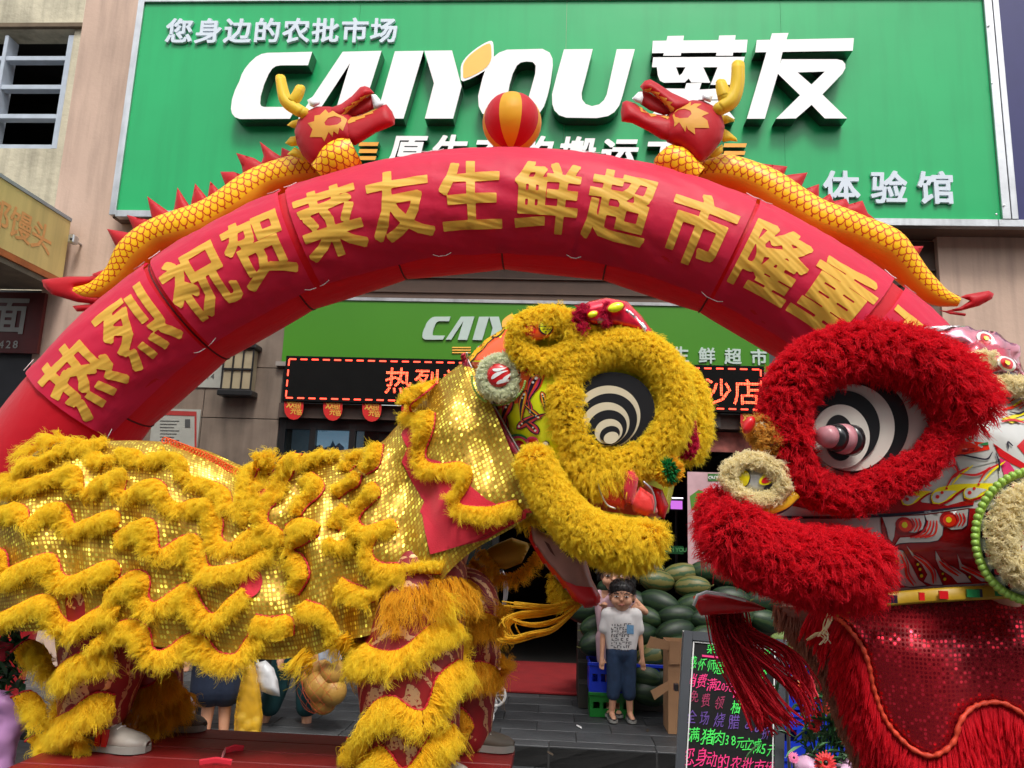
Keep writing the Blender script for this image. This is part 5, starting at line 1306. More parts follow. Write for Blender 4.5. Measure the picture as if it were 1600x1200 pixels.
m_shoe = pm('worn_white_leather', srgb(160, 154, 146), .5, var=.12, scale=14, bump=.15); m_sole = pm('rubber_sole', srgb(150, 150, 144), .7); m_hair = pm('black_hair', (.012, .010, .010), .45)
def shoe(name, c, L, par, az=0., m=m_shoe, sole=m_sole, stripe=None, h=1.):
    """c heel centre on the ground; toe toward az"""
    f = Vector((math.cos(az), math.sin(az), 0)); s = Vector((-math.sin(az), math.cos(az), 0)); c = Vector(c); u = Vector((0, 0, 1))
    prof = [(0,.30,.26),(.12,.36,.32),(.28,.36,.32),(.42,.36,.27),(.58,.38,.21),(.75,.40,.17),(.9,.32,.13),(1.,.12,.07)]
    mb = MB(); n = 12; P = smooth_path(prof, 3)
    for (t, w, hh) in P:
        for j in range(n):
            a = PI*j/(n-1); mb.v.append(tuple(c+f*(t*L)+s*(math.cos(a)*w*L*.5)+u*(.02+abs(math.sin(a))**.7*hh*L*h)))
    for i in range(len(P)-1):
        for j in range(n-1): k = i*n+j; mb.f.append((k, k+1, k+n+1, k+n)); mb.m.append(0)
        k = i*n; mb.f.append((k, k+n, k+2*n-1, k+n-1)); mb.m.append(0)
    mb.f.append(tuple(range(n))); mb.m.append(0); k = (len(P)-1)*n; mb.f.append(tuple(range(k, k+n))[::-1]); mb.m.append(0)
    o = mb.build(name, m, par, True)
    mb = MB(); out = [(t, w) for t, w, _ in P]; pts = [c+f*(t*L)+s*(w*L*.53) for t, w in out]+[c+f*(t*L)-s*(w*L*.53) for t, w in out[::-1]]; k = len(pts)
    mb.v = [tuple(p+u*.002) for p in pts]+[tuple(p+u*.026) for p in pts]; mb.f = [tuple(range(k))[::-1], tuple(range(k, 2*k))]+[(i, (i+1) % k, k+(i+1) % k, k+i) for i in range(k)]; mb.m = [0]*len(mb.f)
    mb.build('sole', sole, o)
    if stripe:
        mb = MB()
        for dx in (0, .1): q = c+f*(.38+dx)*L-s*(.19*L*(1))+u*.03; mb.obox(q+u*.02, f*.01, s*.006, u*.028)
        mb.build('stripe', stripe, o)
    if name != 'sandal':
        mb = MB()
        for i in range(4): q = c+f*(.42+.07*i)*L+u*(.02+(.27-.035*i)*L*h); mb.tube([q-s*.025, q+u*.004, q+s*.025], .0035, 5)
        mb.build('laces', m_white, o)
    return o
def pants_trims(o, rows, L=.07, seed=200, mat=None, Y=YY):
    sf = surf_of(o, Y)
    for k, r in enumerate(rows): trim(sf, r, o, mat or m_yf, L=L, seed=seed+k, w=.03, dens=7500, n=5)
stage_z = gnd(170, 1168, 0).z   # placeholder, set below
zs = at(175, 1172, YY-.1).z      # platform top
# rear performer, bent under the back
def performer(label, hipL, hipR, kneeL, kneeR, ankL, ankR, sh, handp, name='person'):
    base = (hipL+hipR)/2; e = empty(name, (base.x, base.y, zs), label, 'person', 'performers inside the yellow lion')
    hip = (hipL+hipR)/2; neck = sh+Vector((.06, 0, .05)); hd = neck+(neck-hip).normalized()*.16
    hip = hip+Vector((0, 0, -.04)); sh = sh+Vector((0, 0, -.12)); neck = sh+Vector((.05, 0, .0)); hd = neck+Vector((.12, 0, -.02)); caps = [(hip, sh, .10, .11), (sh+Vector((0, -.12, 0)), sh+Vector((0, .12, 0)), .05, .05), (sh, hd, .06, .06), (hd, .085, (1.1, .85, .95))]
    for s_, h in ((-1, handp[0]), (1, handp[1])):
        a = sh+Vector((0, .13*s_, 0)); el = (a+h)/2+Vector((0, .0, -.06)); caps += [(a, el, .055, .042), (el, h, .04, .028), (h, h+(h-el).normalized()*.1, .035, .02)]
    for hp, kn, an in ((hipL, kneeL, ankL), (hipR, kneeR, ankR)): caps += [(hp, kn, .09, .06), (kn, an, .06, .04)]
    b = solid('body', caps, m_skin2, e, .016)
    return e
P_ = lambda x, y, d=0.: at(x, y, YY+d)
# near leg (-y) and far leg (+y)
e1 = performer('performer bent under the lion back in red gold trousers and a worn white trainer', P_(165, 930, -.10), P_(195, 930, .14), P_(150, 1030, -.12), P_(240, 1030, .14), P_(150, 1135, -.08), P_(245, 1120, .16), P_(330, 800, 0), (P_(430, 890, -.08), P_(430, 890, .1)))
tr = solid('trouser_leg', [(P_(160, 930, -.10), P_(165, 1030, -.1), .17, .155), (P_(165, 1030, -.1), P_(150, 1095, -.08), .15, .13)], m_troc, e1, .014)
tr2 = solid('trouser_leg', [(P_(205, 930, .14), P_(238, 1020, .14), .15, .12), (P_(238, 1020, .14), P_(245, 1085, .16), .12, .10)], m_troc, e1, .014)
K8 = K3
pants_trims(tr, [K8([(60,480),(160,400),(240,420),(290,470),(325,560),(370,565),(450,500),(560,460),(690,440)]), K8([(60,760),(160,715),(220,735),(265,790),(290,900),(350,885),(450,830),(560,740),(640,720),(720,740)]), K8([(150,1040),(230,990),(330,1020),(400,1000),(480,960)])], L=.082, seed=210)
pants_trims(tr2, [K8([(800,660),(860,700),(960,670),(1020,590),(1090,610)]), K8([(780,850),(860,860),(960,830),(1050,760),(1140,700)])], L=.09, seed=230, mat=m_of)
shoe('shoe', at(135, 1158, YY-.08)*1 if False else Vector((at(128, 1160, YY-.08).x, YY-.08, zs+.002)), .27, e1, -.12, stripe=m_redp)
shoe('shoe', Vector((at(228, 1150, YY+.2).x, YY+.2, zs+.002)), .24, e1, .0, m=pm('grey_leather', srgb(96, 90, 80), .6, var=.1))
e2 = performer('performer holding up the lion head in red gold trousers with yellow fringes', P_(660, 900, -.14), P_(690, 900, .12), P_(640, 1060, -.2), P_(720, 1040, .12), P_(640, 1200, -.22), P_(725, 1170, .16), P_(715, 740, 0), (P_(800, 780, -.05), P_(820, 780, .1)))
tr = solid('trouser_leg', [(P_(660, 900, -.12), P_(640, 1060, -.2), .17, .185), (P_(640, 1060, -.2), P_(645, 1230, -.22), .185, .15)], m_troc, e2, .014)
tr2 = solid('trouser_leg', [(P_(722, 945, .14), P_(735, 1020, .14), .15, .12), (P_(735, 1020, .14), P_(725, 1140, .16), .12, .11)], m_troc, e2, .014)
pants_trims(tr, [K4([(640,330),(720,440),(860,470),(960,420),(1050,330),(1150,270),(1230,250)]), K4([(540,590),(600,500),(680,470),(740,480)]), K4([(640,960),(690,870),(760,770),(860,745),(930,790),(990,830),(1050,830),(1090,740),(1120,640),(1200,560),(1300,500)]),
  K4([(560,1010),(600,1040),(680,1120),(780,1050),(850,1110),(900,1190),(960,1180),(1040,1060),(1120,960),(1220,920)])], L=.078, seed=240)
pants_trims(tr2, [K4([(1200,330),(1300,260),(1400,220),(1500,260),(1560,300)]), K4([(1280,560),(1380,530),(1480,560),(1530,620)]), K4([(1180,840),(1280,820),(1340,880),(1360,940)]), K4([(1180,1050),(1240,1080),(1320,1120),(1370,1120)])], L=.085, seed=260, mat=m_of)
# inner belly fur hanging in shade between neck and legs
sfl = surf_of(tr, YY); trim(sfl, [(600,930),(640,915),(690,900),(730,905)], lion, m_of, L=.12, seed=280, cord=False, w=.06)
shoe('shoe', Vector((at(628, 1230, YY-.2).x, YY-.2, zs+.002)), .25, e2, -.3)
shoe('shoe', Vector((at(706, 1195, YY+.16).x, YY+.16, zs+.002)), .24, e2, -.1, m=pm('grey_leather', srgb(96, 90, 80), .6))
# ---- red wooden platform they stand on
m_rw = pm('red_painted_wood', srgb(118, 18, 18), .5, var=.2, scale=5, bump=.2, bscale=30)
g0 = at(16, 1176, YY-.34); x0 = g0.x; y0 = at(540, 1195, YY).y
pf = empty('performance_bench', (x0+1.2, YY, -.165), 'dark red painted wooden bench platform under the yellow lion', 'platform')
yf, yb2 = YY-.42, YY+.24
zt_ = zs; xpe = at(790, 1200, YY-.42).x
for k in range(5):
    a = yf+(yb2-yf)*k/5; b_ = yf+(yb2-yf)*(k+1)/5
    MB().box((x0, a+.0015, zt_-.04), (xpe, b_-.0015, zt_), bev=.004).build('plank', m_rw, pf)
MB().box((x0+.01, yf+.01, zt_-.16), (xpe-.02, yf+.05, zt_-.041), bev=.003).build('apron', m_rw, pf)
MB().box((x0+.01, yb2-.05, zt_-.16), (xpe-.02, yb2-.01, zt_-.041), bev=.003).build('apron', m_rw, pf)
for lx in (x0+.03, xpe-.1):
    for ly in (yf+.06, yb2-.12): MB().box((lx, ly, -.162), (lx+.06, ly+.06, zt_-.041), bev=.004).build('leg', m_rw, pf)
m_yedge = pm('scuffed_edge', srgb(160, 90, 70), .7, var=.3, scale=20)
MB().box((x0+.002, yf-.002, zt_-.006), (xpe-.01, yf+.004, zt_+.002)).build('scuffed_edge', m_yedge, pf)
rb = MB(); q = at(345, 1192, YY-.3)
for (a, b_) in (((312, 1192), (362, 1192)), ((345, 1192), (352, 1172)), ((352, 1174), (380, 1170))):
    A, B = at(a[0], a[1], YY), at(b_[0], b_[1], YY); 
    ga = CAM+(A-CAM)*((zt_+.006-CAM.z)/(A.z-CAM.z)); gb = CAM+(B-CAM)*((zt_+.006-CAM.z)/(B.z-CAM.z)); rb.tube([ga, (ga+gb)/2+Vector((0, 0, .008)), gb], .012, 6, sq=.3)
tag(rb.build('red_ribbon', m_redc), 'crumpled red ribbon lying on the dark red bench', 'ribbon')
# ================================================================ RED LION
YR = 2.2
red = empty('lion_costume', at(1560, 1190, YR), 'red and silver lion dance costume with red fur round a big white striped eye', 'lion costume')
m_rf = furmat('red_fur', (.5, .005, .012), (.88, .014, .035), .35); m_rcore = pm('red_backing', (.35, .005, .01), .9)
m_crm = furmat('cream_fur', (.88, .76, .42), (.98, .9, .62), .15); m_ccore = pm('cream_backing', (.6, .5, .28), .9)
m_bf = furmat('russet_fur', (.30, .07, .04), (.48, .20, .13), .3)
m_silv = pm('silver_painted_shell', srgb(208, 208, 204), .24, metal=.15, var=.1, scale=10, coat=.5, bump=.25, bscale=9)
m_drd = pm('deep_red_paint', srgb(168, 10, 18), .25, coat=.5, var=.08); m_or2 = pm('vermilion_paint', srgb(232, 48, 24), .25, coat=.4)
m_yl2 = pm('bright_yellow_paint', srgb(238, 220, 20), .3, coat=.3)
RP = [(1150,790),(1165,740),(1190,690),(1195,620),(1230,560),(1290,520),(1370,508),(1480,520),(1560,560),(1640,600),(1760,700),(1800,800),(1780,900),(1600,916),(1400,932),(1318,944),(1280,930),(1220,900),(1170,850)]
rb_ = MB(); inflated(rb_, RP, YR-.02, .30, 12, D=130)
rh = rb_.build('head_shell', m_silv, red, True); RS = Surf(rb_.v, rb_.f, YR-.3)
S1 = lambda L: z2(L, 1280, 640)
def rdec(pl, m, off, sp=8, name='painted_flame', par=None):
    mb = MB(); decal(mb, RS, pl, off, sp)
    if mb.f: return mb.build(name, m, par or rh, True)
# deep red fields above and below the mouth line
rdec([(1150,770),(1280,800),(1400,803),(1520,790),(1522,778),(1480,790),(1440,785),(1425,770),(1380,785),(1300,760),(1200,740)], m_drd, .002, 10, 'painted_ground')
rdec(S1([(380,660),(650,655),(925,615),(1000,620),(1300,600),(1300,1070),(820,1090),(500,1110),(400,900)]), m_drd, .002, 10, 'painted_ground')
rdec([(1480,690),(1560,680),(1600,660),(1640,700),(1640,790),(1600,790),(1560,760),(1560,720),(1500,735)], m_silv, .002, 10, 'painted_ground')
# black mouth line
def rline(pts, w, m, off, name='painted_line'):
    q = smooth_path(pts, 5); q = [np.array(p[:2]) for p in q]; up = []; dn = []
    for i, p in enumerate(q):
        t = q[min(i+1, len(q)-1)]-q[max(i-1, 0)]; t = t/np.linalg.norm(t); k = w*math.sin(PI*min(1, max(.08, i/(len(q)-1)*.9+.05)))**.5
        up.append((p[0]-t[1]*k/2, p[1]+t[0]*k/2)); dn.append((p[0]+t[1]*k/2, p[1]-t[0]*k/2))
    return rdec(up+dn[::-1], m, off, 10, name)
rline([(1200,806),(1290,808),(1370,806),(1440,800),(1518,790)], 4.5, m_ink, .006)
def sfl_(body, out=1.06, inner=(), off=.0035):
    c = np.mean(body, 0); o_ = [(c[0]+(x-c[0])*out+.8, c[1]+(y-c[1])*out+.8) for x, y in body]
    rdec(o_, m_ink, off); rdec(body, m_silv, off+.0008)
    for q, m in inner: rdec(q, m, off+.0016)
# swirl row under the line
sfl_(S1([(390,672),(650,660),(655,700),(640,745),(590,765),(540,760),(500,735),(480,700),(468,740),(462,790),(450,820),(430,800),(415,740)]), 1.04)
sfl_(S1([(655,660),(925,622),(915,720),(885,742),(820,748),(785,730),(770,715),(762,780),(735,812),(680,822),(560,825),(500,830),(470,840),(500,795),(600,790),(660,760),(672,700)]), 1.03)
for cx, cy in ((525,718),(800,686)):
    q = S1([(cx, cy)])[0]; 
    rdec(ell(q[0], q[1], 14, 12, .2), m_drd, .0055, 6); rdec(ell(q[0]+1, q[1]+1, 10.5, 9, .2), m_or2, .006, 6); rdec(ell(q[0], q[1], 4.5, 4.5), m_yl2, .0066, 6, 'painted_dot')
    for k in range(3): rline(S1([(cx+45+k*22, cy-40), (cx+62+k*20, cy), (cx+38+k*22, cy+40)]), 3, m_or2 if k % 2 else m_redp, .0058)
for k in range(4): rline(S1([(560+k*30, 795), (620+k*30, 775), (660+k*22, 730), (672+k*18, 690)]), 3, m_or2 if k % 2 else m_redp, .0058)
# flame row above the ribbon
for (pts, dots) in (([(452,862),(520,880),(560,960),(600,1050),(640,1085),(560,1095),(510,1080),(480,1000),(500,960),(495,920)], [(475,938,10)]),
                    ([(560,850),(600,905),(660,940),(710,990),(745,1080),(690,1080),(650,1060),(668,1020),(640,960),(590,910)], [(608,955,7),(622,985,8),(632,1025,9)]),
                    ([(738,880),(770,945),(830,975),(890,1020),(920,1065),(850,1068),(820,1030),(760,985),(740,930)], [(765,1012,6),(778,1045,8)]),
                    ([(875,900),(900,960),(960,990),(1040,1020),(1070,1052),(1000,1060),(950,1020),(890,985)], [(932,1032,6)]),
                    ([(1040,925),(1070,980),(1130,1010),(1200,1030),(1240,1045),(1180,1054),(1120,1030),(1055,990)], [(1095,1035,6)]),
                    ([(1190,930),(1220,975),(1280,1000),(1360,1020),(1380,1040),(1320,1040),(1260,1015)], [])):
    pl = S1(pts); _c = np.mean(pl, 0); pl = [(_c[0]+(x-_c[0])*1.22, _c[1]+(y-_c[1])*1.04) for x, y in pl]; sfl_(pl, 1.05)
    m_ = len(pl)//2; mid = [((a[0]+b[0])/2, (a[1]+b[1])/2) for a, b in zip(pl[1:m_], pl[::-1][:m_-1])]
    if len(mid) > 2: rline(mid, 4.5, m_or2, .0062); rline([(x+4, y-3) for x, y in mid], 2.5, m_redp, .0064)
    for (x, y, r) in dots:
        q = S1([(x, y)])[0]; rdec(ell(q[0], q[1], r/2.6, r/2.3), m_ink, .0058, 6, 'painted_dot'); rdec(ell(q[0], q[1], r/3.6, r/3.3), m_yl2, .0066, 6, 'painted_dot')
# clubs with yellow tails under the eye fur
for (x, y, ang, L, w, c) in ((735,545,-.95,62,13,1.1),(935,520,-.75,58,12,.9),(545,560,-.9,44,11,1.0)):
    q = S1([(x, y)])[0]
    for i, (m, f) in enumerate(((m_drd, 1.12), (m_yl2, 1.0), (m_silv, .78))):
        rdec(drop(q[0]+(i == 0)*1.5, q[1]+(i == 0)*1.5, ang, L*(1 if i < 2 else .55), w*f, c), m, .0034+.0008*i)
    for j in range(3): rdec(ell(q[0]+j*7-1, q[1]-j*6.5, 3-j*.5, 3-j*.5), m_redp, .0062, 6, 'painted_dot')
    for j in range(2): rline([(q[0]+14+j*8, q[1]-16-j*3), (q[0]+26+j*9, q[1]-34), (q[0]+48+j*7, q[1]-46-j*3)], 3.2, m_yl2 if j else m_redp, .005)
# red flames and lines on the upper cheek
for pts, m in (([(760,240),(880,150),(960,200),(1050,210),(1060,250),(960,270),(830,300),(780,290)], m_or2), ([(800,150),(880,190),(940,170),(1050,220),(1010,240),(930,200),(850,200)], m_silv),
               ([(1080,210),(1150,260),(1280,340),(1280,380),(1180,330),(1120,290)], m_redp), ([(1230,230),(1280,180),(1300,260),(1290,300)], m_redp), ([(1120,300),(1180,330),(1230,400),(1260,440),(1160,440),(1140,380)], m_pnk),
               ([(1130,60),(1200,40),(1290,10),(1290,30),(1210,60),(1300,60),(1200,90)], m_yl2), ([(1110,10),(1200,-20),(1290,-60),(1290,-40),(1200,0)], m_or2), ([(860,250),(960,240),(1040,235),(960,262),(880,270)], m_drd)):
    rdec(S1(pts), m, .0036)
rdec(S1([(945,135),(965,125),(965,150),(950,155)]), m_grn, .0056, 6); rdec(S1([(920,175),(945,180),(938,195)]), m_grn, .0056, 6); rdec(S1([(990,215),(1045,205),(1050,222),(1010,225)]), m_grn, .0056, 6)
for pts in ([(830,300),(880,285),(960,300),(1040,310),(1075,265)], [(1095,270),(1115,330),(1118,385)], [(1200,230),(1170,205),(1175,250)], [(1180,20),(1240,30),(1300,0)]): rline(S1(pts), 2.6, m_ink, .0056)
for pts in ([(800,360),(840,350),(860,400),(820,430)], [(870,400),(960,410),(1020,390),(1060,360)], [(1060,180),(1030,130),(1000,100)], [(1130,80),(1200,70),(1280,90)]): rline(S1(pts), 3.6, m_redp, .0056)
for k in range(7): q = S1([(1155+k*24, 440-abs(k-3)*4)])[0]; rdec(ell(q[0], q[1], 2.6, 2.6), m_yl2, .0066, 6, 'painted_dot')
for k in range(6): rline([(1545+k*9, 620+k*4), (1565+k*8, 610+k*4), (1590+k*4, 615+k*3)], 3.5, (m_or2, m_yl2, m_redp)[k % 3], .0056)
# the eye: white orbit, stepped discs and a banded stalk
m_ewh = pm('white_eye_paint', srgb(214, 208, 198), .3, coat=.4, var=.05)
b = MB(); inflated(b, [(1278,700),(1285,640),(1310,600),(1360,585),(1420,592),(1462,620),(1470,660),(1440,700),(1400,730),(1350,760),(1300,750)], YR-.30, .03, 9, D=20); b.build('eye_orbit', m_ewh, red, True)
for i, (x, y, a, c, m) in enumerate(((1340,664,80,76,m_blk),(1330,668,68,68,m_ewh),(1318,668,57,58,m_blk),(1314,682,45,50,m_ewh),(1312,684,23,36,m_blk))):
    mb = MB(); extruded(mb, [ell(x, y, a, c, -.1, 72)], lambda px, py, dd, i=i: at(px, py, YR-.335-.0065*i)+Vector((0, dd, 0)), .0063); mb.build('eye_disc', m, red)
P = [at(1332-5.9*k, 688-.9*k, YR-.365-.006*k) for k in range(9)]
m_pkb = pm('pale_pink_paint', srgb(190, 128, 136), .35)
R_ = [.037, .037, .036, .035, .033, .030, .027, .024, .021]
for a, b_, m in ((0, 2, m_blk), (2, 4, m_pkb), (4, 6, m_blk), (6, 8, m_pkb)):
    MB().tube(P[a:b_+1], R_[a:b_+1], 24).build('eye_stalk_band', m, red, True)
# fur
Yr = YR-.34
ft = lambda nm, pts, Yf, L, seed, closed=False, mat=m_rf, core=m_rcore, **k: furtube(nm, pts, Yf, red, mat, core, L=L, seed=seed, closed=closed, **{**dict(dens=150000), **k})
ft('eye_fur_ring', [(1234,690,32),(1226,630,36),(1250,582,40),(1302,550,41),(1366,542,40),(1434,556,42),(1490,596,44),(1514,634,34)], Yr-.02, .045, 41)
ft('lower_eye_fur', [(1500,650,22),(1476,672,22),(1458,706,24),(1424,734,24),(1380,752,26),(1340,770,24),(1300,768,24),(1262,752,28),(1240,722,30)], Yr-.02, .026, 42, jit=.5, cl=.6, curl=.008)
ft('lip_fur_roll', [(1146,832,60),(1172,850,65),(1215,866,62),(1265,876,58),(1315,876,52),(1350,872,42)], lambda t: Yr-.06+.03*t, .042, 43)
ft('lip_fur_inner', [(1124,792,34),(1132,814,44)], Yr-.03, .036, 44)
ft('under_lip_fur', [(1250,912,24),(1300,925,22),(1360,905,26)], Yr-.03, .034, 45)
# nose: cream rings and the orange pompom
ft('nose_ring', [(1180+43*math.cos(a)*.98-6*math.sin(a), 750+30*math.sin(a)+10*math.cos(a), 12) for a in np.linspace(0, 2*PI, 11)[:-1]], Yr-.06, .012, 46, True, m_crm, m_ccore, dens=150000, r0=.0009, droop=.05)
b = MB(); inflated(b, ell(1184, 752, 38, 24, .25), Yr-.03, .03, 6); nn_ = b.build('nose_plate', m_silv, red, True); sn = Surf(b.v, b.f, Yr)
for (x, y, a, bb, r, m) in ((1160,748,12,14,.3,m_ink),(1161,748,9.5,12,.3,m_yl2),(1163,748,6,8,.3,m_redp),(1200,748,16,8,-.4,m_yl2),(1200,749,12,5,-.4,m_redp),(1205,757,14,4,-.5,m_ink),(1204,762,15,4,-.5,m_yl2)):
    mb = MB(); decal(mb, sn, ell(x, y, a, bb, r), .002+.0008*((x+y) % 5), 5)
    if mb.f: mb.build('painted_patch', m, nn_, True)
m_oy = furmat('amber_fur', (.55, .22, .02), (.85, .5, .1), .3)
ft('nose_pompom', [(1188,672,26),(1198,680,27),(1204,690,24)], Yr-.03, .018, 47, mat=m_oy, core=m_ccore, dens=150000, r0=.001, droop=.05)
b = MB(); inflated(b, ell(1170, 664, 9, 15, .5), Yr-.065, .012, 4); b.build('pompom_spot', m_redp, red, True)
ft('temple_roll', [(1202,616,9),(1215,594,11),(1235,578,11)], Yr-.0, .012, 48, mat=m_crm, core=m_ccore, dens=150000, r0=.0009)
b = MB(); inflated(b, [(1205,640),(1212,612),(1226,604),(1232,630),(1222,655),(1208,660)], Yr+.02, .03, 5); b.build('temple_plate', m_yl2, red, True)
# yellow lip rim and painted lip
for k, (w, m) in enumerate(((.010, m_yel), (.005, m_ink))):
    MB().tube([at(x, y+k*6, Yr-.05) for x, y in smooth_path([(1172,796),(1195,800),(1225,790),(1245,772)], 5)], w, 8, sq=.6).build('lip_rim', m, red, True)
# crest of crumpled foil at the top right
for k, pl in enumerate(([(1420,520),(1450,512),(1500,508),(1560,520),(1590,545),(1600,590),(1560,580),(1530,570),(1480,560),(1500,545)], [(1385,516),(1440,510),(1500,508),(1470,520),(1430,530)], [(1490,545),(1530,530),(1580,545),(1596,580),(1540,585),(1510,570)], [(1480,560),(1520,556),(1540,575),(1530,592),(1495,585)])):
    b = MB(); inflated(b, pl, YR-.16-.02*k, .06, 7, D=26)
    b.v = [tuple(Vector(v)+Vector((0, .018*noise.noise(Vector(v)*22), .010*noise.noise(Vector(v)*30+Vector((5, 0, 0)))))) for v in b.v]
    cr_ = b.build('crest_foil', (pm('pink_foil', srgb(214, 130, 146), .18, metal=.55, var=.35, scale=14, coat=.6), m_sil, pm('rose_foil', srgb(196, 50, 74), .2, metal=.5, var=.4, scale=18, coat=.6), m_sil)[k], red, True)
    sc2 = Surf(b.v, b.f, YR)
    if k in (0, 2):
        for (x, y) in (((1540, 530), (1574, 566)) if k == 0 else ((1572, 568),)):
            for f, m in ((12, m_wht), (8, m_redp), (3.4, m_yl2)):
                mb = MB(); decal(mb, sc2, ell(x, y, f*1.3, f*.8, .5), .002+(12-f)*.0004, 5)
                if mb.f: mb.build('crest_eye', m, cr_, True)
ft('crest_fur', [(1505,566,9),(1530,562,12),(1548,556,8)], YR-.26, .016, 49, mat=m_crm, core=m_ccore, dens=150000, r0=.0009)
ft('ear_roll', [(1520,590,10),(1550,600,14),(1600,602,15),(1680,610,15)], YR-.24, .016, 50, mat=m_crm, core=m_ccore, dens=130000, r0=.001)
# ear: lime beads, cream fur and red scrolls
ec = (1618, 838)
b = MB(); inflated(b, ell(ec[0], ec[1], 92, 100, .1, 30), YR-.30, .04, 9, D=20); er = b.build('ear_plate', m_silv, red, True); se = Surf(b.v, b.f, YR)
for k in range(9):
    a = 2.1+k*.36; x, y = ec[0]+74*math.cos(a), ec[1]+82*math.sin(a)
    for j, m in enumerate((m_ink, m_redp, m_yl2)):
        mb = MB(); decal(mb, se, ell(x+j*1.5, y, 13-3.5*j, 9-2.2*j, a), .002+.0008*j, 5)
        if mb.f: mb.build('painted_petal', m, er, True)
mb = MB(); 
for k in range(64): a = 2*PI*k/64; mb.ball(at(ec[0]+95*math.cos(a), ec[1]+103*math.sin(a), YR-.335), .0092, 8, 6)
mb.tube([at(ec[0]+92*math.cos(a), ec[1]+100*math.sin(a), YR-.325) for a in np.linspace(0, 2*PI, 60)[:-1]], .008, 6, closed=True)
o = mb.build('lime_bead_ring', pm('lime_bead', srgb(150, 190, 80), .4), red, True); o['kind'] = 'stuff'
ft('ear_fur_ring', [(ec[0]+52*math.cos(a), ec[1]+62*math.sin(a), 22) for a in np.linspace(0, 2*PI, 11)[:-1]], YR-.35, .022, 51, True, m_crm, m_ccore, dens=120000, r0=.001, droop=.08)
b = MB(); inflated(b, ell(ec[0]+2, ec[1], 42, 46), YR-.34, .02, 7); ei = b.build('ear_centre', m_wht, red, True); se = Surf(b.v, b.f, YR)
for k in range(16):
    x, y = ec[0]-34+((k*37) % 70), ec[1]-34+((k*23) % 68); rr = 6+k % 3*2
    arc = [(x+rr*math.cos(t), y+rr*math.sin(t)) for t in np.linspace(0, 4.6, 8)]+[(x+(rr-2.4)*math.cos(t), y+(rr-2.4)*math.sin(t)) for t in np.linspace(4.6, 0, 8)]
    mb = MB(); decal(mb, se, arc, .002+.0002*k, 6)
    if mb.f: mb.build('red_scroll', m_redp, ei, True)
# ribbon with bead charms
rp_ = [(1304,944),(1340,934),(1400,926),(1480,920),(1560,916),(1640,914),(1750,912)]
P = [at(x, y+9, YR-.27-.02*math.sin(i*.5)) for i, (x, y) in enumerate(smooth_path(rp_, 5))]
m_rbn = pm('mustard_ribbon', srgb(176, 140, 20), .5, var=.15, scale=30)
MB().tube(P, .0165, 8, sq=.25, up=Vector((0, 0, 1))).build('head_ribbon', m_rbn, red, True)
for k, (x, c) in enumerate(((1356, m_grn), (1386, m_grn), (1392, m_ink), (1440, m_redp), (1474, m_redp), (1520, m_grn), (1530, m_ink), (1562, m_grn), (1578, m_redp), (1594, m_redp))):
    y = np.interp(x, [p[0] for p in rp_], [p[1] for p in rp_])+9; q = at(x, y, YR-.297)
    MB().obox(q, Vector((.006+.004*(k % 3), 0, 0)), Vector((0, .003, 0)), Vector((0, 0, .009))).build('ribbon_print', c, red)
# hanging cloth with scalloped hem
m_rseq = sequin('red_sequin_cloth', (.9, .03, .06), (.28, .005, .01), .0100, .2)
CP = [(1306,940),(1400,928),(1600,916),(1760,912),(1900,940),(1960,1100),(1960,1340),(1500,1340),(1400,1300),(1330,1150),(1300,1030)]
mb = MB(); inflated(mb, CP, YR+.02, .27, 12, D=110)
mb.v = [tuple(Vector(v)+Vector((0, .018*math.sin(v[0]*26+v[2]*5)+.02*noise.noise(Vector(v)*5), 0))) for v in mb.v]
mb.uv = [(v[0]-v[1]*.5, v[2], 0) for v in mb.v]
mb.build('body_cloth', m_rseq, red, True); SR = Surf(mb.v, mb.f, YR-.22)
HL = [(1302,958),(1330,980),(1355,1020),(1368,1075),(1388,1125),(1425,1165),(1458,1178),(1484,1158),(1494,1125),(1515,1102),(1555,1094),(1590,1108),(1640,1150)]
mb = MB(); decal(mb, SR, HL+[(1640,1330),(1420,1330),(1345,1160),(1300,1030)], .004, 10); mb.build('fur_backing', m_rcore, red, True)
mb = MB(); P = [p for p, _ in onsurf(SR, HL, .012, 8)]; Pd = []
for i in range(len(P)-1):
    m = max(1, int((P[i+1]-P[i]).length/.004)); Pd += [P[i].lerp(P[i+1], k/m) for k in range(m)]
mb.tube(Pd, [.0055*(1+.25*math.sin(i*1.4)) for i in range(len(Pd))], 7); mb.build('orange_braid', pm('orange_braid', srgb(206, 62, 34), .6, var=.2, scale=50), red, True)
# pile below the braid
rg = np.random.default_rng(9); RO = []; DI = []
hl = [tuple(p) for p in smooth_path(HL, 5)]; reg = hl+[(1640,1330),(1420,1330),(1392,1240),(1356,1165),(1326,1090),(1292,1010),(1262,960),(1290,950)]
xs_ = [p[0] for p in reg]; ys_ = [p[1] for p in reg]
while len(RO) < 24000:
    x, y = rg.uniform(min(xs_), max(xs_)), rg.uniform(min(ys_), 1290)
    if not inpoly((x, y), reg): continue
    p, n_ = SR.near(x, y, .004); RO.append(tuple(p)); d = n_*.45+Vector((-.18, 0, -.9)); d.normalize(); DI.append(tuple(d))
hm = fur('hem_fur', RO, DI, .042, m_rf, red, droop=.3, seed=77, jit=.15, cl=.3, r0=.0012)
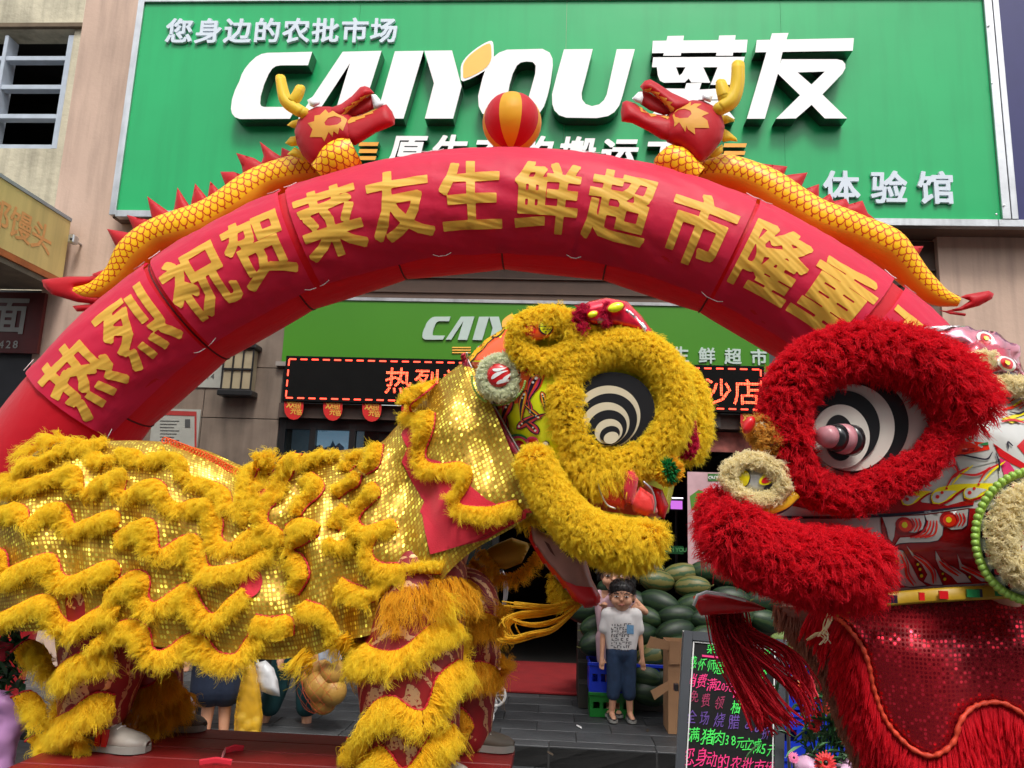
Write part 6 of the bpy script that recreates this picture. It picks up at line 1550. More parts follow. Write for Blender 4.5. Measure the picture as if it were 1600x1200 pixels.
# thin russet underside that shows at the throat and edge
UP = [(1208,945),(1250,950),(1305,950),(1334,1020),(1350,1100),(1378,1180),(1410,1330),(1388,1330),(1362,1240),(1334,1165),(1306,1095),(1276,1035),(1238,985)]
b = MB(); inflated(b, UP, YR+.0, .06, 8, D=30); b.build('throat_backing', pm('russet_backing', (.22, .07, .045), .9), red, True)
rt, nr = mesh_fur_points(b.v, b.f, 15000, rg); d = nr*.4+np.array([-.1, 0, -.9]); d /= np.linalg.norm(d, axis=1)[:, None]
fur('throat_fur', rt, d, .032, m_bf, red, droop=.3, seed=78, r0=.0012, jit=.15, cl=.3)
for pth in ([(1300,940),(1296,965),(1288,985),(1284,1000)], [(1262,1000),(1280,990),(1290,1000),(1286,1012)]): strands('throat_cord', m_crm, red, [pth], YR-.15, 8, (1, 3), .0014, 3, 8)
# small red flap and tassel under the lip
b = MB(); inflated(b, [(1083,932),(1100,925),(1140,930),(1180,942),(1200,952),(1160,958),(1120,960),(1095,962),(1086,948)], Yr+.02, .025, 5); b.build('chin_flap', pm('red_satin', srgb(190, 20, 26), .35, var=.2, scale=30), red, True)
MB().tube([at(1084, 946, Yr), at(1090, 930, Yr-.01), at(1104, 925, Yr-.01), at(1130, 929, Yr-.01), at(1165, 938, Yr)], .004, 6).build('flap_piping', m_white, red, True)
m_tas = furmat('tassel_red', (.30, .004, .01), (.55, .012, .025), .5)
strands('tassel', m_tas, red, [[(1122,955),(1135,1010),(1158,1070),(1190,1115),(1215,1140)], [(1130,955),(1150,1000),(1180,1060),(1215,1110),(1240,1135)], [(1150,955),(1160,1000),(1200,1040),(1245,1080),(1268,1130)], [(1140,955),(1165,985),(1230,1020),(1255,1060),(1262,1090)], [(1118,955),(1128,1000),(1150,1050),(1180,1110),(1195,1150)]], Yr+.05, 230, (7, 9), .0017, 21, 16)
# red bench under the red lion, out of the picture below

# the performers under the red lion, standing on the paving
def red_leg(e_, hx, y, kx, ax_):
    tr_ = solid('trouser_leg', [(Vector((hx, y, .92)), Vector((kx, y-.04, .45)), .13, .12), (Vector((kx, y-.04, .45)), Vector((ax_, y, .02)), .12, .10)], m_troc, e_, .016)
    shoe('shoe', Vector((ax_+.08, y, -.163)), .26, e_, PI)
for bx, hh, lab in ((at(1640, 900, YR).x, Vector((at(1500, 800, YR).x, YR, 1.62)), 'performer in red brocade trousers under the head of the red lion'), (at(1640, 900, YR).x+1.0, Vector((at(1640, 900, YR).x+.6, YR, 1.1)), 'performer in red brocade trousers at the rear of the red lion')):
    V3 = lambda x, y, z: Vector((x, YR+y, z))
    e_ = performer(lab, V3(bx, -.12, .82), V3(bx, .12, .82), V3(bx-.04, -.14, .42), V3(bx-.04, .14, .42), V3(bx, -.12, -.06), V3(bx, .12, -.06), V3(bx-.12, 0, 1.42) if hh.z > 1.3 else V3(bx-.3, 0, 1.2), (hh+Vector((0, -.1, 0)), hh+Vector((0, .1, 0))))
    e_.name = 'person'; e_['group'] = 'performers inside the red lion'
    for s in (-1, 1): red_leg(e_, bx, YR+.13*s, bx-.04, bx)
b = MB(); inflated(b, [(1640,930),(1900,900),(2250,930),(2330,1050),(2330,1250),(1900,1300),(1660,1300)], YR+.05, .26, 16, D=110); b.uv = [(v[0]-v[1]*.5, v[2], 0) for v in b.v]; b.build('rear_cloth', m_rseq, red, True)
# ================================================================ PEOPLE
m_jean = pm('washed_denim', srgb(40, 62, 92), .8, var=.35, scale=9, bump=.2, bscale=120); m_tee = pm('white_cotton', srgb(226, 224, 222), .8, bump=.15, bscale=30, var=.03)
m_pinkc = pm('pale_pink_cotton', srgb(214, 176, 186), .8); m_navyc = pm('navy_cloth', srgb(22, 34, 56), .85, bump=.2, bscale=40); m_teal = pm('teal_cloth', srgb(18, 66, 72), .85, bump=.2, bscale=40)
m_ews = pm('eye_white', (.75, .73, .7), .2); m_iris = pm('dark_iris', (.02, .012, .008), .15); m_lip = pm('lip', srgb(190, 116, 100), .5)
def human(name, label, base, H, az, J, clothes, hair='short', group=None, skin=m_skin, child=False, vox=.010, look=(0, 0), shoes=None):
    """base point on the ground, standing height H; J joints in metres in a frame facing -y, turned by az"""
    e = empty(name, base, label, 'person', group); Rz = Matrix.Rotation(az, 3, 'Z'); W_ = lambda v: Vector(base)+Rz @ Vector(v)
    J = {k: W_(v) for k, v in J.items()}; k = H
    hr = .106*H if child else .066*H
    hc = J['head']; Rh = Rz @ Matrix.Rotation(look[0], 3, 'Z') @ Matrix.Rotation(look[1], 3, 'X'); HW = lambda v: hc+Rh @ Vector(v)*hr
    caps = [(J['pelvis'], J['chest'], .075*k, .085*k), (J['shL'], J['shR'], .042*k, .042*k), (J['chest'], J['neck'], .06*k, .03*k), (J['neck'], HW((0, .1, -.55)), .030*k, .032*k)]
    for s in 'LR':
        caps += [(J['hip'+s], J['kn'+s], .052*k, .036*k), (J['kn'+s], J['an'+s], .036*k, .022*k), (J['an'+s], J['an'+s]+Rz @ Vector((0, -.085*k, -.018*k)), .022*k, .020*k),
                 (J['sh'+s], J['el'+s], .030*k, .023*k), (J['el'+s], J['ha'+s], .023*k, .016*k)]
        h = J['ha'+s]; d = (h-J['el'+s]).normalized(); side = d.cross(Rz @ Vector((0, -1, 0))).normalized(); 
        cu = J.get('cu'+s); 
        caps += [(h, h+d*.045*k, .017*k, .019*k)]
        for q, (o_, L_) in enumerate(((-.016, .036), (-.006, .042), (.005, .040), (.015, .032))):
            b0 = h+d*.045*k+side*o_*k; b1 = b0+d*L_*.55*k; b2 = b1+(d*.6+(Rz @ Vector((0, -.35, -.6)))).normalized()*L_*.45*k; caps += [(b0, b1, .0068*k, .0064*k), (b1, b2, .0062*k, .0055*k)]
        t0 = h+d*.015*k+(side*(-.015 if s == 'L' else .015)*k); caps += [(t0, t0+(d+side*(-.8 if s == 'L' else .8))*.022*k, .008*k, .0065*k)]
    mbx = [(HW((0, .08, .12)), hr*.93, (.90, .98, 1.0)), (HW((0, -.22, -.42)), hr*.62, (.98, .92, .95)), (HW((0, -.90, -.12)), hr*.13, (.9, 1., .9)), (HW((0, -.80, .05)), hr*.11, (.7, .8, 1.6)),
           (HW((-.88, .12, -.08)), hr*.2, (.45, .8, 1.25)), (HW((.88, .12, -.08)), hr*.2, (.45, .8, 1.25)), (HW((-.42, -.56, -.28)), hr*.34, (1, .8, .9)), (HW((.42, -.56, -.28)), hr*.34, (1, .8, .9))]
    body = solid('body', caps+mbx, skin, e, vox if not child else .0065, 3)
    for s in (-1, 1):
        mb = MB().ball(HW((.36*s, -.775, .08)), (hr*.15, hr*.08, hr*.06), 12, 8, M=Rh); mb.build('eye', m_ews, e, True)
        mb = MB().ball(HW((.36*s, -.835, .08)), (hr*.075, hr*.04, hr*.065), 10, 7, M=Rh); mb.build('iris', m_iris, e, True)
        mb = MB().tube([HW((.18*s, -.87, .27)), HW((.36*s, -.86, .33)), HW((.56*s, -.74, .27))], hr*.035, 6); mb.build('eyebrow', m_hair, e, True)
    MB().tube([HW((-.22, -.80, -.50)), HW((-.08, -.875, -.475)), HW((.08, -.875, -.475)), HW((.22, -.80, -.50))], [hr*.03, hr*.065, hr*.065, hr*.03], 8).build('mouth', m_lip, e, True)
    hb = [(HW((0, .20, .44)), hr*.96, (1.0, 1.0, .82)), (HW((0, .38, .10)), hr*.84, (1.12, .9, 1.0)), (HW((0, -.17, .72)), hr*.46, (1.7, 1.12, .66))]
    if hair == 'tails': hb += [(HW((-.9, .3, .2)), hr*.3, (1, 1, 1.5)), (HW((.95, .3, .25)), hr*.3, (1, 1, 1.6)), (HW((1.0, .3, -.2)), hr*.2, (1, 1, 2))]
    if hair == 'long': hb += [(HW((0, .5, -.4)), hr*.7, (1.2, .6, 1.2))]
    ho = solid('hair', hb, m_hair, e, .008, 2)
    hs_ = surf_of(ho, 0); Mw = Matrix.Translation(Vector(base)) if False else None
    W2 = e.matrix_basis @ ho.matrix_basis; hv = [tuple(W2 @ v.co) for v in ho.data.vertices]
    rt_, nr_ = mesh_fur_points(hv, [tuple(p.vertices) for p in ho.data.polygons], 1800, np.random.default_rng(3))
    dd_ = nr_*.5+np.array([.1, -.25, -.5 if hair != 'short' else .15]); dd_ /= np.linalg.norm(dd_, axis=1)[:, None]
    fur('hair_strands', rt_, dd_, .018 if hair == 'short' else .04, m_hair, ho, r0=.0012, jit=.3, droop=.2, seed=6)
    for nm, m, cs in clothes:
        cc = []
        for c in cs:
            p0 = J[c[0]] if isinstance(c[0], str) else W_(c[0]); p1 = J[c[1]] if isinstance(c[1], str) else W_(c[1])
            t0, t1 = (c[4], c[5]) if len(c) > 4 else (0, 1); cc.append((p0.lerp(p1, t0), p0.lerp(p1, t1), c[2]*k, c[3]*k))
        solid(nm, cc, m, e, .010, 4)
    if shoes:
        for s, m in zip('LR', shoes): a = J['an'+s]; f = Rz @ Vector((0, -1, 0)); c = Vector((a.x, a.y, base[2]+.002))-f*.035*k*1.3; shoe('sandal', c, .155*k, e, math.atan2(f.y, f.x), m=m, sole=m_sole, h=.75)
    return e, J, body
def stand(H, w=.10, sh=.13, arms=None, foot=.07, lean=0):
    J = dict(pelvis=(0, 0, .50*H), chest=(0, 0, .72*H), neck=(0, 0, .80*H), head=(0, -.01*H, .905*H), hipL=(-.05*H, 0, .49*H), hipR=(.05*H, 0, .49*H), knL=(-foot*.8*H, -.01*H, .27*H), knR=(foot*.8*H, -.01*H, .27*H), anL=(-foot*H, 0, .045*H), anR=(foot*H, 0, .045*H),
             shL=(-.105*H, 0, .765*H), shR=(.105*H, 0, .765*H), elL=(-.145*H, 0, .60*H), elR=(.145*H, 0, .60*H), haL=(-.155*H, -.03*H, .455*H), haR=(.155*H, -.03*H, .455*H))
    if arms: J.update(arms)
    return J
bp_ = gnd(970, 1127); bp_.z = .006; Hb = at(972, 912, bp_.y).z-.006
shirt = [('pelvis','chest',.088,.095), ('hipL','shL',.060,.058), ('hipR','shR',.060,.058), ('shL','shR',.058,.058), ('chest','neck',.07,.045), ('shL','elL',.050,.048,0,.62), ('shR','elR',.050,.048,0,.62)]
jeans = [('pelvis','pelvis',.092,.092), ('hipL','knL',.072,.055), ('knL','anL',.055,.052,0,.35), ('hipR','knR',.072,.055), ('knR','anR',.055,.052,0,.35)]
m_sand = pm('black_white_sandal', srgb(70, 68, 66), .5, var=.8, scale=60)
boy, Jb, bb_ = human('person', 'small boy in a printed white T-shirt, rolled blue jeans and sandals standing by the watermelons', bp_, Hb, .12, stand(Hb), [('t_shirt', m_tee, shirt), ('jeans', m_jean, jeans)], child=True, look=(-.25, .05), shoes=(m_sand, m_sand))
tee = [c for c in boy.children if c.name.startswith('t_shirt')][0]; ts = surf_of(tee, bp_.y-.1); m_pr = pm('black_print', (.03, .03, .035), .7)
mb = MB(); rg = np.random.default_rng(4)
for r in range(11):
    y = 974+r*5.7; x = 955+rg.uniform(-1, 1)
    while x < 982:
        w = rg.uniform(2, 5); 
        if rg.random() < .8: decal(mb, ts, [(x, y), (x+w, y+.2), (x+w, y+1.2), (x, y+1.1)], .003, 4); 
        if rg.random() < .8: decal(mb, ts, [(x, y+1), (x+1.1, y+1), (x+1.1, y+4.2), (x, y+4.2)], .003, 4)
        if rg.random() < .5: decal(mb, ts, [(x, y+3.2), (x+w, y+3.2), (x+w, y+4.2), (x, y+4.2)], .0034, 4)
        x += w+1.1
o = mb.build('shirt_print', m_pr, tee); o['kind'] = 'stuff'
mb = MB(); decal(mb, ts, [(979,976),(990,977),(990,991),(979,990)], .0045, 4); mb.build('blue_patch', pm('blue_patch', srgb(110, 160, 200), .7), tee)
gp = gnd(985, 1119); gp.z = .006; gp.x = at(960, 1000, gp.y).x; Hg = at(960, 878, gp.y).z-.006
Rg = Matrix.Rotation(-.05, 3, 'Z')
def toloc(p): return tuple(Rg.inverted() @ (p-gp))
hl_ = Jb['shL']+Vector((-.01, .02, .055)); hr_ = Jb['shR']+Vector((.01, .02, .055))
Jg = stand(Hg, foot=.03, arms=dict(elL=toloc(at(943, 958, gp.y-.02)), elR=toloc(at(1008, 956, gp.y-.02)), haL=toloc(at(950, 966, bp_.y-.0)), haR=toloc(at(1003, 964, bp_.y-.0))))
Jg['haL'] = toloc(hl_+Vector((-.02, .05, .0))); Jg['haR'] = toloc(hr_+Vector((.02, .05, .0)))
girl, _, _ = human('person', 'girl in a sleeveless pink top holding the shoulders of the boy in front', gp, Hg, -.05, Jg, [('pink_top', m_pinkc, [('pelvis','chest',.09,.09), ('chest','neck',.07,.05,0,.7), ('hipL','shL',.06,.045), ('hipR','shR',.06,.045)]), ('skirt', m_pinkc, [('hipL','knL',.08,.085,0,.6), ('hipR','knR',.08,.085,0,.6), ('hipL','hipR',.08,.08)])], 'tails', child=True, look=(-.15, .05), shoes=(m_sand, m_sand))
def adult(px, py, H, az, label, clothes, arms=None, hair='long', shoes=None, foot=.06, z=0., skin=m_skin, walk=0):
    p = gnd(px, py, z); p.z = z+.004; J = stand(H, arms=arms, foot=foot)
    if walk: J['anL'] = (-.05*H, walk*H, .05*H); J['knL'] = (-.05*H, walk*.35*H, .28*H); J['anR'] = (.05*H, -walk*.6*H, .045*H); J['knR'] = (.05*H, -walk*.45*H, .27*H)
    return human('person', label, p, H, az, J, clothes, hair, None, skin, shoes=shoes)
topc = [('pelvis','chest',.08,.09), ('shL','shR',.055,.055), ('hipL','shL',.06,.055), ('hipR','shR',.06,.055), ('shL','elL',.045,.042,0,.7), ('shR','elR',.045,.042,0,.7)]
m_gray = pm('grey_blouse', srgb(120, 110, 112), .8); m_wsh = pm('white_flat', srgb(214, 208, 200), .5)
z0 = -.146
wa, Jw, _ = adult(332, 1172, 1.56, .3, 'woman in a navy skirt carrying a yellow plastic bag behind the lion', [('blouse', m_gray, topc), ('skirt', m_navyc, [('pelvis','pelvis',.095,.095), ('hipL','knL',.085,.095,0,.9), ('hipR','knR',.085,.095,0,.9), ('hipL','hipR',.085,.085)])], shoes=(m_wsh, m_wsh), z=z0, foot=.045, arms=dict(haR=(.20, -.06, .72), elR=(.22, 0, .93)))
wb, Jt, _ = adult(448, 1160, 1.58, 1.25, 'person in cropped teal trousers and white flat shoes walking behind the lion', [('blouse', m_gray, topc), ('trousers', m_teal, [('pelvis','pelvis',.085,.085), ('hipL','knL',.065,.055), ('knL','anL',.058,.055,0,.45), ('hipR','knR',.065,.055), ('knR','anR',.058,.055,0,.45)])], shoes=(m_wsh, m_wsh), z=z0, walk=.13)
# bags
def bag(name, label, cat, poly, Y, T, m, D=14, handle=None):
    q = at(np.mean([p[0] for p in poly]), max(p[1] for p in poly), Y); e = empty(name, q, label, cat)
    b = MB(); inflated(b, poly, Y, T, 5, D=D); b.v = [tuple(Vector(v)+Vector((0, .012*noise.noise(Vector(v)*26), 0))) for v in b.v]; b.build('sack', m, e, True)
    if handle:
        for h in handle: MB().tube([at(x, y, Y) for x, y in smooth_path(h, 4)], .006, 6, sq=.4).build('handle', m, e, True)
    return e
def film(name, c, a):
    m = pm(name, c, .25, var=.1, bump=.5, bscale=22, alpha=a, coat=.4); return m
Yw = gnd(332, 1172, z0).y-.05
bag('shopping_bag', 'yellow translucent plastic bag of fruit carried by the woman in the navy skirt', 'bag', [(383,1036),(392,1030),(400,1040),(407,1080),(411,1120),(408,1148),(398,1160),(382,1158),(366,1146),(366,1120),(372,1080)], Yw, .10, film('yellow_film', srgb(246, 190, 40), .55), handle=[[(385,1040),(388,1020),(394,1022),(396,1042)]])
e = empty('fruit_load', at(388, 1150, Yw), 'pale round fruit inside the yellow plastic bag', 'fruit'); 
for (x, y) in ((380,1145),(396,1148),(388,1132),(400,1128),(378,1122)): MB().ball(at(x, y, Yw), .042, 12, 8).build('fruit', pm('pale_fruit', srgb(214, 190, 90), .5), e, True)
bag('shopping_bag', 'small knotted white plastic bag beside the yellow bag behind the lion', 'bag', [(400,1036),(415,1032),(428,1044),(434,1062),(438,1088),(424,1086),(408,1080),(400,1064)], Yw+.05, .09, film('white_film', srgb(220, 222, 224), .9), handle=[[(404,1038),(402,1026),(408,1022)]])
Yn = gnd(505, 1160, z0).y-.3
nb2 = empty('net_bag', at(505, 1112, Yn), 'red net bag of golden pomelos hanging behind the lion', 'bag')
m_pom = pm('pomelo_skin', srgb(182, 138, 62), .5, var=.12, bump=.3, bscale=80)
for (x, y, r) in ((498,1042,22),(520,1050,20),(500,1072,23),(520,1080,21),(506,1095,20),(488,1060,18)): MB().ball(at(x, y, Yn+.02*((x*3) % 5)), r*Yn/F, 16, 10).build('pomelo', m_pom, nb2, True)
mb = MB(); m_net = pm('orange_net', srgb(190, 80, 40), .6)
for k in range(10):
    a = 2*PI*k/10; pts = []
    for t in np.linspace(0, 1, 16): r = (26+6*math.sin(t*PI))*math.sin(PI*min(1, t*.93+.07))**.5*Yn/F; c = at(505, 1018+t*98, Yn); tw = a+t*2.4; pts.append(c+Vector((r*math.cos(tw), r*math.sin(tw), 0)))
    mb.tube(pts, .0016, 4); pts = [Vector((2*at(505, 1018, Yn).x, 0, 0))-Vector((p.x, -p.y, -p.z)) for p in pts]
    mb.tube(pts, .0016, 4)
o = mb.build('net', m_net, nb2); o['kind'] = 'stuff'
b = MB(); inflated(b, [(496,1008),(530,1016),(535,1030),(528,1032),(518,1036),(508,1030),(498,1032)], Yn-.14, .006, 5); b.build('paper_label', pm('label_card', srgb(180, 186, 196), .6), nb2)
b = MB(); inflated(b, [(495,1002),(505,997),(511,1008),(500,1012)], Yn-.14, .012, 5); b.build('blue_clip', pm('blue_plastic', srgb(20, 50, 190), .35), nb2)
MB().tube([at(505, 1018, Yn), at(503, 985, Yn)], .006, 6).build('neck', m_net, nb2)
# white chair behind the legs
ch = empty('chair', gnd(303, 1150, z0), 'white tubular chair half hidden behind the rear performer', 'chair'); Yc = gnd(303, 1150, z0).y
for k, dy in enumerate((0, .4)):
    MB().tube([at(x, y, Yc)+Vector((0, dy, 0)) for x, y in smooth_path([(292,1158),(297,1135),(303,1112),(300,1107),(286,1107),(255,1106),(245,1112),(238,1158)], 4)], .011, 8).build('tube_frame', m_white, ch, True)
q = at(272, 1104, Yc); MB().box((q.x-.17, Yc-.01, q.z-.004), (q.x+.15, Yc+.41, q.z+.016), bev=.006).build('seat', m_white, ch)
# stroller with a child
sp0 = gnd(755, 1136, 0); Yz = sp0.y
st = empty('stroller', sp0, 'white wheeled stroller partly hidden behind the front performer', 'stroller')
for (x, y, dy) in ((754, 1118, 0), (754, 1118, .38), (690, 1116, 0), (690, 1116, .38), (772, 1090, .1)):
    c = at(x, y, Yz)+Vector((0, dy, 0)); r = .085; w = MB(); w.tube([c+Vector((r*math.cos(a), 0, r*math.sin(a))) for a in np.linspace(0, 2*PI, 25)[:-1]], .012, 8, closed=True); wo = w.build('wheel', m_white, st, True)
    w = MB(); w.tube([c-Vector((0, .012, 0)), c+Vector((0, .012, 0))], .02, 10)
    for a in np.linspace(0, 2*PI, 9)[:-1]: w.tube([c, c+Vector((r*math.cos(a), 0, r*math.sin(a)))], .005, 5)
    w.build('spokes', m_white, wo)
for dy in (0, .38):
    f = lambda L: [at(x, y, Yz)+Vector((0, dy, 0)) for x, y in smooth_path(L, 4)]
    MB().tube(f([(690,1116),(730,1060),(765,1000),(785,950),(788,915),(780,895)]), .010, 8).build('frame_tube', m_alu, st, True)
    MB().tube(f([(754,1118),(730,1080),(705,1040)]), .010, 8).build('frame_tube', m_alu, st, True)
MB().tube([at(780, 895, Yz), at(780, 895, Yz)+Vector((0, .38, 0))], .012, 8).build('handle', m_black, st)
b = MB(); b.box((at(715, 1000, Yz).x, Yz+.03, at(715, 1060, Yz).z), (at(770, 1000, Yz).x, Yz+.35, at(715, 1045, Yz).z), bev=.01); b.build('seat', m_navyc, st)
b = MB(); b.box((at(766, 1000, Yz).x, Yz+.03, at(715, 1055, Yz).z), (at(772, 1000, Yz).x, Yz+.35, at(715, 965, Yz).z), bev=.01); b.build('backrest', m_navyc, st)
ck = at(752, 1046, Yz); Hc = .9
Jc = dict(pelvis=(0, 0, .03), chest=(0, .01, .20), neck=(0, .01, .27), head=(0, 0, .36), hipL=(-.04, 0, .02), hipR=(.04, 0, .02), knL=(-.06, -.18, .03), knR=(.06, -.18, .03), anL=(-.06, -.2, -.13), anR=(.06, -.2, -.13), shL=(-.09, 0, .24), shR=(.09, 0, .24), elL=(-.12, -.06, .12), elR=(.12, -.02, .12), haL=(-.1, -.14, .06), haR=(.1, -.14, .05))
human('person', 'small child in white sitting in the stroller behind the front performer', (ck.x, Yz+.19, ck.z), .85, .5, Jc, [('white_top', m_tee, [('pelvis','chest',.09,.095), ('shL','shR',.055,.055), ('shL','elL',.045,.042,0,.5), ('shR','elR',.045,.042,0,.5)])], child=True, hair='short')
# ================================================================ WATERMELONS, CRATES, CARTON
def melonmat(name, dark, light, k=.5):
    m = pm(name, dark, .5, bump=.1, bscale=30); g = NT(m); v = g.n('TexCoord').outputs['Object']; s = g.n('SeparateXYZ'); g.l(v, s.inputs[0])
    a = g.math('ARCTAN2', s.outputs[1], s.outputs[2]); nz = g.noise(v, 11, 4)
    w = g.math('SINE', g.math('ADD', g.math('MULTIPLY', a, 9), g.math('MULTIPLY', nz, 7))); ww = g.math('GREATER_THAN', w, k)
    g.l(g.mix(ww, dark, light), g.b.inputs['Base Color']); return m
mm = [melonmat('watermelon_dark', (.005, .02, .008, 1), (.014, .038, .011, 1), .3), melonmat('watermelon_mid', (.008, .03, .01, 1), (.026, .055, .016, 1), .0), melonmat('watermelon_pale', (.03, .07, .02, 1), (.13, .12, .03, 1), -.4)]
mel_me = []
for k in range(3):
    me = MB().ball((0, 0, 0), (.195, .118, .118), 22, 14).mesh('skin', mm[k], True); mel_me.append(me)
stem_me = MB().tube([(.19, 0, 0), (.215, 0, .008), (.225, 0, .02)], .006, 6).mesh('stem', pm('stem', srgb(90, 90, 40), .8))
ML = [(1027,908,2,7.75),(1082,917,2,7.7),(1140,905,0,7.9),(1063,898,2,8.0),(1010,895,0,8.05),(1105,893,1,8.0),(1030,943,0,7.6),(1085,946,1,7.6),(1140,935,0,7.7),(1057,963,0,7.5),(1005,965,1,7.55),(1105,970,0,7.5),(1150,965,1,7.55),(1055,988,0,7.4),(1000,992,0,7.45),(1100,995,1,7.4),(1150,992,0,7.45),
  (934,978,1,7.45),(934,1003,0,7.35),(915,955,0,7.6),(940,950,0,7.62),(975,985,0,7.5),(985,940,0,7.7),(960,920,0,7.85),(1024,1024,2,7.3),(1000,1055,1,7.25),(1030,1062,0,7.25),(1015,1083,0,7.2),(1190,940,0,7.8),(1195,970,1,7.7),(960,1010,0,7.35),(1060,1015,1,7.3),(1110,1020,0,7.3),(1150,1020,1,7.35)]
for k, (x, y, t, Y) in enumerate(ML):
    lab = ['dark green striped watermelon in the pile beside the shop entrance', 'mid green striped watermelon in the pile beside the shop entrance', 'pale yellow green watermelon lying on top of the dark pile'][t]
    own = {(1024,1024): 'pale watermelon just above the long blue crate behind the boy', (1027,908): 'pale watermelon on top of the pile, the left one of the two', (1082,917): 'pale watermelon on top of the pile, the right one of the two', (934,978): "mid green watermelon behind the boy's elbow, left of the boy", (934,1003): 'dark watermelon resting just above the small blue crate left of the boy',
      (1030,943): "dark watermelon right under the left pale watermelon, beside the girl's arm", (1085,946): 'mid green watermelon right under the right pale watermelon', (1057,963): 'dark watermelon in the middle of the pile above the carton', (1030,1062): 'dark watermelon under the long blue crate beside the carton', (1015,1083): 'dark watermelon lowest of all, standing nearly on the paving beside the boy', (1000,1055): 'mid green watermelon just under the long blue crate beside the boy', (1055,988): 'mid green watermelon directly behind the top of the carton'}
    lab = own.get((x, y), lab)
    e = empty('watermelon', at(x, y, Y), lab, 'watermelon', ['dark watermelons in the pile', 'mid green watermelons in the pile', 'pale watermelons in the pile'][t] if (x, y) not in own else None)
    e.rotation_euler = (random.uniform(0, 6), random.uniform(-.25, .25), random.uniform(-.6, .6)+(PI if random.random() < .5 else 0))
    s = random.uniform(.88, 1.05); e.scale = (s, s, s)
    for me, nm in ((mel_me[t], 'skin'), (stem_me, 'stem')): o = bpy.data.objects.new(nm, me); COL.objects.link(o); o.parent = e
m_blue = pm('blue_crate_plastic', srgb(16, 50, 190), .4, var=.06); m_gc = pm('green_crate_plastic', srgb(20, 120, 40), .4)
def crate(label, x0, x1, y0, y1, z0, z1, m, slots=3, t=.012):
    e = empty('plastic_crate', ((x0+x1)/2, (y0+y1)/2, z0), label, 'crate')
    b = MB(); b.box((x0, y0, z0), (x1, y1, z0+t)); b.build('bottom', m, e)
    h = z1-z0
    for nm, (a, c) in (('front_wall', ((x0, y0), (x1, y0+t))), ('rear_wall', ((x0, y1-t), (x1, y1))), ('side_wall', ((x0, y0+t), (x0+t, y1-t))), ('side_wall', ((x1-t, y0+t), (x1, y1-t)))):
        b = MB(); n = slots+1
        b.box((a[0], a[1], z0+t), (c[0], c[1], z0+h*.35)); b.box((a[0], a[1], z0+h*.62), (c[0], c[1], z1))
        lx = c[0]-a[0]; ly = c[1]-a[1]
        for i in range(n+1):
            f = i/n
            if lx > ly: xx_ = a[0]+(lx-.03)*f; b.box((xx_, a[1]+.001, z0+h*.35), (xx_+.03, c[1]-.001, z0+h*.62))
            else: yy_ = a[1]+(ly-.03)*f; b.box((a[0]+.001, yy_, z0+h*.35), (c[0]-.001, yy_+.03, z0+h*.62))
        b.build(nm, m, e)
    MB().box((x0-.012, y0-.012, z1-.025), (x1+.012, y0-.001, z1+.004), bev=.003).build('rim', m, e)
    MB().box((x0-.012, y1+.001, z1-.025), (x1+.012, y1+.012, z1+.004), bev=.003).build('rim', m, e)
    return e
Yk = 7.12
gx0, gx1 = at(922, 1060, Yk).x, at(975, 1060, Yk).x
crate('green plastic crate on the paving under the blue one behind the boy', gx0, at(990, 1080, Yk).x, Yk, Yk+.3, .004, at(950, 1083, Yk).z, m_gc)
crate('blue plastic crate of melons behind the boy, standing on the green crate', gx0-.01, at(980, 1060, Yk).x, Yk-.01, Yk+.3, at(950, 1082, Yk).z, at(950, 1036, Yk).z, m_blue)
crate('long blue plastic crate right of the boy under the melons', at(985, 1040, Yk).x, at(1070, 1040, Yk).x, Yk+.05, Yk+.34, at(1000, 1052, Yk+.05).z, at(1000, 1038, Yk+.05).z, m_blue)
rk = empty('display_rack', (at(1060, 1000, 7.8).x, 7.8, 0), 'dark stepped display rack under the watermelons', 'rack')
rx0, rx1 = at(905, 1000, 7.5).x, at(1215, 1000, 7.5).x
for k in range(4): MB().box((rx0, 7.42+.2*k, .004 if k == 0 else .0041), (rx1, 7.615+.2*k, .22+.15*k), bev=.005).build('step', pm('dark_board', (.03, .025, .02), .8), rk)
# cardboard carton with open flaps
m_card = pm('corrugated_card', srgb(176, 134, 96), .85, var=.08, bump=.1, bscale=100)
Yb_ = gnd(1056, 1148, 0).y; ct = empty('carton', gnd(1056, 1148, 0), 'tall brown cardboard carton with open flaps beside the chalkboard', 'box')
a, b_ = at(1044, 1000, Yb_), at(1100, 1000, Yb_); zt2 = at(1050, 1004, Yb_).z
MB().box((a.x, Yb_, .004), (b_.x, Yb_+.006, zt2)).build('front_side', m_card, ct); MB().box((a.x, Yb_+.0061, .004), (a.x+.006, Yb_+.3, zt2)).build('left_side', m_card, ct)
MB().box((b_.x-.006, Yb_+.0061, .004), (b_.x, Yb_+.3, zt2)).build('right_side', m_card, ct); MB().box((a.x+.0061, Yb_+.294, .004), (b_.x-.0061, Yb_+.3, zt2)).build('rear_side', m_card, ct)
for pl, dy in (([(1011,1014),(1018,996),(1046,1002),(1045,1016)], -.02), ([(1046,1001),(1064,1002),(1064,1038),(1046,1038)], -.03), ([(1018,1082),(1045,1064),(1045,1078),(1024,1096)], -.02)):
    mb = MB(); extruded(mb, [pl], lambda x, y, d: at(x, y, Yb_+dy)+Vector((0, d+.08*(1046-x)/35*(dy == -.02), 0)), .006); mb.build('flap', m_card, ct)
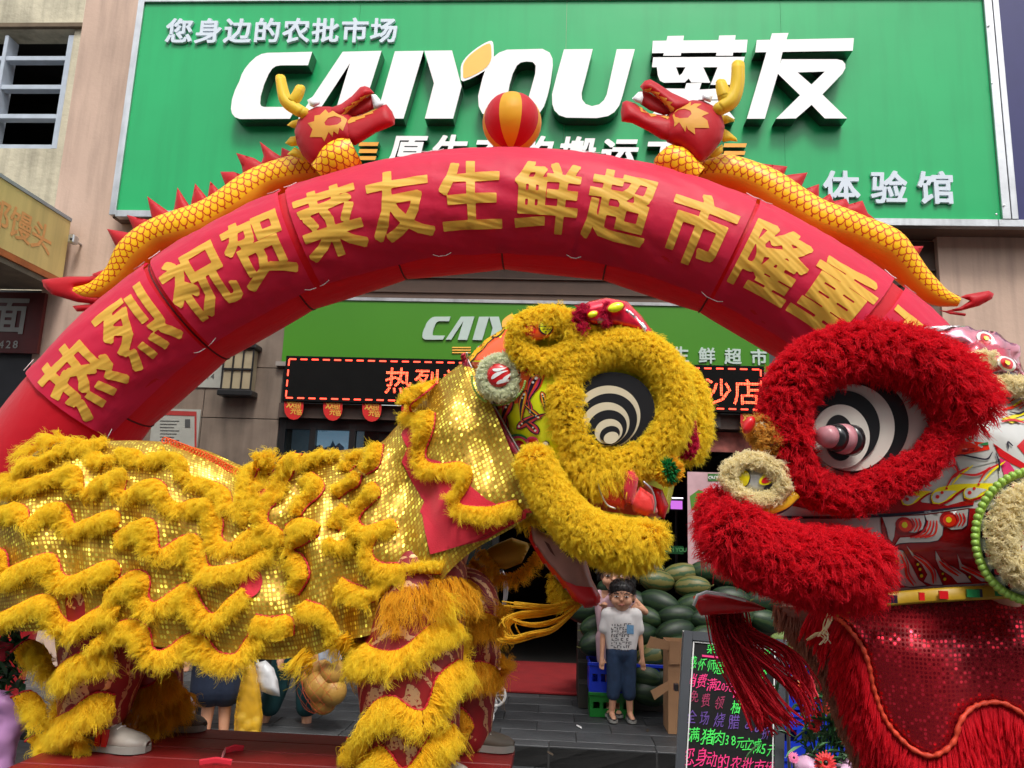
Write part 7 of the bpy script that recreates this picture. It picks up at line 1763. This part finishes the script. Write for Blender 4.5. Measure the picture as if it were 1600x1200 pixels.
# ================================================================ CHALKBOARD
BT, BB = 4.72, 4.52
c1, c2, c3 = at(1069, 985, BT), at(1228, 1000, BT-.10), at(1050, 1285, BB)
bn_ = (c2-c1).cross(c3-c1).normalized(); 
if bn_.y > 0: bn_ = -bn_
def onb(px, py, off=0.): r = ray(px, py); t = (c1-CAM).dot(bn_)/r.dot(bn_); return CAM+r*t+bn_*off
c4 = c2+(c3-c1)
cb = empty('chalkboard', (c1+c2)/2+Vector((0, 0, -.9)), 'black A-frame chalkboard with pink, green and purple Chinese handwriting', 'chalkboard')
cen = (c1+c4)/2; ax = (c2-c1)/2; az_ = (c3-c1)/2
MB().obox(cen-bn_*.008, ax*.99, az_*.99, bn_*.006).build('board', pm('black_board', (.007, .007, .008), .6, var=.3, scale=4, spec=.25), cb)
m_fr = pm('charcoal_frame', srgb(62, 66, 72), .5, var=.1)
wv = .025
for (p, q, nm) in ((c1, c2, 'frame_rail'), (c3, c4, 'frame_rail'), (c1, c3, 'frame_stile'), (c2, c4, 'frame_stile')):
    d = (q-p).normalized(); n2 = d.cross(bn_); ins = (cen-(p+q)/2).normalized(); L_ = (q-p).length/2-(0 if nm == 'frame_stile' else .0515); MB().obox((p+q)/2+ins*wv, d*L_, n2*wv, bn_*.014).build(nm, m_fr, cb)
m_cw = pm('white_line', (.7, .7, .7), .5)
def edge(p, q): d = (q-p).normalized(); n2 = d.cross(bn_); MB().obox((p+q)/2+bn_*.0035, d*(q-p).length/2, n2*.0035, bn_*.0015).build('white_border', m_cw, cb)
u_, v_ = ax.normalized()*.058, az_.normalized()*.058
edge(c1+u_+v_, c2-u_+v_); edge(c1+u_+v_, c3+u_-v_); edge(c2-u_+v_, c4-u_-v_); edge(c3+u_-v_, c4-u_-v_)
m_cg = pm('neon_green_marker', srgb(70, 220, 90), .5, emit=srgb(60, 200, 80), es=.12); m_cp = pm('neon_pink_marker', srgb(226, 50, 120), .5, emit=srgb(226, 50, 120), es=.12); m_cu = pm('violet_marker', srgb(100, 70, 150), .5); m_cr_ = pm('rose_marker', srgb(160, 50, 90), .5)
ROWS = [([('菜',1111,1012,18),('友',1136,1013,18),('迎',1165,1015,18),('新',1199,1018,17)], m_cg),
 ([('感',1082,1035,19),('怀',1097,1038,18),('师',1112,1040,18),('恩',1125,1044,19),('一',1143,1049,14),('降',1160,1047,17),('利',1172,1046,17),('价',1192,1055,18)], m_cg),
 ([('消',1080,1063,20),('费',1097,1064,21),('满',1112,1070,19),('2',1123,1071,18),('0',1130,1073,15),('元',1139,1074,14),('百',1153,1080,20),('送',1172,1083,18)], m_cp),
 ([('免',1085,1088,18),('费',1103,1094,20),('领',1124,1098,20)], m_cr_), ([('柚',1150,1105,20),('一',1167,1107,14),('个',1207,1111,17)], m_cg),
 ([('全',1080,1120,20),('场',1101,1122,21),('烧',1124,1125,22),('腊',1147,1128,22),('8',1169,1131,20),('.',1176,1136,20),('8',1183,1136,20),('折',1197,1145,20)], m_cu),
 ([('满',1084,1148,22),('猪',1106,1151,24),('肉',1123,1153,22),('3',1136,1156,19),('8',1146,1157,19),('元',1157,1160,18),('立',1169,1163,19),('减',1182,1166,22),('5',1193,1170,20),('元',1206,1172,19)], m_cg),
 ([('您',1074,1182,28),('身',1096,1183,28),('动',1112,1186,24),('的',1130,1190,22),('农',1150,1193,22),('批',1168,1195,22),('市',1186,1198,22),('场',1203,1201,22)], m_cp)]
for row, m in ROWS:
    mb = MB()
    for k, (ch_, x, y, s) in enumerate(row):
        sk, rt_ = .16+.1*math.sin(x*.7), .06*math.sin(x*1.3+y)+.04; wd = .82+.1*math.sin(y+x)
        def fn(u, v, d=0): 
            u2 = u*wd+v*sk+.03*math.sin(v*9+x); v2 = v*1.12+u*rt_; return onb(x+u2*s, y-v2*s, .003)
        put_glyph(mb, ch_, fn, 0)
    mb.build('handwriting', m, cb)
mb = MB(); mb.v = [tuple(onb(x, y, .003)) for x, y in ((1097,1023),(1125,1026),(1125,1029),(1097,1026))]; mb.f = [(0, 3, 2, 1)]; mb.m = [0]; mb.build('underline', m_cp, cb)
for (p, dx) in ((c1, .0), (c2, .02)):
    top = p-bn_*.03; ft_ = Vector((p.x+dx*6, p.y+.42, -.146)); MB().tube([top, ft_], .011, 8).build('rear_leg', m_alu, cb)
for (p, dx) in ((c3, .0), (c4, .0)):
    MB().tube([p, Vector((p.x, p.y-.06, -.146))], .013, 8).build('front_leg', m_fr, cb)
q = onb(1060, 1075); MB().obox(q+Vector((-.01, .02, 0)), Vector((.012, 0, 0)), Vector((0, .02, 0)), Vector((0, 0, .018))).build('hinge_clip', m_black, cb)
# blue crates stacked right of the chalkboard
Yq = 5.6
xa_, xb_ = at(1186, 1100, Yq).x, at(1330, 1100, Yq).x
crate('upper blue plastic crate with greens right of the chalkboard', xa_, xb_, Yq, Yq+.5, at(1230, 1108, Yq).z, at(1230, 1040, Yq).z, m_blue, 4)
crate('middle blue plastic crate right of the chalkboard, below the leafy greens', xa_+.01, xb_+.01, Yq-.01, Yq+.49, at(1230, 1140, Yq).z-.17, at(1230, 1112, Yq).z-.005, m_blue, 4)
cz = at(1230, 1140, Yq).z-.175
crate('bottom blue plastic crate right of the chalkboard on the lower paving', xa_-.0, xb_, Yq, Yq+.5, -.146, cz, m_blue, 4)
# spring onions and gourds on the crates
m_leafy = pm('leaf_green', (.02, .09, .02), .45, var=.5, scale=20); m_pale = pm('pale_green_gourd', srgb(150, 180, 100), .45, var=.15)
on = empty('spring_onions', at(1220, 1035, Yq), 'bundle of long dark green spring onions on the blue crate', 'vegetables')
for k in range(46):
    a = at(1190+random.uniform(0, 30), 1010+random.uniform(-4, 22), Yq+.1+random.uniform(0, .2)); b = a+Vector((.25+random.uniform(0, .15), random.uniform(-.1, .1), -.12+random.uniform(-.05, .06))); mdl = (a+b)/2+Vector((0, 0, .03))
    MB().tube([a, mdl, b], [.006, .005, .002], 5).build('onion_leaf', m_leafy, on)
for k, (x, y) in enumerate(((1232, 998), (1252, 1006), (1240, 1018))):
    g_ = empty('gourd', at(x, y, Yq+.3), ['pale green gourd behind the spring onions, the leftmost gourd', 'pale green gourd behind the spring onions, the rightmost gourd', 'pale green gourd lying lowest behind the spring onions'][k], 'vegetables', 'pale gourds on the crate'); MB().ball(at(x, y, Yq+.3), (.13, .05, .05), 16, 10).build('skin', m_pale, g_, True); q = at(x, y, Yq+.3); MB().tube([q+Vector((.125, 0, 0)), q+Vector((.15, 0, .01))], .008, 6).build('stem', m_leafy, g_)
# ================================================================ FLOWER BASKETS
def leafblade(mb, p, d, L, w, up=Vector((0, 0, 1)), mi=0):
    d = d.normalized(); s = d.cross(up); s = s.normalized() if s.length > 1e-3 else Vector((1, 0, 0)); u = s.cross(d)
    mb.add([p, p+d*L*.35+s*w+u*L*.05, p+d*L*.7+s*w*.7+u*L*.02, p+d*L-u*L*.12, p+d*L*.7-s*w*.7+u*L*.02, p+d*L*.35-s*w+u*L*.05, p+d*L*.4-u*L*.03], [(0,1,6),(1,2,6),(2,3,6),(3,4,6),(4,5,6),(5,0,6)], mi)
def gerbera(par, c, r, nrm_, m, rot=0, mc=None):
    nrm_ = nrm_.normalized(); a = nrm_.cross(Vector((.1, .2, 1))).normalized(); b = nrm_.cross(a); mb = MB()
    for lay, (n, rr, tl) in enumerate(((18, 1., .12), (14, .72, .3))):
        for k in range(n):
            q = 2*PI*k/n+lay*.2+rot; dd = a*math.cos(q)+b*math.sin(q); t = a*-math.sin(q)+b*math.cos(q); ro = rr*r*random.uniform(.88, 1.05)
            p = c+dd*r*.16+nrm_*(.002+lay*.004); e_1 = c+dd*ro*.6+nrm_*(ro*tl); e_2 = c+dd*ro+nrm_*(ro*tl*.6); w = ro*.13
            mb.add([p-t*w*.4, p+t*w*.4, e_1+t*w, e_2+t*w*.45, e_2-t*w*.45, e_1-t*w], [(0,1,2,5),(5,2,3,4)])
    o = mb.build('flower', m, par); MB().ball(c+nrm_*.006, r*.22, 10, 6).build('flower_eye', mc or m_iris, o, True); return o
m_fl_r = pm('gerbera_red', srgb(206, 26, 30), .6, var=.15); m_fl_o = pm('gerbera_orange', srgb(236, 96, 30), .6, var=.15); m_fl_p = pm('gerbera_pink', srgb(232, 110, 160), .6, var=.15)
m_lf = pm('bouquet_leaf', (.025, .10, .03), .45, var=.6, scale=15); m_lf2 = pm('bouquet_leaf_light', (.06, .17, .06), .45, var=.4, scale=15)
fb = empty('flower_basket', gnd(1290, 1290, -.146) if False else at(1290, 1290, 4.3), 'opening day flower basket of red, orange and pink gerberas beside the red lion', 'flowers')
Yg = 4.35
for (x, y, r, m, nx_, nz_) in ((1252,1078,11,m_fl_o,-.2,.3),(1262,1092,9,m_fl_p,-.1,.1),(1301,1098,9,m_fl_r,.1,.3),(1278,1120,9,m_fl_r,-.3,.1),(1306,1118,8,m_fl_r,.2,.1),(1293,1110,6,m_fl_o,0,.3),(1290,1192,12,m_fl_r,-.1,.4),(1272,1135,7,m_fl_r,-.4,0),(1286,1075,8,m_fl_r,0,.6),(1240,1184,6,m_fl_p,0,.5),(1315,1080,8,m_fl_o,.2,.4),(1275,1060,7,m_fl_r,-.2,.5)):
    p = at(x, y, Yg+random.uniform(-.08, .08)); gerbera(fb, p, r*1.35*Yg/F, Vector((nx_, -1, nz_)), m, random.random()); MB().tube([p+Vector((0, .004, 0)), p+Vector((.02, .06, -.14)), at(1290, 1240, Yg+.1)], .004, 5).build('flower_stem', m_leafy, fb)
for mt, n_, sd in ((m_lf, 300, 1), (m_lf2, 130, 2)):
    random.seed(sd); mb = MB()
    for k in range(n_):
        x, y = random.gauss(1305, 32), random.uniform(1050, 1215); p = at(x, y, Yg+.08+random.uniform(-.10, .22)); d = Vector((random.gauss(-.2, .7), random.gauss(-.5, .4), random.gauss(.25, .55))); leafblade(mb, p, d, random.uniform(.07, .16), random.uniform(.008, .018))
    o = mb.build('leaves', mt, fb); o['kind'] = 'stuff'
b = MB(); inflated(b, [(1238,1186),(1262,1176),(1300,1188),(1338,1184),(1352,1230),(1340,1290),(1300,1320),(1262,1290),(1244,1240)], Yg+.05, .12, 8, D=30); b.v = [tuple(Vector(v)+Vector((0, .03*noise.noise(Vector(v)*14)+.02*abs(noise.noise(Vector(v)*35)), 0))) for v in b.v]; b.build('pink_wrapping', pm('pink_tissue', srgb(214, 170, 200), .5, var=.1), fb, True)
MB().tube([at(1295, 1300, Yg+.05), at(1296, 1330, Yg+.05), Vector((at(1296, 1330, Yg).x, Yg+.05, -.146))], [.10, .09, .13], 14).build('basket_stand', pm('wicker', srgb(140, 100, 60), .8, bump=.6, bscale=60), fb)
b = MB(); inflated(b, [(1266,1030),(1272,1020),(1276,1040),(1274,1075),(1284,1100),(1276,1098),(1266,1078)], Yg-.05, .01, 5); b.build('red_ribbon_tail', m_redc, fb, True)
# left bouquet
YL2 = 2.62
lb = empty('flower_basket', at(-10, 1250, YL2), 'leafy bouquet in lilac wrapping at the lower left corner', 'flowers')
random.seed(5); mb = MB()
for k in range(420):
    x, y = random.uniform(-60, 36), random.uniform(945, 1085); p = at(x, y, YL2+.5+random.uniform(-.1, .15)); leafblade(mb, p, Vector((random.gauss(.1, .6), -.5, random.gauss(.2, .6))), random.uniform(.05, .11), random.uniform(.008, .016))
o = mb.build('leaves', m_lf, lb); o['kind'] = 'stuff'
b = MB(); inflated(b, [(-60,1085),(-20,1076),(15,1080),(36,1100),(44,1130),(28,1165),(22,1210),(10,1290),(-70,1290),(-80,1150)], YL2+.42, .08, 8, D=30); b.v = [tuple(Vector(v)+Vector((.01*noise.noise(Vector(v)*40), .03*noise.noise(Vector(v)*12)+.02*abs(noise.noise(Vector(v)*35)), 0))) for v in b.v]; b.build('lilac_wrapping', pm('lilac_tissue', srgb(206, 150, 206), .45, var=.1), lb, True)
b = MB(); inflated(b, [(-40,1010),(0,1002),(22,1006),(18,1020),(4,1034),(-10,1052),(-40,1046)], YL2+.40, .01, 6); b.build('red_ribbon', m_redc, lb, True)
for (x, y) in ((-12, 960), (2, 975)): gerbera(lb, at(x, y, YL2+.42), .03, Vector((.2, -1, .3)), m_fl_r)
